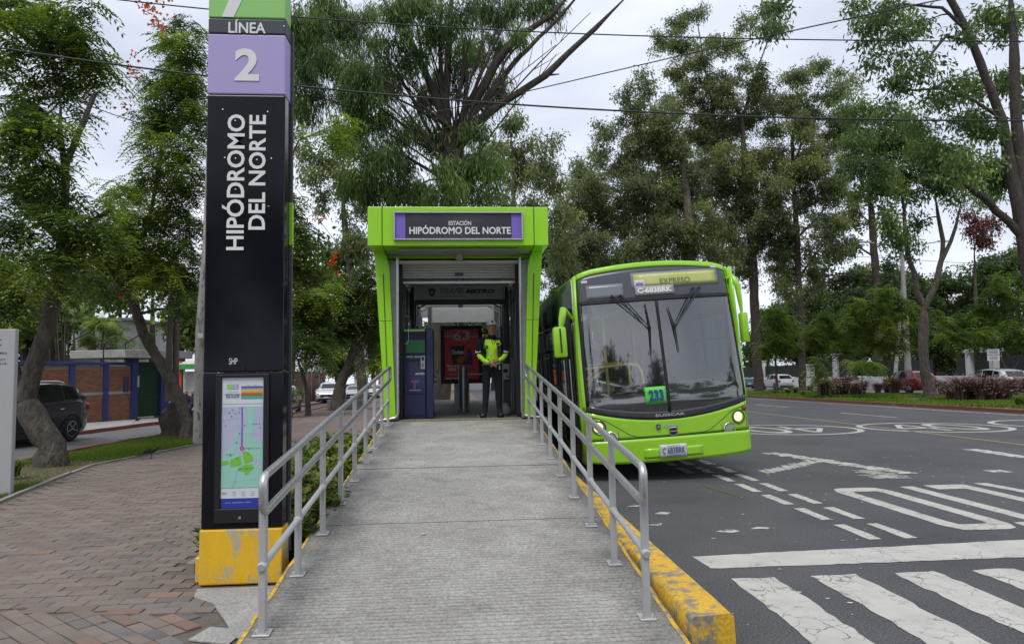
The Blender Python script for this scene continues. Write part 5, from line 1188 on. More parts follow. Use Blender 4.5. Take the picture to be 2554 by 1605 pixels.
    for s in (-1, 1):
        b = MB(); b.box((s*(Wd/2-.20), L/2-.10, .93*h), (.22, .16, .20), Matrix.Rotation(-s*.3, 3, 'Z'), bev=.03); b.build('tail_light', Mt, root)
        b = MB(); b.box((s*(Wd/2-.24), -L/2+.12, .76*h), (.34, .16, .13), Matrix.Rotation(s*.3, 3, 'Z'), bev=.03); b.build('headlight', Mh, root)
    b = MB(); b.box((0, -L/2+.02, .62*h), (.9, .06, .20), bev=.02); b.build('grille', M_blk, root)
    b = MB(); b.box((0, -L/2+.02, .36*h), (1.3, .08, .14), bev=.03); b.box((0, L/2-.01, .36*h), (1.3, .08, .18), bev=.03); b.build('bumper_insert', M_rub, root)
    b = MB(); b.box((0, L/2+.01, .70*h), (.42, .02, .14), bev=.004); b.box((0, -L/2-.01, .5*h), (.38, .02, .12), bev=.004); b.build('number_plate', MATS.get('plate_white'), root)
    if kind == 'suv':
        for s in (-1, 1): b = MB(); b.tube([(s*.62, -.2, 1.66*h), (s*.62, .0, 1.70*h), (s*.62, 1.2, 1.69*h), (s*.62, 1.45, 1.64*h)], .015, 6); b.build('roof_rail', M_chrome if col[0] < .1 else M_blk, root)
    return root
def gp(x, y, dz=-.10): return (x, y, gz(y)+dz)
make_car('parked_car', 'dark grey SUV stopped behind the forked tree, beside the brick wall', gp(-12.35, 20.35), math.radians(-8), (.022, .026, .036), 4.7, 1.88, 1.72, 'suv')
make_car('parked_car', 'silver car half hidden behind the right edge of the black pylon', gp(-9.35, 37.4), math.radians(2), (.42, .43, .44), 4.4, 1.78, 1.62, 'hatch')
make_car('parked_car', 'white SUV coming down the side street left of the leaning tree', gp(-10.2, 57.5), math.radians(0), (.60, .61, .62), 4.4, 1.82, 1.62, 'suv')
make_car('parked_car', 'silver car seen behind the leaning tree and its stone planter', gp(-8.9, 62), 0, (.36, .37, .38), 4.4, 1.8, 1.5, 'hatch')
make_car('parked_car', 'white car furthest down the side street, next to the orange vehicle', gp(-8.2, 69), 0, (.6, .6, .6), 4.4, 1.8, 1.5, 'sedan')
D2R = math.radians
FC = [('white SUV seen from behind between the two tall trunks, left end of the parked row', 33.8, 74.0, (.62, .62, .62), 'suv', 1.66), ('white saloon parked behind the purple grass, left of the red SUV', 33.4, 60.0, (.62, .63, .63), 'sedan', 1.45),
      ('dark red SUV parked behind the concrete lamp pole', 34.2, 52.2, (.17, .010, .014), 'suv', 1.72), ('white SUV parked behind the long clump of purple grass, in front of the white gateway', 34.2, 43.5, (.58, .60, .64), 'suv', 1.72)]
for lab, x, y, c, k, h_ in FC: make_car('parked_car', lab, gp(x, y, -.02), math.pi, c, 4.5, 1.82, h_, k)
make_car('parked_car', 'dark blue car cut off by the right edge of the photo', gp(34.6, 37.6, -.02), math.pi, (.02, .03, .06), 4.5, 1.8, 1.5, 'sedan')
make_car('parked_car', 'dark teal car half hidden by the bus and the widest trunk', gp(33.6, 83, -.02), math.pi, (.03, .10, .14), 4.4, 1.8, 1.5, 'hatch')
# orange public bus far down the side street
ob = empty('minibus', gp(-7.4, 76), 'orange and white bus far down the side street behind the kiosk', 'bus'); of = gp(-7.4, 76)
b = MB(of); b.box((-7.4, 78, of[2]+1.1), (2.2, 6, 1.5), bev=.08); b.build('body', mat('orange_bus_paint', (.50, .09, .03), .4), ob)
b = MB(of); b.box((-7.4, 78, of[2]+2.2), (2.1, 5.9, .5), bev=.1); b.build('roof', MATS['car_paint'], ob)
b = MB(of); b.box((-7.4, 74.98, of[2]+1.75), (1.8, .06, .55), bev=.02); b.build('windscreen', M_glassd, ob)
for s in (-1, 1):
    b = MB(of); b.box((-7.4+s*.8, 74.97, of[2]+.85), (.3, .06, .18), bev=.02); b.build('headlight', MATS['head_lens'], ob)
    b = MB(of); b.cyl((-7.4+s*1.0, 76, of[2]+.4), (-7.4+s*.75, 76, of[2]+.4), .4, 16); b.build('wheel', M_tyre, ob)

# ================================================================ VEGETATION
def leaves_mesh(name, P, D, Nn, Lg, Wd, T, m, fold=.25):
    """P base, D direction, Nn side reference, Lg length, Wd width, T tint: one rhombic leaf each"""
    n = len(P); D = D/(np.linalg.norm(D, axis=1, keepdims=True)+1e-9)
    S = np.cross(D, Nn); S /= (np.linalg.norm(S, axis=1, keepdims=True)+1e-9); U = np.cross(S, D)
    Lg = Lg[:, None]; Wd = Wd[:, None]
    V = np.empty((n, 4, 3)); V[:, 0] = P; V[:, 1] = P+D*Lg*.45+S*Wd*.5+U*Wd*fold; V[:, 2] = P+D*Lg; V[:, 3] = P+D*Lg*.45-S*Wd*.5+U*Wd*fold
    me = bpy.data.meshes.new(name); me.vertices.add(4*n); me.vertices.foreach_set('co', V.reshape(-1).astype(np.float32))
    me.loops.add(4*n); me.loops.foreach_set('vertex_index', np.arange(4*n, dtype=np.int32)); me.polygons.add(n)
    me.polygons.foreach_set('loop_start', np.arange(0, 4*n, 4, dtype=np.int32)); me.polygons.foreach_set('loop_total', np.full(n, 4, dtype=np.int32))
    me.update(calc_edges=True); a = me.attributes.new('tint', 'FLOAT', 'POINT'); a.data.foreach_set('value', np.repeat(np.clip(T, 0, 1), 4).astype(np.float32))
    me.materials.append(m); return me
def rnd(n, s=1.0): return RNG.normal(size=(n, 3))*s
STY = {  # sub radius, leaves per sub, density
 'droop': dict(r=.44, nl=190, dens=3.3, L=(.18, .38), W=.036, m='C'),
 'euca': dict(r=.62, nl=120, dens=3.5, L=(.20, .36), W=.092, m='E'),
 'pinn': dict(r=.38, nl=15, dens=4.6, L=(.32, .54), W=.030, m='A'),
 'pinl': dict(r=.60, nl=16, dens=5.0, L=(.55, .85), W=.055, m='L'),
 'far': dict(r=1.0, nl=110, dens=3.8, L=(.30, .55), W=.22, m='D'),
}
LM = dict(A=M_leafA, E=M_leafE, C=M_leafC, L=M_leafL, D=M_leafD)
def foliage(blobs, sty, matl=None, tint0=0.0, dens=1.0):
    c = STY[sty]; cs = []; ti = []
    for (x, y, z, rx, ry, rz) in blobs:
        n = max(2, int(c['dens']*dens*rx*rz/(c['r']**2)*RNG.uniform(.8, 1.5))); d = rnd(n); d /= np.linalg.norm(d, axis=1, keepdims=True)
        rad = RNG.random((n, 1))**.5*RNG.uniform(.85, 1.5, (n, 1)); cs.append(np.array([x, y, z])+d*rad*np.array([rx, ry, rz])); ti.append(np.clip(RNG.normal(.42+tint0, .20, n)+RNG.normal(0, .09), 0, 1))
    cs = np.concatenate(cs); ti = np.concatenate(ti); n = len(cs); k = c['nl']; rs = c['r']*RNG.uniform(.7, 1.25, n)
    C = np.repeat(cs, k, 0); R_ = np.repeat(rs, k)[:, None]; T = np.repeat(ti, k); N_ = n*k
    if sty in ('pinn', 'pinl'):
        ang = RNG.uniform(0, 2*math.pi, N_); hd = np.stack([np.cos(ang), np.sin(ang), RNG.uniform(-.55, .7, N_)], 1)
        base = C+rnd(N_)*R_*np.array([.26, .26, .26]); T = np.clip(T+RNG.normal(0, .12, N_)+.22*(RNG.random(N_) < .12), 0, 1); Lr = RNG.uniform(*c['L'], N_)
        np_ = 7; t = (np.arange(np_)+.8)/np_; out = []
        side = np.cross(hd, [0, 0, 1.]); side /= np.linalg.norm(side, axis=1, keepdims=True)
        P = []; DD = []; LL = []; TT = []; NN = []
        for tt in t:
            pos = base+hd*(Lr*tt)[:, None]; pos[:, 2] -= .75*Lr*tt**2
            for s in (-1, 1):
                dr = side*s+hd*.45+np.array([0, 0, -.45])+rnd(N_, .10); P.append(pos); DD.append(dr); LL.append(Lr*.30*(1.1-.5*abs(tt-.5))); TT.append(T+RNG.normal(0, .04, N_)); NN.append(np.tile([0, 0, 1.], (N_, 1))+rnd(N_, .2))
        P = np.concatenate(P); DD = np.concatenate(DD); LL = np.concatenate(LL); TT = np.concatenate(TT); NN = np.concatenate(NN); W_ = LL*.34
        return cs, (P, DD, NN, LL, W_, TT)
    if sty == 'droop':
        P = C+rnd(N_)*R_*np.array([.45, .45, .5]); DD = np.tile([0, 0, -1.], (N_, 1))+rnd(N_, .28)+(P-C)/R_*.35
    elif sty == 'euca':
        P = C+rnd(N_)*R_*np.array([.5, .5, .42]); DD = np.tile([0, 0, -.75], (N_, 1))+rnd(N_, .5)+(P-C)/R_*.3
    else:
        P = C+rnd(N_)*R_*np.array([.5, .5, .42]); DD = rnd(N_)+np.array([0, 0, -.3])
    L_ = RNG.uniform(*c['L'], N_); W_ = c['W']*RNG.uniform(.7, 1.3, N_)
    return cs, (P, DD, rnd(N_), L_, W_, T+RNG.normal(0, .06, N_))
def tree(name, label, D, trunks, blobs, sty='euca', limbs=(), group='trees', bark=None, cat='tree', matl=None, tint0=0., dens=1., twigs=True, spread=.8, limb_r=.5, D_base=None, extra=None):
    """trunks/limbs: lists of (px, py, radius m[, y]); blobs: (px, py, rx px, ry px[, y])"""
    bark = bark or M_bark; TR = []
    for t in trunks: TR.append([(PD(p[0], p[1], p[3] if len(p) > 3 else D), p[2]) for p in t])
    b0 = TR[0][0][0]; zb = gz(b0[1])-.05
    root = empty(name, (b0[0], b0[1], zb), label, cat, group); off = (b0[0], b0[1], zb)
    rr = random.Random(hash(label) % 9999 if False else len(label)*7+int(D*10))
    b = MB(off)
    for k, t in enumerate(TR):
        P = [q[0].copy() for q in t]; R_ = [q[1] for q in t]; R_[-1] *= .35
        if k == 0:
            P.insert(0, np.array([P[0][0], P[0][1], zb])); R_.insert(0, R_[0]*1.2); 
            if P[1][2]-zb < .3: P[1] = P[1]+np.array([0, 0, .25])
        # densify with slight wander
        PP, RR = [], []
        for i in range(len(P)-1):
            m = max(2, int(np.linalg.norm(P[i+1]-P[i])/.6))
            for j in range(m):
                f = j/m; q = P[i]*(1-f)+P[i+1]*f
                if 0 < j: q = q+np.array([rr.uniform(-1, 1), rr.uniform(-1, 1), 0])*R_[i]*.10
                PP.append(q); RR.append((R_[i]*(1-f)+R_[i+1]*f)*rr.uniform(.93, 1.07))
        PP.append(P[-1]); RR.append(R_[-1]); b.tube(PP, RR, 10)
    tk = b.build('trunk', bark, root, smooth=60); 
    nodes = []; 
    lb = MB(off)
    for t in limbs:
        P = [PD(p[0], p[1], p[3] if len(p) > 3 else D+(i*0)) for i, p in enumerate(t)]; R_ = [p[2] for p in t]
        PP, RR = [], []
        for i in range(len(P)-1):
            m = 4
            for j in range(m): f = j/m; PP.append(P[i]*(1-f)+P[i+1]*f+np.array([rr.uniform(-1, 1), rr.uniform(-1, 1), rr.uniform(-1, 1)])*R_[i]*.25); RR.append(R_[i]*(1-f)+R_[i+1]*f)
        PP.append(P[-1]); RR.append(R_[-1]); lb.tube(PP, RR, 7); nodes += [(p, r_) for p, r_ in zip(PP, RR)]
    for t in TR:
        for i in range(len(t)-1):
            for f in (0, .25, .5, .75, 1): nodes.append((t[i][0]*(1-f)+t[i+1][0]*f, t[i][1]*(1-f)+t[i+1][1]*f))
    ztop = max(p[2] for p, _ in nodes); zlow = b0[2]+(ztop-b0[2])*.35
    B3 = []
    for q in blobs:
        y = (q[4] if len(q) > 4 else D)+rr.uniform(-1, 1)*spread; s = mpp(y); c = PD(q[0], q[1], y)
        B3.append((c[0], c[1], c[2], q[2]*s, max(.4, .8*(q[2]+q[3])/2*s), q[3]*s))
    for B in B3:
        c = np.array(B[:3]); best = min(nodes, key=lambda n_: np.linalg.norm((n_[0]-c)*np.array([1, 1, 1.0]))+(2.5 if n_[0][2] > c[2]+.3 else 0)+(3 if n_[0][2] < zlow else 0))
        p0, r0 = best; d = c-p0; L_ = np.linalg.norm(d)
        if L_ < .3: continue
        mid = p0+d*.5+np.array([rr.uniform(-.12, .12)*L_, rr.uniform(-.12, .12)*L_, rr.uniform(0, .14)*L_]); r1 = min(r0*limb_r, .02+.018*L_)
        q1 = p0+(mid-p0)*.5+np.array([0, 0, .03*L_]); lb.tube([p0, q1, mid, mid*.5+c*.5+np.array([0, 0, .02*L_]), c], [r1, r1*.85, r1*.7, r1*.5, r1*.3], 6, False)
        nodes.append((mid, r1*.7)); nodes.append((c, r1*.35))
    cs, LV = foliage(B3, sty, matl, tint0, dens)
    if twigs:
        cen = np.array([B[:3] for B in B3]); step = 1 if len(cs) < 700 else 2
        for c in cs[::step]:
            k = np.argmin(np.linalg.norm(cen-c, axis=1)); a = cen[k]; d = c-a; L_ = np.linalg.norm(d)
            m = a+d*.5+rnd(1)[0]*L_*.10; rt = .006+.006*L_
            lb.tube([a, m, c], [rt*1.6, rt, rt*.5], 3, False)
    lb.build('limbs', bark, root, smooth=60)['kind'] = 'stuff'
    P, DD, NN, LL, W_, TT = LV
    me = leaves_mesh('crown', P-np.array(off), DD, NN, LL, W_, TT, matl or LM[STY[sty]['m']]); o = bpy.data.objects.new('crown', me); COL.objects.link(o); o.parent = root; o['kind'] = 'stuff'
    return root

TG = 'trees along the avenue'
# --- big tree behind the station
rf_ = random.Random(17); FAN = []
for k in range(46):
    a = math.radians(-60+98*(k+rf_.random())/46); R_0 = rf_.uniform(230, 470); x0, y0 = 1135+rf_.uniform(-12, 14), 440-rf_.uniform(-20, 120); y_ = 25+rf_.uniform(-2.2, 1.5); b_ = rf_.uniform(-80, 80)
    P_ = [(x0+math.sin(a)*R_0*t*(1+.25*t)+b_*t*(1-t)+rf_.uniform(-7, 7)*t, y0-math.cos(a)*R_0*t, (.045-.034*t)*rf_.uniform(.8, 1.2), 25+(y_-25)*t) for t in (0, .2, .4, .6, .8, 1)]; FAN.append(P_)
    for j in (2, 3, 4):
        a2 = a+rf_.choice((-1, 1))*rf_.uniform(.2, .5); L_ = rf_.uniform(40, 110); q_ = P_[j]; FAN.append([(q_[0], q_[1], .014, q_[3]), (q_[0]+math.sin(a2)*L_*.5+rf_.uniform(-6, 6), q_[1]-math.cos(a2)*L_*.5, .010, q_[3]), (q_[0]+math.sin(a2)*L_, q_[1]-math.cos(a2)*L_, .005, q_[3]+rf_.uniform(-.3, .3))])
tree('big_tree', 'huge many-limbed tree with drooping green foliage rising behind the station roof', 25,
     [[(1092, 1010, .42), (1104, 720, .40), (1124, 500, .36), (1132, 430, .28)], [(1128, 460, .25), (1150, 339, .19), (1175, 271, .16), (1235, 160, .15), (1289, 96, .12), (1378, 36, .09), (1430, -25, .07)],
      [(1150, 345, .19), (1164, 321, .17), (1253, 257, .13), (1360, 189, .13), (1414, 136, .11), (1485, 71, .09), (1560, -5, .07)],
      [(1120, 480, .22), (1110, 303, .15), (1057, 171, .12), (1021, 100, .12), (985, 46, .10), (945, -20, .08)], [(1124, 470, .22), (1112, 250, .15), (1118, 125, .12), (1125, 20, .09), (1130, -40, .1)]],
     [(750, 60, 55, 60), (810, 40, 60, 55), (880, 60, 60, 60), (760, 150, 45, 50), (830, 160, 60, 55), (905, 150, 55, 45), (960, 190, 45, 45), (800, 235, 60, 45), (880, 240, 60, 45), (760, 280, 30, 40), (950, 290, 50, 45), (890, 330, 55, 35), (1010, 30, 50, 50), (1075, 70, 45, 50), (1050, 10, 50, 40), (1150, 50, 45, 45), (1210, 30, 50, 40), (1290, 25, 50, 35), (1360, 10, 45, 30),
      (1185, 130, 35, 40), (1080, 190, 30, 40), (1240, 210, 30, 30), (930, 400, 60, 40), (1000, 420, 60, 40), (890, 450, 50, 45), (960, 480, 60, 40), (1040, 480, 55, 35), (1110, 490, 55, 30), (1180, 470, 50, 40), (1190, 410, 40, 40), (1130, 400, 30, 30), (1010, 350, 45, 40), (1240, 440, 40, 45), (1130, 130, 30, 40), (1160, 200, 30, 40), (1060, 250, 30, 45), (1020, 130, 35, 40), (1180, 330, 25, 40), (1250, 110, 30, 30), (1310, 80, 30, 25), (1080, 340, 35, 40), (1210, 270, 20, 25), (1100, 430, 35, 35), (1150, 440, 40, 30), (970, 100, 40, 40), (700, 200, 40, 80), (720, 100, 30, 60)], 'droop',
     limbs=[[(1110, 400, .08), (1043, 278, .055), (996, 186, .045), (950, 118, .035), (889, 82, .025), (830, 30, .02)], [(1182, 285, .13), (1289, 150, .09), (1396, 43, .06), (1440, -10, .04)], [(1110, 350, .10), (1096, 107, .07), (1100, -10, .05)], [(1164, 321, .08), (1164, 180, .05), (1150, 60, .03)], [(1253, 257, .07), (1255, 160, .04), (1330, 60, .03)],
            [(1360, 189, .05), (1395, 185, .02)], [(1235, 160, .07), (1300, 60, .04), (1330, -10, .03)], [(1057, 171, .07), (1040, 60, .04)], [(1128, 460, .08), (1030, 400, .05), (960, 350, .03)]]+FAN, group=None, bark=M_barkd, tint0=.0, dens=1.15, spread=1.6)
tree('eucalyptus_tree', 'pale open tree seen behind both sides of the huge tree over the station', 42, [[(1290, 1010, .4), (1290, 700, .35), (1280, 480, .3)]],
     [(1270, 310, 40, 35), (1310, 370, 45, 40), (1350, 430, 45, 50), (1300, 450, 45, 40), (1250, 380, 40, 40), (1370, 350, 20, 25), (1330, 500, 50, 30), (1390, 470, 25, 30), (1240, 500, 40, 30), (1400, 540, 30, 40), (1410, 620, 35, 50), (1380, 590, 30, 30)], 'euca', group=TG, tint0=.1, spread=1.5)
tree('eucalyptus_tree', 'thin tree with sparse grey green foliage left of the station roof', 44, [[(905, 1000, .3), (890, 800, .28), (860, 560, .2), (850, 450, .12)]],
     [(830, 400, 45, 35), (790, 440, 35, 30), (860, 470, 45, 40), (820, 500, 30, 30), (900, 520, 35, 50), (880, 600, 40, 40), (920, 640, 30, 50), (770, 390, 25, 25)], 'euca', group=TG, tint0=.1, spread=1.2)
# --- eucalyptus row to the right of the station
tree('eucalyptus_tree', 'broad grey green eucalyptus directly behind the bus roof', 56, [[(1722, 1000, .5), (1722, 650, .42), (1712, 475, .30), (1690, 330, .18)]],
     [(1440, 540, 45, 45), (1410, 610, 40, 40), (1480, 470, 50, 45), (1540, 540, 60, 60), (1470, 620, 50, 45), (1540, 420, 50, 50), (1600, 350, 50, 45), (1570, 270, 40, 40), (1610, 470, 60, 50), (1630, 590, 60, 55), (1560, 630, 50, 35), (1680, 400, 50, 50), (1700, 520, 55, 55), (1720, 620, 55, 45), (1650, 300, 45, 45), (1390, 660, 30, 30), (1500, 380, 35, 35), (1450, 430, 35, 40), (1590, 410, 45, 40), (1500, 570, 60, 50), (1440, 600, 50, 45), (1580, 500, 55, 50), (1660, 470, 50, 50), (1650, 540, 60, 50), (1600, 640, 60, 30), (1540, 660, 60, 25), (1720, 450, 50, 50), (1760, 560, 50, 50), (1640, 370, 45, 40), (1520, 330, 35, 30), (1580, 310, 40, 40), (1610, 220, 40, 40), (1410, 510, 35, 40), (1680, 350, 45, 40), (1480, 510, 55, 50), (1420, 660, 45, 30), (1700, 580, 55, 45), (1780, 640, 45, 40)], 'euca', group=TG, tint0=.02, spread=2.2, bark=M_barkp)
tree('eucalyptus_tree', 'tallest eucalyptus with a feathery top, above the right half of the bus', 60, [[(1893, 978, .43), (1882, 760, .38), (1878, 643, .36), (1862, 480, .28), (1850, 300, .2), (1800, 180, .12)]],
     [(1700, 110, 40, 35), (1690, 60, 25, 30), (1740, 40, 30, 25), (1750, 160, 50, 40), (1810, 110, 45, 35), (1860, 60, 30, 25), (1720, 230, 45, 40), (1800, 220, 50, 45), (1870, 160, 35, 30), (1690, 180, 30, 30), (1650, 90, 30, 20), (1630, 110, 20, 15), (1770, 310, 55, 45), (1850, 300, 50, 45), (1910, 260, 40, 35), (1820, 400, 55, 45), (1900, 380, 40, 40), (1770, 480, 50, 45), (1850, 500, 50, 50), (1800, 590, 50, 45), (1890, 590, 40, 50), (1860, 680, 40, 35), (1920, 480, 35, 40), (1910, 30, 20, 25), (1940, 80, 20, 20), (1690, 260, 45, 40), (1740, 340, 50, 40), (1800, 350, 45, 40), (1870, 430, 45, 40), (1810, 450, 50, 40), (1880, 220, 40, 35), (1760, 410, 45, 40), (1830, 540, 50, 45), (1900, 540, 35, 40), (1780, 260, 45, 35), (1830, 630, 50, 35)], 'euca', group=TG, tint0=.06, spread=2.2, bark=M_barkd,
     limbs=[[(1862, 480, .18), (1790, 330, .12), (1760, 180, .07), (1740, 60, .04)], [(1850, 300, .14), (1880, 200, .08), (1930, 60, .04)]])
tree('eucalyptus_tree', 'slender straight dark trunk with a loose crown, second tall trunk right of the bus', 59, [[(2002, 975, .32), (1998, 824, .28), (1991, 692, .26), (1988, 593, .24), (1980, 470, .2), (1975, 350, .14), (2000, 260, .08)]],
     [(1980, 190, 40, 30), (2030, 170, 30, 22), (2060, 150, 15, 12), (1990, 260, 40, 35), (2060, 240, 40, 40), (2110, 200, 35, 25), (2010, 340, 40, 40), (2090, 330, 50, 45), (2050, 410, 50, 45), (1970, 420, 35, 40), (2010, 500, 40, 45), (2090, 470, 45, 40), (1950, 640, 40, 50), (1940, 570, 35, 40), (2030, 620, 35, 40), (2080, 560, 35, 30), (2120, 400, 40, 40), (1960, 720, 30, 30), (1990, 300, 40, 35), (2030, 380, 45, 40), (2070, 470, 45, 40), (1940, 470, 40, 45), (2050, 290, 45, 35), (2010, 440, 45, 40), (2110, 290, 40, 40), (1930, 330, 35, 40), (2130, 520, 35, 30), (1940, 400, 40, 40), (1930, 520, 40, 45), (1945, 600, 40, 45), (1955, 680, 35, 40), (1960, 260, 40, 35), (2040, 560, 45, 40), (2100, 620, 35, 35), (2020, 680, 35, 35)], 'euca', group=TG, tint0=.03, spread=2, bark=M_barkd,
     limbs=[[(1988, 593, .12), (2040, 540, .08), (2090, 480, .05)], [(1991, 692, .10), (2060, 600, .06), (2100, 560, .04)], [(1998, 770, .09), (2060, 690, .05), (2110, 680, .03)], [(1975, 420, .10), (2010, 330, .06), (2050, 250, .04)]])
tree('cypress_like_tree', 'dark tree with tiered horizontal branches and sky showing through, behind the lamp pole', 72, [[(2190, 975, .5), (2185, 700, .42), (2178, 600, .38), (2170, 480, .28), (2165, 400, .15)]],
     [(2110, 620, 35, 14), (2080, 650, 30, 12), (2140, 560, 30, 14), (2230, 590, 32, 14), (2130, 690, 40, 14), (2240, 660, 35, 16), (2090, 700, 30, 12), (2150, 500, 25, 14), (2210, 520, 25, 14), (2060, 590, 22, 10), (2050, 680, 24, 12), (2210, 720, 50, 22), (2150, 740, 50, 22), (2100, 560, 20, 10)], 'far', group=TG, tint0=-.2, spread=1.5, bark=M_barkd, dens=1.1,
     limbs=[[(2180, 640, .12), (2120, 600, .08), (2060, 585, .04)], [(2184, 700, .12), (2110, 690, .07), (2040, 680, .04)], [(2180, 620, .1), (2230, 590, .05)], [(2186, 740, .1), (2100, 720, .06)], [(2175, 560, .1), (2130, 520, .05)]])
tree('forked_tree', 'curved tree with a V fork standing on the median grass beside the lamp pole', 40, [[(2321, 990, .36), (2308, 930, .29), (2303, 880, .27), (2304, 800, .27), (2303, 745, .25)], [(2303, 760, .20), (2286, 725, .17), (2280, 680, .155), (2266, 643, .14), (2258, 590, .13), (2255, 520, .10), (2240, 430, .07)], [(2304, 770, .19), (2332, 715, .165), (2349, 643, .15), (2352, 600, .13), (2340, 540, .10), (2330, 470, .06)], [(2349, 650, .12), (2372, 600, .11), (2385, 560, .09), (2400, 490, .06)]],
     [(2200, 360, 60, 40), (2260, 380, 55, 40), (2160, 420, 50, 40), (2230, 310, 50, 35), (2310, 410, 55, 40), (2150, 340, 45, 40), (2200, 470, 50, 30), (2370, 400, 50, 35), (2290, 330, 45, 30), (2130, 270, 40, 30), (2420, 460, 40, 30), (2260, 600, 30, 30), (2220, 570, 35, 35), (2290, 560, 25, 20), (2170, 380, 50, 40), (2120, 350, 45, 40), (2230, 430, 55, 35), (2300, 370, 50, 40), (2340, 440, 50, 35), (2160, 470, 45, 30), (2270, 470, 50, 30), (2400, 420, 45, 40), (2380, 480, 40, 30), (2450, 480, 40, 35), (2200, 270, 45, 30)], 'euca', group=TG, tint0=.05, spread=1.6, bark=M_bark, matl=M_leafC)
tree('leaning_tree', 'double trunked tree cut by the right edge of the photo, with a crooked low limb', 30, [[(2600, 1015, .42), (2590, 850, .38), (2572, 700, .34), (2548, 560, .30), (2515, 400, .26), (2500, 300, .22), (2460, 200, .19), (2415, 80, .17), (2365, -10, .15), (2340, -60, .13)], [(2590, 850, .34), (2570, 600, .28), (2548, 450, .26), (2535, 300, .24), (2530, 150, .22), (2520, -30, .2)]],
     [(2180, 50, 35, 30), (2220, 20, 35, 25), (2160, 95, 28, 26), (2230, 85, 40, 30), (2190, 150, 35, 22), (2290, 60, 30, 30), (2150, 20, 20, 18), (2260, 150, 35, 22), (2300, 190, 50, 30), (2370, 210, 50, 30), (2230, 215, 40, 26), (2330, 250, 40, 20), (2430, 220, 35, 40), (2460, 320, 45, 40), (2530, 220, 35, 50), (2520, 60, 40, 45), (2450, 30, 40, 35), (2400, 300, 40, 25), (2420, 420, 45, 35), (2350, 390, 45, 30), (2300, 300, 40, 20), (2490, 440, 40, 35), (2400, 100, 20, 25), (1925, 40, 22, 25, 29), (1945, 10, 25, 14, 29), (1915, 75, 14, 12, 29)], 'euca', group=TG, tint0=-.05, spread=1.5, bark=M_barkd, matl=M_leafC, dens=1.25,
     limbs=[[(2570, 620, .20), (2520, 555, .18), (2450, 490, .15), (2400, 452, .11), (2345, 430, .07), (2300, 425, .04)], [(2500, 300, .09), (2430, 250, .07), (2350, 222, .06), (2260, 225, .04)], [(2440, 110, .08), (2360, 90, .07), (2300, 165, .05)], [(2415, 80, .1), (2350, 20, .07), (2250, 10, .05), (2180, 50, .03)], [(2340, -60, .08), (2150, -60, .06), (2010, -40, .04), (1945, 25, .025), (1900, 75, .015)], [(2535, 300, .1), (2580, 200, .06)]])
tree('rust_leaved_shrub_tree', 'small tree with rusty brown seed clusters behind the crooked limb at the right', 46, [[(2440, 985, .2), (2435, 800, .16), (2430, 620, .1)]], [(2430, 570, 30, 28), (2455, 610, 26, 28), (2410, 540, 22, 20), (2470, 560, 25, 25)], 'euca', group=TG, matl=leafmat('rust_leaf', [(.05, .02, .015), (.10, .035, .025), (.14, .05, .03), (.05, .06, .02)], .2))
# --- low bright green trees in front of the far wall
for lab, D, tr, bl in [
  ('low bright green tree with layered foliage over the white SUV behind the trunks', 52, [[(1938, 965, .10), (1934, 900, .08), (1940, 870, .06)]], [(1935, 850, 45, 22), (1965, 880, 35, 18), (1915, 880, 22, 18), (1950, 815, 35, 20), (1925, 780, 30, 25)]),
  ('low bright green tree right of the second tall trunk', 50, [[(2058, 955, .11), (2062, 910, .09), (2045, 875, .07)]], [(2050, 850, 45, 20), (2090, 860, 45, 20), (2060, 815, 45, 20), (2110, 835, 35, 18), (2030, 835, 25, 18), (2080, 785, 35, 20), (2120, 880, 30, 12)]),
  ('low bright green tree directly left of the concrete lamp pole', 48, [[(2221, 950, .12), (2212, 905, .10), (2200, 880, .07)]], [(2180, 850, 50, 22), (2230, 855, 45, 22), (2150, 815, 45, 22), (2210, 810, 50, 24), (2180, 770, 50, 25), (2240, 770, 40, 25), (2260, 820, 35, 22), (2140, 770, 30, 20), (2215, 725, 40, 22)]),
  ('wide spreading bright green tree over the white gateway, right edge', 44, [[(2514, 945, .11), (2500, 900, .08), (2480, 870, .06)], [(2514, 945, .09), (2538, 900, .07), (2535, 870, .05)]], [(2400, 800, 45, 22), (2450, 790, 50, 24), (2510, 800, 50, 24), (2430, 840, 50, 20), (2490, 850, 50, 22), (2545, 840, 40, 24), (2380, 840, 35, 20), (2470, 750, 50, 22), (2530, 750, 45, 24), (2360, 790, 30, 18), (2410, 860, 35, 14), (2550, 700, 40, 25), (2480, 700, 40, 20)]),
  ('small tree with flat bright sprays between the white saloon and the trunk', 42, [[(2150, 975, .05), (2150, 925, .035)]], [(2150, 912, 24, 5), (2132, 906, 16, 4), (2172, 908, 18, 5)]),
  ('small tree with fine bright sprays beside the purple grass, left part of the median', 43, [[(2042, 985, .05), (2040, 930, .035)]], [(2040, 930, 14, 8), (2035, 905, 12, 8), (2050, 945, 12, 6)])]:
    tree('young_tree', lab, D, tr, bl, 'pinl', group='young trees on the median', tint0=.0, spread=.9, dens=.85, twigs=True)
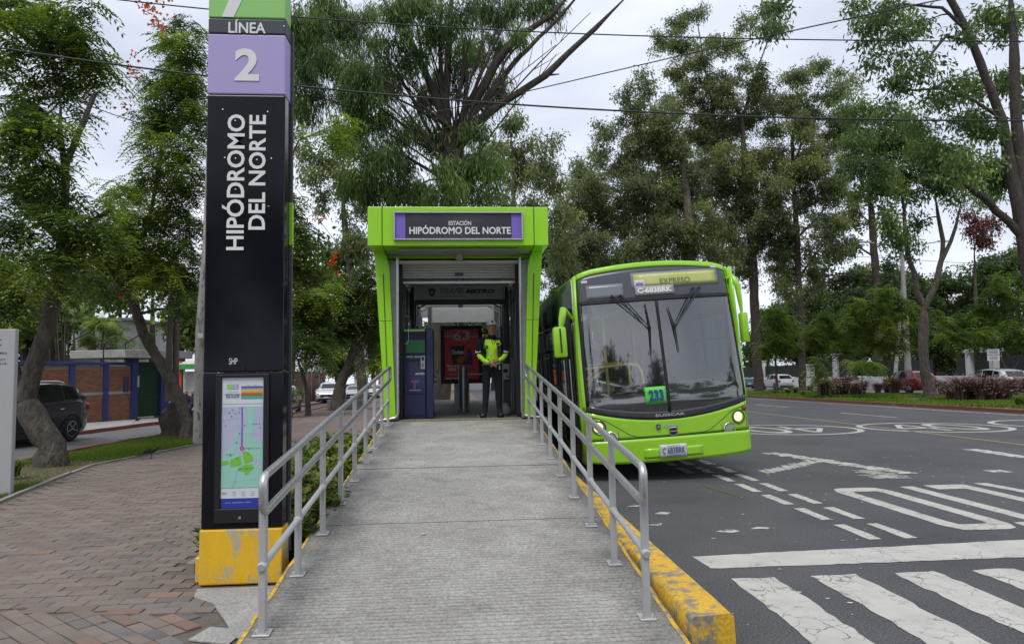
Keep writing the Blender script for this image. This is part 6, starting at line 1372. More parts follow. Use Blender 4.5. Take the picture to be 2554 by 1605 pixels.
# --- distant tree mass: single trees whose crowns run together
r5 = random.Random(21)
BLAB = ['between the station pillar and the bus roof', 'directly above the left end of the bus roof', 'above the middle of the bus roof', 'between the two tall trunks right of the bus', 'just right of the second tall trunk', 'left of the dark gate', 'above the dark gate', 'left of the concrete lamp pole', 'right of the concrete lamp pole', 'behind the fork of the curved tree', 'above the cream house', 'above the white gateway', 'above the street sign', 'at the right edge of the photo', 'seen through the far end of the station', 'seen through the station, behind the guard']
BGT = [(1340, 110, 640, 60, 50), (1420, 112, 690, 60, 50), (1500, 115, 700, 60, 50), (1910, 112, 850, 50, 45), (1990, 108, 820, 60, 60), (2050, 100, 780, 55, 60), (2120, 100, 770, 60, 60), (2190, 96, 740, 60, 55), (2260, 96, 760, 60, 65), (2330, 92, 740, 60, 60), (2400, 92, 760, 60, 55), (2470, 88, 700, 60, 50), (2540, 86, 640, 60, 50), (2600, 84, 700, 60, 80), (1100, 100, 880, 60, 60), (1230, 100, 880, 60, 60)]
for k, (px, D, py, rx, ry) in enumerate(BGT):
    bl = [(px+r5.uniform(-rx, rx)*.7, py+r5.uniform(-ry, ry)*.9, rx*.62, ry*.48) for _ in range(8)]+[(px+r5.uniform(-30, 30), 905+r5.uniform(-30, 10), rx*.9, 30), (px, 850, rx*.8, 38), (px+r5.uniform(-30, 30), 790, rx*.8, 40)]
    tree('background_tree', 'dark distant tree '+BLAB[k], D, [[(px, 960, .3), (px, 820, .25), (px, py, .1)]], bl, 'far', group='dark trees beyond the far wall', tint0=-.05, spread=3, twigs=False, bark=M_barkd, dens=.9)
# --- left side
LGp = 'tulip trees on the left'
tree('tulip_tree', 'thick trunk forking low like a V at the far left, beside the granite slab', 14.4, [[(130, 1140, .25), (98, 1065, .235), (64, 1005, .23), (58, 985, .17)], [(60, 1000, .19), (78, 940, .165), (99, 870, .15), (123, 795, .14), (139, 719, .135), (152, 660, .12), (158, 560, .09), (165, 440, .07), (150, 330, .05), (152, 240, .03)], [(60, 1010, .16), (38, 945, .13), (20, 880, .12), (-30, 780, .1)]],
     [(30, 60, 60, 50), (110, 40, 60, 45), (60, 130, 70, 40), (140, 120, 55, 35), (190, 130, 50, 35), (60, 250, 60, 40), (150, 210, 55, 35), (220, 170, 50, 35), (70, 330, 70, 45), (30, 400, 50, 50), (100, 400, 60, 40), (60, 500, 60, 45), (130, 480, 55, 35), (120, 560, 60, 45), (50, 600, 60, 50), (190, 560, 50, 40), (100, 650, 55, 40), (30, 700, 50, 45), (170, 640, 45, 35), (240, 620, 45, 35), (200, 20, 40, 25), (0, 180, 40, 50), (230, 530, 45, 35), (10, 300, 40, 50), (30, 0, 80, 40), (140, 60, 50, 40), (200, 80, 40, 30), (250, 190, 40, 25), (190, 270, 40, 25), (270, 580, 45, 30), (180, 500, 45, 35), (60, 440, 55, 40), (120, 330, 45, 30), (210, 600, 45, 35), (150, 700, 35, 30), (10, 560, 50, 50), (0, 660, 50, 50)], 'pinn', group=LGp, tint0=.06, spread=.9, dens=1.0,
     limbs=[[(152, 640, .08), (220, 560, .06), (280, 520, .04)], [(160, 420, .07), (210, 300, .055), (240, 230, .04)], [(150, 600, .08), (90, 540, .05), (50, 480, .03)]])
tree('tulip_tree', 'lichen spotted trunk leaning left over the grass, next to the weathered pole', 20.8, [[(468, 1080, .18), (458, 1030, .16), (448, 990, .15), (420, 937, .15), (389, 886, .14), (357, 830, .14), (337, 770, .13), (317, 725, .12)], [(320, 735, .09), (330, 650, .07), (370, 560, .06), (400, 400, .05), (410, 260, .03)], [(330, 750, .08), (280, 680, .06), (240, 600, .04)]],
     [(400, 640, 50, 40), (460, 600, 45, 45), (330, 600, 50, 40), (350, 680, 50, 35), (430, 700, 50, 40), (480, 680, 35, 50), (300, 560, 45, 40), (390, 540, 50, 40), (460, 500, 45, 40), (430, 420, 50, 35), (480, 370, 40, 40), (380, 370, 40, 35), (400, 300, 50, 35), (460, 250, 50, 40), (400, 200, 45, 30), (470, 150, 45, 45), (420, 100, 35, 30), (480, 60, 35, 30), (340, 480, 40, 35), (480, 440, 30, 40), (270, 640, 40, 40), (500, 300, 30, 60), (300, 470, 35, 25), (250, 720, 40, 25), (490, 770, 28, 30), (360, 610, 50, 40), (440, 760, 35, 20), (410, 470, 45, 35), (350, 430, 35, 30), (440, 320, 45, 35), (380, 240, 35, 25), (430, 160, 40, 35), (450, 200, 40, 30), (460, 100, 35, 30), (370, 320, 30, 25), (330, 540, 45, 35), (290, 600, 45, 30), (380, 680, 50, 35), (430, 640, 45, 40), (480, 560, 35, 40), (480, 220, 30, 35)], 'pinn', group=LGp, tint0=.05, spread=1.2, dens=.95)
tree('tulip_tree', 'leafy tree rising behind the stone slab at the far left edge', 19, [[(-60, 1100, .25), (-50, 900, .2), (-20, 700, .15)]], [(20, 760, 50, 45), (80, 740, 45, 35), (-20, 700, 60, 50), (30, 680, 50, 40), (90, 700, 40, 30), (200, 700, 40, 30), (220, 580, 35, 30)], 'pinn', group=LGp, tint0=-.12, dens=1.2)
tree('tulip_tree', 'tree with scarlet flowers showing past the right edge of the black pylon', 17.5, [[(612, 1085, .2), (622, 900, .17), (640, 740, .14), (668, 600, .1)]],
     [(750, 560, 22, 40), (745, 640, 35, 35), (790, 660, 32, 28), (740, 520, 18, 25), (770, 610, 30, 30), (700, 600, 45, 45), (690, 680, 40, 35), (745, 690, 30, 22), (690, 480, 35, 50), (815, 325, 36, 18), (850, 300, 22, 16), (840, 350, 20, 18), (745, 335, 18, 12)], 'pinn', group=LGp, tint0=0, spread=.6, dens=1.1, limbs=[[(668, 600, .05), (700, 450, .035), (745, 350, .02), (850, 305, .01)]])
for lab, D, tr, bl, st_ in [
  ('leaning tree with a stone ring around its foot, left of the station pillar', 38.5, [[(842, 1005, .40), (852, 950, .28), (868, 915, .24), (880, 880, .22), (888, 830, .18)], [(880, 890, .12), (905, 860, .10), (925, 800, .07)]], [(900, 820, 40, 28), (850, 800, 40, 28), (930, 780, 32, 35), (880, 760, 45, 30), (820, 770, 35, 30), (930, 850, 30, 25), (860, 720, 45, 30), (910, 700, 35, 35), (830, 840, 30, 20), (940, 740, 25, 40), (930, 890, 20, 20)], 'pinn2'),
  ('slim dark trunk in the dirt verge right of the pylon', 33, [[(768, 1030, .13), (766, 980, .10), (755, 930, .09), (740, 890, .06)]], [(750, 860, 40, 25), (785, 850, 40, 22), (730, 820, 35, 28), (775, 800, 45, 28), (810, 870, 30, 18), (740, 760, 45, 35), (800, 740, 45, 35), (790, 890, 25, 15)], 'pinn2'),
  ('mid green tree above the brown wall right of the pylon', 48, [[(722, 1000, .2), (735, 850, .18), (760, 740, .1)]], [(740, 700, 45, 35), (800, 690, 45, 35), (860, 670, 40, 35), (770, 760, 50, 35), (830, 760, 45, 35), (820, 620, 30, 30), (900, 640, 35, 30), (900, 760, 40, 40)], 'far')]:
    if st_ == 'pinn2': STY['pinn2'] = dict(r=.45, nl=15, dens=2.6, L=(.34, .5), W=.05, m='L')
    tree('street_tree', lab, D, tr, bl, 'pinl' if st_ == 'pinn2' else 'far', group='trees on the left verge', tint0=-.10 if st_ == 'pinn2' else .05, matl=M_leafA, spread=1.2, dens=1.2)
LB = [(60, 38, 820, 60, 45), (150, 38, 790, 60, 60), (230, 44, 700, 60, 55), (300, 50, 720, 50, 50), (450, 40, 790, 50, 45), (380, 48, 690, 50, 40), (520, 42, 820, 50, 60), (700, 60, 830, 40, 60), (840, 85, 880, 60, 45), (930, 90, 870, 50, 60), (980, 95, 800, 60, 60)]
for k, (px, D, py, rx, ry) in enumerate(LB):
    bl = [(px+r5.uniform(-rx, rx)*.8, py+r5.uniform(-ry, ry)*.9, rx*.5, ry*.4) for _ in range(8)]+([(px, 900, rx*.8, 30)] if px > 600 else [])
    tree('background_tree', 'dark background tree '+['above the left end of the brick wall', 'above the roof of the dark SUV', 'left of the white house', 'directly above the white house', 'behind the weathered pole', 'above the green gate', 'hidden mostly by the pylon', 'just right of the pylon above the brown wall', 'behind the leaning tree with the stone ring', 'behind the grey utility pole', 'left of the station pillar, farthest away'][k], D, [[(px, 960, .25), (px, 860, .2), (px, py, .1)]], bl, 'far', group='dark trees behind the side street walls', tint0=.0, spread=2, twigs=False, bark=M_barkd, dens=1.2, matl=M_leafA)
# small yellow-green tree before the white house
tree('garden_tree', 'light green small leaved tree in front of the white house behind the wall', 34, [[(252, 900, .05), (255, 850, .04), (262, 800, .03)], [(254, 870, .03), (280, 840, .02)]], [(225, 850, 30, 22), (260, 810, 35, 25), (300, 840, 30, 25), (270, 870, 35, 15), (230, 800, 25, 18), (310, 870, 25, 15)], 'pinn', group=None, matl=M_leafL, tint0=.1, dens=.6)
# bamboo clump
bo_ = PD(140, 905, 33); bmb = empty('bamboo_clump', (bo_[0], bo_[1], gz(33)), 'dark bamboo stems rising behind the brick wall', 'bamboo'); b = MB((bo_[0], bo_[1], gz(33)))
for k in range(16):
    a = PD(105+k*5.2+r5.uniform(-3, 3), 925, 33+r5.uniform(-.5, .5)); c = PD(100+k*6+r5.uniform(-18, 18), 770+r5.uniform(-20, 40), 33); b.tube([(a[0], a[1], gz(33)), a, (a+c)/2+rnd(1)[0]*.05, c], [.035, .035, .03, .015], 6)
b.build('stems', M_barkd, bmb)
# coral pods, scarlet flowers
def petals(name, label, items, m, cat, grp=None):
    P = []
    for (px, py, r_, y, n) in items:
        c = PD(px, py, y); P.append(c+rnd(n)*np.array([r_, r_, r_])*mpp(y)*.6)
    P = np.concatenate(P); n = len(P); off = P[0].copy()
    me = leaves_mesh(name, P-off, rnd(n), rnd(n), np.full(n, .085), np.full(n, .07), RNG.random(n), m, .3); o = bpy.data.objects.new(name, me); COL.objects.link(o); o.location = Vector(off); tag(o, label, cat); o['kind'] = 'stuff'; return o
petals('seed_pods', 'hanging coral red seed pods of the tall tree at the upper left', [(400, 10, 18, 15, 20), (378, 30, 18, 15, 26), (390, 60, 14, 15, 20), (365, 20, 14, 15, 14), (350, 8, 10, 15, 8), (412, 72, 14, 15, 14), (435, 40, 10, 15, 6), (330, 140, 8, 15, 8), (335, 185, 12, 15, 12), (320, 160, 8, 15, 8), (310, 265, 12, 15, 9), (325, 290, 9, 15, 6)], M_redleaf, 'seed pods')
petals('scarlet_flowers', 'scarlet tulip tree flowers beside the pylon and among the leaves', [(835, 642, 8, 17, 14), (826, 658, 7, 17, 10), (733, 378, 4, 17, 5), (802, 545, 6, 17, 10), (730, 487, 5, 17, 7), (302, 734, 6, 20, 12), (2494, 590, 6, 44, 10), (840, 680, 5, 17, 5)], M_redfl, 'flowers')

# --- hedge beside the ramp
def bush_mesh(seed, r_=.34, h=.5, n=520, L_=(.07, .13), W=.42):
    rg = np.random.default_rng(seed); ns = 26; a = rg.uniform(0, 6.283, ns); q = np.sqrt(rg.random(ns))*r_; top = np.stack([q*np.cos(a), q*np.sin(a), h*rg.uniform(.45, 1.0, ns)*(1-.3*(q/r_)**2)], 1)
    k = n//ns; C = np.repeat(top, k, 0); N_ = len(C); P = C+rg.normal(size=(N_, 3))*np.array([.04, .04, .07]); P[:, 2] = np.maximum(P[:, 2], .02)
    ang = rg.uniform(0, 6.283, N_); D_ = np.stack([np.cos(ang), np.sin(ang), rg.uniform(-.2, .9, N_)], 1); L__ = rg.uniform(*L_, N_)
    T = np.clip(np.repeat(rg.normal(.42, .22, ns), k)+rg.normal(0, .12, N_), 0, 1)
    me = leaves_mesh('foliage', P, D_, np.tile([0, 0, 1.], (N_, 1))+rg.normal(size=(N_, 3))*.3, L__, L__*W, T, M_hedge)
    b = MB()
    for t in top: b.tube([(t[0]*.25, t[1]*.25, 0), (t[0]*.8, t[1]*.8, t[2]*.6), tuple(t)], [.008, .006, .003], 4)
    return me, b.mesh('stem', M_bark)
HB = [bush_mesh(s) for s in (1, 2, 3, 4)]; r6 = random.Random(9)
for k in range(34):
    y = 6.45+(k//2)*.36+r6.uniform(-.07, .07); x = (-1.55 if k % 2 else -1.98)+r6.uniform(-.06, .06); sc = r6.uniform(.85, 1.15)*(1.0 if y > 7 else .85)
    e = empty('hedge_bush', (x, y, .03), 'low bushy shrub with glossy yellow splashed leaves in the bed along the ramp', 'shrub', 'shrubs in the bed beside the ramp', (0, 0, r6.uniform(0, 6.28))); e.scale = (sc, sc, sc*r6.uniform(.9, 1.15))
    f, s_ = HB[k % 4]; o = bpy.data.objects.new('foliage', f); COL.objects.link(o); o.parent = e; o['kind'] = 'stuff'; o = bpy.data.objects.new('stem', s_); COL.objects.link(o); o.parent = e
# --- purple fountain grass on the median
def grass_clump(seed, r_, h, nb, m=None, plume=40):
    rg = np.random.default_rng(seed); a = rg.uniform(0, 6.283, nb); q = rg.random(nb)*.25*r_; base = np.stack([q*np.cos(a), q*np.sin(a), np.zeros(nb)], 1); out = np.stack([np.cos(a+rg.normal(0, .4, nb)), np.sin(a), np.zeros(nb)], 1)*(rg.uniform(.2, 1.0, nb)[:, None])*r_; H_ = h*rg.uniform(.65, 1.05, nb)
    seg = 5; V = []; F = []; T = []
    for s in range(seg+1):
        t = s/seg; p = base+out*(t**1.5); p[:, 2] = H_*np.sin(t*math.pi*.62)/math.sin(math.pi*.5)
        w_ = .022*(1-t)**.7+.001; side = np.stack([-np.sin(a), np.cos(a), np.zeros(nb)], 1); V.append(p-side*w_); V.append(p+side*w_)
    V = np.stack(V, 1); n2 = 2*(seg+1); vs = V.reshape(-1, 3); me = bpy.data.meshes.new('blades'); fs = []
    for i in range(nb):
        for s in range(seg): o_ = i*n2+2*s; fs.append((o_, o_+1, o_+3, o_+2))
    me.from_pydata(vs.tolist(), [], fs); at_ = me.attributes.new('tint', 'FLOAT', 'POINT'); at_.data.foreach_set('value', np.repeat(np.clip(rg.normal(.45, .25, nb), 0, 1), n2).astype(np.float32)); me.materials.append(m or M_purpg)
    return me
GC = [grass_clump(s, 1.0, 1.2, 300) for s in (11, 12, 13)]
M_plume = leafmat('grass_plume', [(.20, .13, .12), (.30, .21, .19), (.42, .32, .28), (.4, .32, .26)], .3, .7)
def plume_mesh(seed):
    rg = np.random.default_rng(seed); n = 130; a = rg.uniform(0, 6.283, n); o = np.stack([np.cos(a), np.sin(a), np.zeros(n)], 1)*rg.uniform(.3, 1.15, n)[:, None]; P = o.copy(); P[:, 2] = rg.uniform(.65, 1.5, n)-.25*np.linalg.norm(o, axis=1); D_ = o*1.0; D_[:, 2] = rg.uniform(-.2, .6, n)
    return leaves_mesh('plumes', P, D_, rg.normal(size=(n, 3)), np.full(n, .22), np.full(n, .045), rg.random(n), M_plume)
PMs = [plume_mesh(s) for s in (5, 6, 7)]
FG = [(2058, 992, 1.0), (2082, 990, .95), (2105, 989, 1.05), (2130, 990, 1.05), (2150, 988, .9), (2190, 984, .75), (2212, 983, .75), (2235, 984, .9), (2350, 985, .8), (2372, 1000, 1.0), (2400, 1004, 1.05), (2425, 1003, .95), (2445, 1004, 1.05), (2470, 1003, 1.1), (2495, 1002, 1.0), (2515, 1001, 1.0), (2540, 998, 1.05), (2565, 998, 1.0), (1985, 985, .5), (2020, 980, .5)]
for k, (px, py, sc) in enumerate(FG):
    g = G(px, py); sc *= r6.uniform(.68, 1.08)
    e = empty('fountain_grass', (g[0], g[1], gz(g[1])+.03), 'arching purple fountain grass clump with pale plumes on the median', 'ornamental grass', 'purple fountain grass clumps on the median', (0, 0, k*1.3)); e.scale = (sc, sc, sc)
    o = bpy.data.objects.new('blades', GC[k % 3]); COL.objects.link(o); o.parent = e; o['kind'] = 'stuff'; o = bpy.data.objects.new('plumes', PMs[k % 3]); COL.objects.link(o); o.parent = e; o['kind'] = 'stuff'
GS = [grass_clump(s, .45, .45, 160, M_leafL) for s in (31, 32)]
for k, (px, py, sc) in enumerate([(1965, 985, 1.0), (1985, 982, 1.2), (1975, 975, 1.2), (2003, 990, .9), (2035, 985, .6), (1935, 985, .8), (2545, 1018, 1.1), (2560, 1012, 1.2), (1950, 976, .8), (38, 1190, .6)]):
    g = G(px, py); e = empty('strap_leaf_plant', (g[0], g[1], gz(g[1])+.02), 'low light green tufted plant in the planting strip', 'plant', 'light green tufted plants', (0, 0, k)); e.scale = (sc,)*3
    o = bpy.data.objects.new('blades', GS[k % 2]); COL.objects.link(o); o.parent = e; o['kind'] = 'stuff'
# --- turf (short blades)
def turf(name, fn_in, x0, x1, y0, y1, n, h, zoff, m=M_grass, patchy=0.0, w=.006):
    x = RNG.uniform(x0, x1, n); y = RNG.uniform(y0, y1, n); k = np.array([fn_in(a, c) for a, c in zip(x, y)]); x, y = x[k], y[k]
    if patchy:
        f = np.sin(x*2.1+1)*np.cos(y*1.3)+.5*np.sin(x*5+y*3.1); k = f+RNG.normal(0, .4, len(x)) > patchy; x, y = x[k], y[k]
    n = len(x); P = np.stack([x, y, np.array([gz(v) for v in y])+zoff], 1); D_ = rnd(n, .5)+np.array([0, 0, 1.]); L_ = h*RNG.uniform(.5, 1.2, n)
    T = .45+.18*np.sin(x*1.7)*np.cos(y*.9)+RNG.normal(0, .12, n)
    me = leaves_mesh(name, P, D_, rnd(n), L_, L_*0+w*(1+y/20), T, m); o = bpy.data.objects.new(name, me); COL.objects.link(o); tag(o, 'short green grass growing on the soil strip', 'grass', kind='stuff'); return o
nkx = lambda y: float(np.interp(y, [t[0] for t in NK], [t[1] for t in NK]))+.2
cvx = lambda y: float(np.interp(y, [t[0] for t in CURVE], [t[1] for t in CURVE]))-.12
def in_verge(a, c):
    if not (nkx(c) < a < cvx(c)): return False
    d = math.hypot(a+7.6, (c-13.4)*.6); return d > 1.15 or RNG.random() < .12*d
turf('verge_grass', in_verge, -9.2, -5.8, 9, 24.5, 90000, .07, -.03)
def in_med(a, c):
    f = math.sin(c*.35+a*.4)+.4*math.sin(a*2.3); return f > -.55 if 20.2 < a < 30 else False
t_ = turf('median_grass', in_med, 20.2, 30, 18, 62, 80000, .16, .03, w=.03); t_['label'] = 'bright green grass patches on the median beside the red kerb'
# fallen leaves
n = 420; x = RNG.uniform(-6, 1.2, n); y = RNG.uniform(3.8, 16, n); k = np.array([(a < -2.3 and inside_paving(a, c)) or (abs(a) < 1.2 and c < 12 and RNG.random() < .10) for a, c in zip(x, y)]); x, y = x[k], y[k]
z = np.array([RZ(c)+.006 if abs(a) < 1.3 else .008 for a, c in zip(x, y)]); n = len(x); D_ = rnd(n); D_[:, 2] *= .12
me = leaves_mesh('fallen_leaves', np.stack([x, y, z], 1), D_, np.tile([0, 0, 1.], (n, 1)), RNG.uniform(.02, .05, n), RNG.uniform(.008, .02, n), RNG.random(n), M_litter); o = bpy.data.objects.new('fallen_leaves', me); COL.objects.link(o); tag(o, 'small dry fallen leaves and crumbs scattered over the paving and ramp', 'fallen leaves', kind='stuff')
n = 900; x = RNG.normal(-7.5, .8, n); y = RNG.normal(13.2, 1.3, n); k = np.array([nkx(c) < a < cvx(c) for a, c in zip(x, y)]); x, y = x[k], y[k]; n = len(x); D_ = rnd(n); D_[:, 2] *= .2
me = leaves_mesh('leaf_litter', np.stack([x, y, np.full(n, -.02)], 1), D_, np.tile([0, 0, 1.], (n, 1)), RNG.uniform(.03, .07, n), RNG.uniform(.015, .03, n), RNG.random(n), M_litter); o = bpy.data.objects.new('leaf_litter', me); COL.objects.link(o); tag(o, 'brown leaf litter around the foot of the forked trunk', 'leaf litter', kind='stuff')
n = 2500; x = RNG.uniform(20.2, 24, n); y = RNG.uniform(16, 60, n); D_ = rnd(n); D_[:, 2] *= .2
me = leaves_mesh('leaf_litter', np.stack([x, y, np.array([gz(v) for v in y])+.045], 1), D_, np.tile([0, 0, 1.], (n, 1)), RNG.uniform(.06, .14, n), RNG.uniform(.03, .06, n), RNG.random(n), M_litter); o = bpy.data.objects.new('leaf_litter', me); COL.objects.link(o); tag(o, 'fallen leaves lying on the median soil behind the red kerb', 'leaf litter', kind='stuff')
# one pale leaf on the ramp
b = MB(); gx = PD(1056, 1370, 6.2); b.prism([(-.035, -.004), (0, -.012), (.035, .006), (0, .010)], (gx[0], 6.2, RZ(6.2)+.012), (1, .3, 0), (-.3, 1, .09), .004); o = b.build('leaf', mat('pale_leaf', (.5, .48, .38), .8)); tag(o, 'single pale curled leaf lying in the middle of the ramp', 'leaf')
# sapling by the kerb
sp = G(729, 1040); e = empty('sapling', (sp[0], sp[1], gz(sp[1])), 'thin little sapling in the dirt verge just right of the pylon', 'sapling'); off = (sp[0], sp[1], gz(sp[1]))
b = MB(off); b.tube([off, PD(727, 1010, sp[1]), PD(730, 975, sp[1])], [.03, .025, .015], 6); b.tube([PD(727, 1010, sp[1]), PD(720, 985, sp[1])], [.015, .01], 5); b.build('stem', M_bark, e)
cs, LV = foliage([(*PD(728, 975, sp[1]), .35, .3, .2), (*PD(722, 990, sp[1]), .25, .3, .2)], 'pinn'); me = leaves_mesh('leaves', LV[0]-np.array(off), *LV[1:], M_leafL); o = bpy.data.objects.new('foliage', me); COL.objects.link(o); o.parent = e; o['kind'] = 'stuff'

# trees across the road behind the photographer (they show in the glass and the gloss panels)
bl = [(x+RNG.uniform(-2, 2), -26+RNG.uniform(-5, 5), RNG.uniform(3, 12), 2.6, 2.2, 2.2) for x in np.arange(-40, 42, 2.2)]
cs, LV = foliage(bl, 'far', dens=.8); me = leaves_mesh('roadside_trees_foliage', *LV, M_leafD); o = bpy.data.objects.new('roadside_trees_foliage', me); COL.objects.link(o); tag(o, 'mass of trees across the road behind the viewpoint, seen only as reflections', 'trees', kind='stuff')

# ================================================================ LEFT STREET: WALLS, GATE, HOUSES
e_ = np.array([.34, .94]); e_ /= np.linalg.norm(e_); W0 = np.array([-15.0, 30.2]); nrm = np.array([e_[1], -e_[0]])
def onwall(px):
    d = ray(px, 1000)[:2]; A = np.array([[d[0], -e_[0]], [d[1], -e_[1]]]); t, s = np.linalg.solve(A, W0); return s
def WP(s, o=0.0, z=0.0): p = W0+e_*s+nrm*o; return (p[0], p[1], z)
wang = math.atan2(e_[1], e_[0])-math.pi/2
def wbox(b, s0, s1, o0, o1, z0, z1, bev=.0): c = WP((s0+s1)/2, (o0+o1)/2, (z0+z1)/2); b.box(c, (abs(o1-o0), s1-s0, z1-z0), wang, bev)
s_l = onwall(-120); cols = [onwall(p) for p in (-25, 79, 177, 262, 331)]; ZW0, ZW1 = -.15, 2.12
wo_ = WP(s_l, 0, ZW0); wall = empty('brick_wall', wo_, 'low brick wall with blue columns and coping behind the dark SUV', 'wall')
b = MB(wo_); wbox(b, s_l, cols[-1], -.12, -.02, ZW0-.2, ZW1); b.build('mortar_core', M_mort, wall)
ed = [s_l]+cols; rb_ = random.Random(2)
for a, c in zip(ed[:-1], ed[1:]):
    a2, c2 = a+.13, c-.13; b = MB(wo_); tint = []
    zc = ZW0+.02; j = 0
    while zc < ZW1-.14:
        if abs(zc-.98) < .06: zc += .088; j += 1; continue
        x = a2-(.13 if j % 2 else 0)
        while x < c2:
            x0, x1 = max(x, a2), min(x+.25, c2)
            if x1-x0 > .03:
                o = rb_.uniform(-.006, .004); p = [WP(x0, -.02+.02+o, zc), WP(x1, .0+o, zc), WP(x1, .0+o, zc+.072), WP(x0, .0+o, zc+.072)]; q = [WP(x0, -.03, zc), WP(x1, -.03, zc), WP(x1, -.03, zc+.072), WP(x0, -.03, zc+.072)]
                b.add(p+q, [(0, 1, 2, 3), (3, 2, 6, 7), (0, 4, 5, 1), (1, 5, 6, 2), (0, 3, 7, 4)]); tint += [rb_.random()]*8
            x += .262
        zc += .088; j += 1
    o = b.build('brickwork', M_brick, wall); o['kind'] = 'stuff'; at = o.data.attributes.new('tint', 'FLOAT', 'POINT'); at.data.foreach_set('value', tint)
    b = MB(wo_); wbox(b, a2, c2, -.02, .012, .93, 1.03); b.build('concrete_band', M_conc2, wall)
for c in cols: b = MB(wo_); wbox(b, c-.12, c+.12, -.16, .05, ZW0-.2, ZW1+.03, .01); b.build('column', M_blue, wall)
b = MB(wo_); wbox(b, s_l, cols[-1]+.14, -.16, .07, ZW1+.03, ZW1+.16, .01); b.build('coping', M_blue, wall)
wa, wb = onwall(306), onwall(320); wc = PD(313, 960, 31)[2]; b = MB(wo_); wbox(b, wa, wb, .0, .03, wc-.30, wc+.35); g_ = b.build('vent_grille', M_blue, wall)
for k in range(1, 4): b = MB(wo_); wbox(b, wa+(wb-wa)*k/4-.015, wa+(wb-wa)*k/4+.015, .03, .05, wc-.3, wc+.35); b.build('grille_bar', M_dgrey, g_)
# posts with angled tops above the wall
for px in (171, 260, 314):
    s = onwall(px); h_ = PD(px, 855, WP(s)[1])[2]; b = MB(WP(s, -.1, ZW1)); b.tube([WP(s, -.1, ZW1+.1), WP(s, -.1, h_), WP(s+.7, .15, h_+.45)], .03, 6)
    o = b.build('security_post', M_blk); o.location = Vector(WP(s, -.1, ZW1)); tag(o, 'thin black angled fence post on the brick wall, '+{171: 'leftmost, above the SUV roof', 260: 'middle one, above the second blue column', 314: 'rightmost, above the vent grille'}[px], 'fence post', 'angled black posts on the brick wall')
# gate with piers and canopy
g0, g1 = onwall(341), onwall(398); go = WP(g0, 0, -.2); gate = empty('metal_gate', go, 'dark green ribbed metal gate between blue piers under a grey concrete canopy', 'gate')
b = MB(go); wbox(b, cols[-1]-.13, g0, -.3, .08, -.3, 2.45, .01); b.build('pier', M_blue, gate); b = MB(go); wbox(b, g1, onwall(418), -.3, .08, -.3, 2.45, .01); b.build('pier', M_blue, gate)
nb = 14
for k in range(nb): b = MB(go); s0 = g0+(g1-g0)*k/nb; wbox(b, s0+.01, g0+(g1-g0)*(k+1)/nb-.01, -.10, -.06, -.12, 2.30, .006); b.build('gate_slat', M_dgreen, gate)
b = MB(go); wbox(b, g0, g1, -.13, -.10, -.12, 2.3); wbox(b, g0, g1, -.06, -.03, .62, .68); b.build('gate_back', M_dgreen, gate)
b = MB(go); wbox(b, onwall(275), onwall(448), -2.2, .7, 2.46, 2.80, .02); b.build('canopy', M_conc2, gate)
b = MB(go); wbox(b, g0-.10, g0-.01, .08, .14, 1.2, 1.7, .01); b.build('intercom', M_greym, gate)
# white house behind
hy = 46; A, B = PD(60, 888, hy), PD(326, 800, hy); ho = ((A[0]+B[0])/2, hy+4, gz(hy)); hs = empty('house', ho, 'white two storey house glimpsed through the leaves behind the brick wall', 'house')
b = MB(ho); b.box(((A[0]+B[0])/2, hy+4, (gz(hy)+B[2])/2), (B[0]-A[0], 8, B[2]-gz(hy))); b.build('wall', M_whitep, hs)
b = MB(ho); b.box(((A[0]+B[0])/2, hy+4, B[2]+.1), (B[0]-A[0]+.6, 8.5, .2), bev=.03); b.build('roof', M_conc2, hs)
for px in (150, 215, 280): v = PD(px, 838, hy); b = MB(ho); b.box((v[0], hy-.02, v[2]), (.9, .08, 1.1), bev=.01); w_ = b.build('window', M_greym, hs); b = MB(ho); b.box((v[0], hy-.05, v[2]), (.7, .06, .9)); b.build('pane', M_glassd, w_)
A, B = PD(110, 925, 40), PD(345, 883, 40); b = MB(((A[0]+B[0])/2, 40, gz(40))); b.box(((A[0]+B[0])/2, 40, (gz(40)+B[2])/2), (B[0]-A[0], .25, B[2]-gz(40)), bev=.02); o = b.build('garden_wall', M_conc2); o.location = ((A[0]+B[0])/2, 40, gz(40)); tag(o, 'plain grey rendered wall between the brick wall and the white house', 'wall')
# food stall with awning, two people seated
fo = tuple(G(468, 1046)); fs = empty('food_stall', fo, 'white food cart with an orange post and green striped awning behind the weathered pole', 'food stall')
fy = fo[1]; b = MB(fo); a, c = PD(458, 1035, fy), PD(520, 925, fy); b.box(((a[0]+c[0])/2, fy+.6, (a[2]+c[2])/2), (c[0]-a[0], 1.2, c[2]-a[2]), bev=.03); b.build('body', M_whitep, fs)
b = MB(fo); a, c = PD(450, 918, fy-.3), PD(520, 898, fy-.3); b.box(((a[0]+c[0])/2, fy+.2, (a[2]+c[2])/2+.05), (c[0]-a[0]+.2, 1.4, .14), Matrix.Rotation(.12, 3, 'X'), bev=.02); b.build('awning', mat('awning_white', (.55, .5, .45), .7), fs)
b = MB(fo); b.box(((a[0]+c[0])/2, fy-.48, (a[2]+c[2])/2-.10), (c[0]-a[0]+.1, .06, .22), bev=.01); b.build('awning_valance', mat('awning_green', (.05, .30, .06), .7), fs)
b = MB(fo); a, c = PD(451, 1020, fy-.3), PD(451, 900, fy-.3); b.tube([a, c], .06, 8); b.build('post', mat('orange_post', (.45, .08, .02), .5), fs); b = MB(fo); a, c = PD(459, 1020, fy-.3), PD(459, 920, fy-.3); b.tube([a, c], .025, 6); b.build('post', M_whitep, fs)
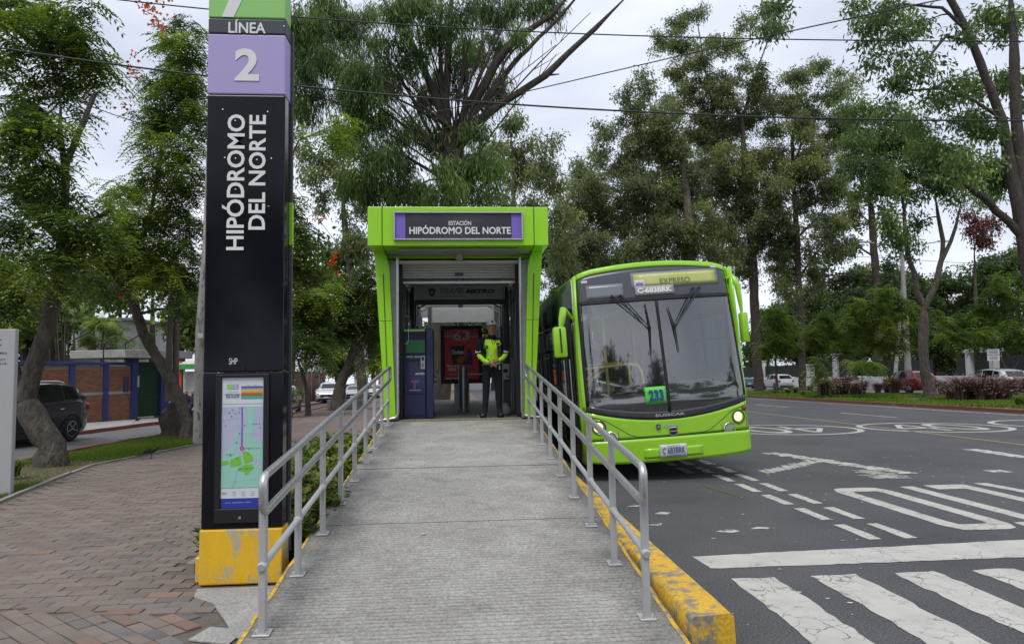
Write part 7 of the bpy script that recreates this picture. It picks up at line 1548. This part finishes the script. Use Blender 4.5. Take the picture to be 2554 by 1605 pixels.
for k, (px, col) in enumerate(((464, (.015, .015, .02)), (481, (.02, .02, .03)))):
    p0 = G(px, 1052); yb = fo[1]-.9; v = PD(px, 1000, yb); z0 = gz(yb)
    N2 = [(0, 0, .52, .15, .13), (0, .02, .75, .15, .11), (0, .03, .95, .16, .10), (0, .02, 1.05, .06), (0, 0, 1.15, .085, .10), (0, 0, 1.22, .07, .08), (-.10, -.30, .52, .08), (-.10, -.34, .28, .055), (-.10, -.36, .06, .045), (-.10, -.46, .04, .04), (.10, -.30, .52, .08), (.10, -.34, .28, .055), (.10, -.36, .06, .045), (.10, -.46, .04, .04), (-.2, .02, .96, .06), (-.22, -.08, .74, .045), (-.12, -.26, .66, .035), (.2, .02, .96, .06), (.22, -.08, .74, .045), (.12, -.26, .66, .035)]
    me = skin_mesh(N2, [(0, 1), (1, 2), (2, 3), (3, 4), (4, 5), (0, 6), (6, 7), (7, 8), (8, 9), (0, 10), (10, 11), (11, 12), (12, 13), (2, 14), (14, 15), (15, 16), (2, 17), (17, 18), (18, 19)], 1)
    M_cl = mat('dark_clothes', col, .85); me.materials.append(M_cl); me.materials.append(M_skin)
    me.polygons.foreach_set('material_index', [1 if 1.08 < p.center.z < 1.17 and p.center.y < .02 else 0 for p in me.polygons]); me.polygons.foreach_set('use_smooth', [True]*len(me.polygons))
    o = bpy.data.objects.new('person', me); COL.objects.link(o); o.location = (v[0], yb, z0); o.rotation_euler = (0, 0, .5-k); tag(o, 'person in dark clothes seated at the food cart, '+('nearer the orange post' if k == 0 else 'right beside the weathered pole'), 'person')
    b = MB(); b.box((0, .02, .22), (.34, .34, .44), bev=.02); q_ = b.build('stool', M_dgrey); q_.location = (v[0], yb, z0); tag(q_, 'dark stool under the person '+('nearer the orange post' if k == 0 else 'beside the weathered pole'), 'stool')
# brown wall further down the side street
bo6 = (-11.6, 40, gz(40)); bw_ = empty('brown_wall', bo6, 'brown panelled wall with pale joints and wire coils on top, right of the pylon', 'wall')
for k in range(9):
    y = 36+k*3.0; b = MB(bo6); z0 = gz(y+1.5)-.1; b.box((-11.75, y+1.5, z0+1.22), (.14, 2.86, 2.45), bev=.01); b.build('panel', mat('brown_panel', (.13, .06, .04), .85, var=(.18, .09, .06), vscale=2, coord='World', bump=.4) if k == 0 else MATS['brown_panel'], bw_)
    b = MB(bo6); b.box((-11.72, y, z0+1.25), (.2, .12, 2.55), bev=.01); b.build('joint_post', M_conc2, bw_)
    b = MB(bo6); P = [(-11.72+.22*math.cos(t*.9), y+t*.06, z0+2.72+.22*math.sin(t*.9)) for t in range(50)]; b.tube(P, .010, 3, False); b.build('wire_coil', M_gal, bw_)
b = MB((-11.5, 68, gz(68))); b.box((-11.5, 72, gz(68)+.55), (.2, 14, 1.3), bev=.02); o = b.build('low_wall', MATS['brown_panel']); o.location = (-11.5, 68, gz(68)); tag(o, 'low brown wall beside the white SUV on the side street', 'wall')
kv = PD(896, 975, 64); ko = (kv[0], 64, gz(64)); kk = empty('kiosk', ko, 'small white gabled guard house beside the utility pole on the side street', 'kiosk')
b = MB(ko); b.box((kv[0], 65, gz(64)+1.0), (1.0, 1.2, 2.2), bev=.02); b.build('wall', M_whitep, kk)
b = MB(ko); b.prism([(kv[0]-.65, gz(64)+2.05), (kv[0]+.65, gz(64)+2.05), (kv[0], gz(64)+2.75)], (0, 65.8, 0), (1, 0, 0), (0, 0, 1), 1.6); b.build('roof', M_whitep, kk)
b = MB(ko); b.box((kv[0]+.1, 64.36, gz(64)+1.2), (.45, .08, 1.2)); b.build('window', M_glassd, kk)
# planter ring of the leaning street tree
pv = G(855, 1021); po = tuple(pv); pp = empty('stone_planter', po, 'round mossy stone planter ring around the leaning street tree', 'planter'); b = MB(po)
for k in range(16):
    a = k*math.pi/8; b = MB(po); c = (pv[0]+.95*math.cos(a)*1.0, pv[1]+1.1+.95*math.sin(a), gz(pv[1])+.25); b.box(c, (.14, .37, .5), a, bev=.02); b.build('stone', M_curb, pp)
# weathered pole, its pipe, other poles
def pole(name, label, pts, m, cat='utility pole', grp=None, extra=None, y=None):
    o0 = (pts[0][0], pts[0][1], pts[0][2]); e = empty(name, o0, label, cat, grp); b = MB(o0); b.tube([p[:3] for p in pts], [p[3] for p in pts], 14); b.build('shaft', m, e, smooth=60); return e, o0
g = G(495, 1104); a = PD(517, 600, g[1]); pe, po_ = pole('utility_pole', 'weathered concrete pole with peeling white paint standing against the left edge of the pylon', [(g[0], g[1], g[2], .135), (*PD(500, 830, g[1]), .125), (*a, .11), (*PD(545, -150, g[1]), .09)], M_wood)
b = MB(po_); v = PD(504, 838, g[1]); b.box((v[0], g[1]-.12, v[2]), (.13, .03, .13), bev=.01); b.build('notice', M_whitep, pe)
b = MB(po_); b.tube([PD(522, 700, g[1]-.1), PD(545, -100, g[1]-.1)], .04, 8); b.build('conduit', M_blk, pe)
g = G(760, 1006); pole('utility_pole', 'short peeling white pole beside the slim trunk in front of the brown wall', [(g[0], g[1], g[2], .16), (*PD(762, 910, g[1]), .14), (*PD(764, 700, g[1]), .12)], M_wood)
g = G(914, 990); pe, po_ = pole('utility_pole', 'grey concrete utility pole between the leaning tree and the station pillar', [(g[0], g[1], g[2], .19), (*PD(913, 860, g[1]), .17), (*PD(911, 640, g[1]), .14)], M_pole)
b = MB(po_); v = PD(905, 685, g[1]); b.box((v[0], g[1], v[2]), (3.0, .1, .1)); b.build('crossarm', M_bark, pe)
# granite stele
g = G(29, 1229); g[0] -= .02; w1 = PD(24, 820, g[1]); so_ = (g[0]-.55, g[1], g[2]); se = empty('granite_slab', so_, 'upright speckled grey granite slab with small engraved text at the far left edge', 'monument')
b = MB(so_); b.box((g[0]-.55, g[1]+.045, (w1[2]+g[2])/2-.05), (1.10, .09, w1[2]-g[2]+.1), bev=.012); b.build('slab', M_granite, se)
def st2(s, x0, y0, x1, y1): a, c = PD(x0, y1, g[1]), PD(x1, y0, g[1]); text(s, c[0]-a[0], c[2]-a[2], ((a[0]+c[0])/2-so_[0], -.003, (a[2]+c[2])/2-so_[2]), (1, 0, 0), (0, 0, 1), M_dkgrey, se, 'engraved_text', .01, 0)
st2('CC', -18, 845, 4, 862); st2('GUATEMALA', -22, 877, 18, 883); st2('EST', -4, 894, 14, 899); st2('2018', -8, 904, 16, 909)
# tree stump with pale twin trunks
g = G(428, 1086); so2 = tuple(g); te = empty('tree_stump', so2, 'dark root mass with two pale bare trunks between the leaning tree and the gate', 'tree')
b = MB(so2); b.lathe([(.42, 0), (.37, .2), (.39, .5), (.33, .75), (.24, .9), (.12, 1.0)], (g[0], g[1]+.2, g[2]-.05), 14)
rt = random.Random(3); b.v = [(v[0]+rt.uniform(-.09, .09), v[1]+rt.uniform(-.09, .09), v[2]+rt.uniform(-.05, .05)) for v in b.v]; b.build('root_mass', M_barkd, te, smooth=60)
b = MB(so2); b.tube([PD(423, 1000, g[1]+.2), PD(420, 930, g[1]+.2), PD(424, 800, g[1]+.2), PD(432, 700, g[1])], [.13, .10, .09, .06], 8); b.build('trunk', M_barkp, te, smooth=60); b = MB(so2); b.tube([PD(435, 1000, g[1]+.3), PD(438, 930, g[1]+.3), PD(440, 810, g[1]+.3), PD(450, 700, g[1])], [.12, .10, .09, .06], 8); b.build('trunk', M_barkp, te, smooth=60)

# birds
def bird(px, py, s, label, rz):
    g = G(px, py); N3 = [(0, 0, .12, .034, .036), (.05, 0, .135, .032, .034), (.085, 0, .165, .020), (.105, 0, .185, .021), (.122, 0, .186, .010), (-.05, 0, .10, .024, .022), (-.10, 0, .085, .012, .014), (-.20, 0, .055, .013, .006), (-.24, 0, .045, .010, .004), (.135, 0, .184, .0035), (.150, 0, .181, .0015)]
    me = skin_mesh(N3, [(0, 1), (1, 2), (2, 3), (3, 4), (0, 5), (5, 6), (6, 7), (7, 8), (4, 9), (9, 10)], 2); me.materials.append(mat('grackle_feathers', (.014, .012, .011), .45)); me.polygons.foreach_set('use_smooth', [True]*len(me.polygons))
    e = empty('bird', tuple(g), label, 'bird', rot=(0, 0, rz)); e.scale = (s, s, s); o = bpy.data.objects.new('body', me); COL.objects.link(o); o.parent = e
    for sy in (-1, 1):
        b = MB(); b.grid(lambda a, t: (-.11+.17*a, sy*(.030+.008*math.sin(math.pi*a)), .10+.05*a+(t-.5)*.05*(.3+math.sin(math.pi*min(1, a+.1)))), 6, 3); w_ = b.build('wing', MATS['grackle_feathers'], e, smooth='all')
        b = MB(); b.tube([(.0, sy*.014, .10), (.012, sy*.016, .05), (.0, sy*.016, .004)], .0035, 5)
        for a in (-.5, 0, .5, 3.14): b.tube([(0, sy*.016, .004), (.022*math.cos(a), sy*.016+.022*math.sin(a), .002)], .002, 4)
        b.build('leg', M_blk, e)
bird(376, 1143, 1.25, 'dark long tailed bird standing on the brick path near the grass edge', .25)
bird(345, 1054, 1.1, 'small dark bird on the kerb of the side street in front of the gate', 1.2)

# ================================================================ RIGHT: LAMP POLE, WALL, GATEWAY, SIGN, HOUSE
g = G(2268, 978); ly = g[1]; pe, po_ = pole('street_lamp', 'tall tapered concrete lamp pole with two curved arms on the median', [(g[0], ly, g[2], .26), (*PD(2258, 800, ly), .20), (*PD(2250, 640, ly), .14), (*PD(2247, 612, ly), .12)], M_pole, 'street lamp')
for s, hx_, hy_ in ((-1, 2158, 603), (1, 2352, 601)):
    b = MB(po_); b.tube([PD(2248, 622, ly), PD(2248+s*30, 612, ly), PD(hx_-s*8, hy_+1, ly)], [.06, .05, .045], 8); ar = b.build('arm', M_gal, pe, smooth=60)
    v = PD(hx_, hy_, ly); b = MB(po_); b.box(v, (.85, .30, .14), bev=.05); b.build('lamp_head', M_whitep, ar)
b = MB(po_); v = PD(2259, 800, ly); b.box((v[0], ly-.22, v[2]), (.25, .1, .7), bev=.02); b.build('yellow_notice', mat('yellow_notice', (.5, .38, .03), .5), pe)
g2 = G(2258, 976); pole('utility_pole', 'darker thin pole with wires standing directly left of the lamp pole', [(g2[0], g2[1]+1.5, g2[2], .16), (*PD(2252, 700, g2[1]+1.5), .12)], M_wood)
XW = 41.5
fw = empty('boundary_wall', (XW, 40, gz(40)), 'long white based boundary wall topped with black screen panels behind the parked cars', 'wall'); fo_ = (XW, 40, gz(40))
y = 36.0
while y < 120:
    z0 = gz(y+1.5); skip = 57.5 < y+1.5 < 62
    b = MB(fo_); b.box((XW+.15, y+1.5, z0+.60), (.3, 2.98, 1.2), bev=.02); b.build('base_panel', M_whitep, fw)
    if y < 70 and not (55.5 < y+1.5 < 61.5) and not (y > 61): b = MB(fo_); b.box((XW+.15, y+1.5, z0+1.95), (.08, 2.94, 1.45), bev=.01); b.build('screen_panel', M_blk, fw)
    elif y >= 61: b = MB(fo_); b.box((XW+.15, y+1.5, z0+2.0), (.10, 2.9, 1.5)); b.build('screen_panel', mat('dark_green_screen', (.012, .022, .014), .8) if 'dark_green_screen' not in MATS else MATS['dark_green_screen'], fw)
    y += 3.0
def pxy(px, x=XW): d = ray(px, 900); t = x/d[0]; return t
y0, y1 = pxy(2483), pxy(2423); gw = empty('gateway', (XW-.1, (y0+y1)/2, gz(y0)), 'white plastered gateway with a flat lintel and dark door behind the purple grass', 'gateway'); go_ = (XW-.1, (y0+y1)/2, gz(y0))
for yy in (y0, y1): b = MB(go_); b.box((XW, yy, gz(y0)+1.5), (.7, .55, 3.3), bev=.03); b.build('pillar', M_whitep, gw)
b = MB(go_); b.box((XW, (y0+y1)/2, gz(y0)+3.2), (.8, y1-y0+.9, .35), bev=.03); b.build('lintel', M_whitep, gw); b = MB(go_); b.box((XW+.1, (y0+y1)/2, gz(y0)+1.5), (.1, y1-y0-.5, 3.1)); b.build('door', M_blk, gw)
for k, (pa, pb_) in enumerate(((2086, 2098), (2016, 2031), (1898, 1906))):
    yy = pxy((pa+pb_)/2); hh = (3.6, 2.6, 3.4)[k]; b = MB((XW-.1, yy, gz(yy))); b.box((XW-.1, yy, gz(yy)+hh/2), (.8, 1.0, hh), bev=.04); b.box((XW-.1, yy, gz(yy)+hh+.06), (1.0, 1.2, .14), bev=.03); o = b.build('wall_pillar', M_whitep); o.location = (XW-.1, yy, gz(yy)); tag(o, ('white wall pillar left of the dark gate, tallest of the three', 'white capped wall pillar with a small niche left of the tall pillar', 'thin white pillar just right of the widest trunk')[k], 'pillar')
ya, yb2 = pxy(2139), pxy(2098); b = MB((XW-.2, ya, gz(ya))); b.box((XW-.2, (ya+yb2)/2, gz(ya)+1.7), (.15, yb2-ya, 3.4), bev=.02); o = b.build('dark_gate', M_blk); o.location = (XW-.2, ya, gz(ya)); tag(o, 'plain black garage gate right of the tallest white wall pillar', 'gate')
v = G(2480, 975); sy = 43.0; a, c = PD(2461, 899, sy), PD(2490, 870, sy); sg2 = empty('street_sign', ((a[0]+c[0])/2, sy, gz(sy)), 'white two panel street sign on a post near the right edge', 'sign'); so3 = ((a[0]+c[0])/2, sy, gz(sy))
b = MB(so3); b.cyl(so3, ((a[0]+c[0])/2, sy, c[2]), .05, 10); b.build('post', M_gal, sg2)
for z0, z1 in ((a[2], (a[2]+c[2])/2-.02), ((a[2]+c[2])/2+.02, c[2])):
    b = MB(so3); b.box(((a[0]+c[0])/2, sy-.06, (z0+z1)/2), (c[0]-a[0], .03, z1-z0), bev=.005); pn = b.build('sign_panel', M_whitep, sg2)
    for k in range(3): b = MB(so3); b.box(((a[0]+c[0])/2, sy-.079, z0+(z1-z0)*(.25+.25*k)), ((c[0]-a[0])*.7, .006, .03)); b.build('sign_line', M_dkgrey, pn)
hy = 96; A, B = PD(2340, 905, hy), PD(2420, 838, hy); ho = ((A[0]+B[0])/2, hy+4, gz(hy)); hs = empty('house', ho, 'cream house with a pinkish tiled roof half hidden by trees right of the forked trunk', 'house')
b = MB(ho); b.box(((A[0]+B[0])/2, hy+4, (gz(hy)+B[2])/2), (B[0]-A[0], 8, B[2]-gz(hy))); b.build('wall', mat('cream_plaster', (.45, .43, .34), .8), hs)
b = MB(ho); t_ = PD(2380, 805, hy); b.prism([(A[0]-.6, B[2]), (B[0]+.6, B[2]), ((A[0]+B[0])/2, t_[2])], (0, hy+8.5, 0), (1, 0, 0), (0, 0, 1), 9); b.build('roof', mat('pink_roof', (.40, .20, .16), .8), hs)
for px in (2350, 2385, 2412): v = PD(px, 866, hy); b = MB(ho); b.box((v[0], hy-.03, v[2]), (.8, .1, 1.2), bev=.02); b.build('window', M_glassd, hs)

# ================================================================ OVERHEAD CABLES
def cable(pts, r_, label):
    P = [PD(*p) for p in pts]; Q = []
    xs = np.array(P); t = np.linspace(0, len(P)-1, 6*(len(P)-1)+1)
    # smooth (quadratic fit in x per axis keeps the sag)
    X = xs[:, 0]; k = min(3, len(P)-1); fy = np.polyfit(X, xs[:, 1], 1 if len(P) < 4 else 2); fz = np.polyfit(X, xs[:, 2], k)
    for x in np.linspace(X[0], X[-1], 40): Q.append((x, np.polyval(fy, x), np.polyval(fz, x)))
    off = Q[0]; b = MB(off); b.tube(Q, r_, 6, True); o = b.build('overhead_cable', M_cable); o.location = off; tag(o, label, 'cable', 'overhead cables'); return o
cable([(-200, 88, 9), (0, 119, 9), (509, 189, 9), (730, 212, 9), (1273, 262, 9), (1803, 287, 9), (2554, 301, 9), (2800, 300, 9)], .0115, 'thickest cable crossing the whole photo just above the station roof tree limbs')
cable([(100, -24, 10), (300, 0, 10), (509, 23, 10), (732, 42, 10), (1347, 80, 10), (1803, 95, 10), (2554, 104, 10), (2800, 103, 10)], .009, 'upper cable crossing near the top of the photo')
cable([(660, 358, 24), (955, 302, 20), (1326, 228, 17), (1676, 148, 14.5), (2050, 62, 12.5), (2400, -15, 11)], .012, 'cable rising from behind the pylon to the upper right corner')
cable([(20, 160, 30), (180, 245, 30), (350, 308, 30), (500, 350, 30)], .02, 'thin dark cable among the leaves left of the pylon')
cable([(700, 345, 18), (745, 360, 18), (790, 372, 18)], .007, 'short thin wire just right of the lilac number panel')
cable([(725, 450, 30), (790, 540, 30), (850, 620, 30)], .012, 'thin wire sloping down between the pylon and the station roof')
cable([(1950, 655, 60), (2120, 640, 60), (2400, 655, 60), (2554, 650, 60)], .02, 'faint far wire behind the lamp pole arms')
bpy.context.view_layer.update()
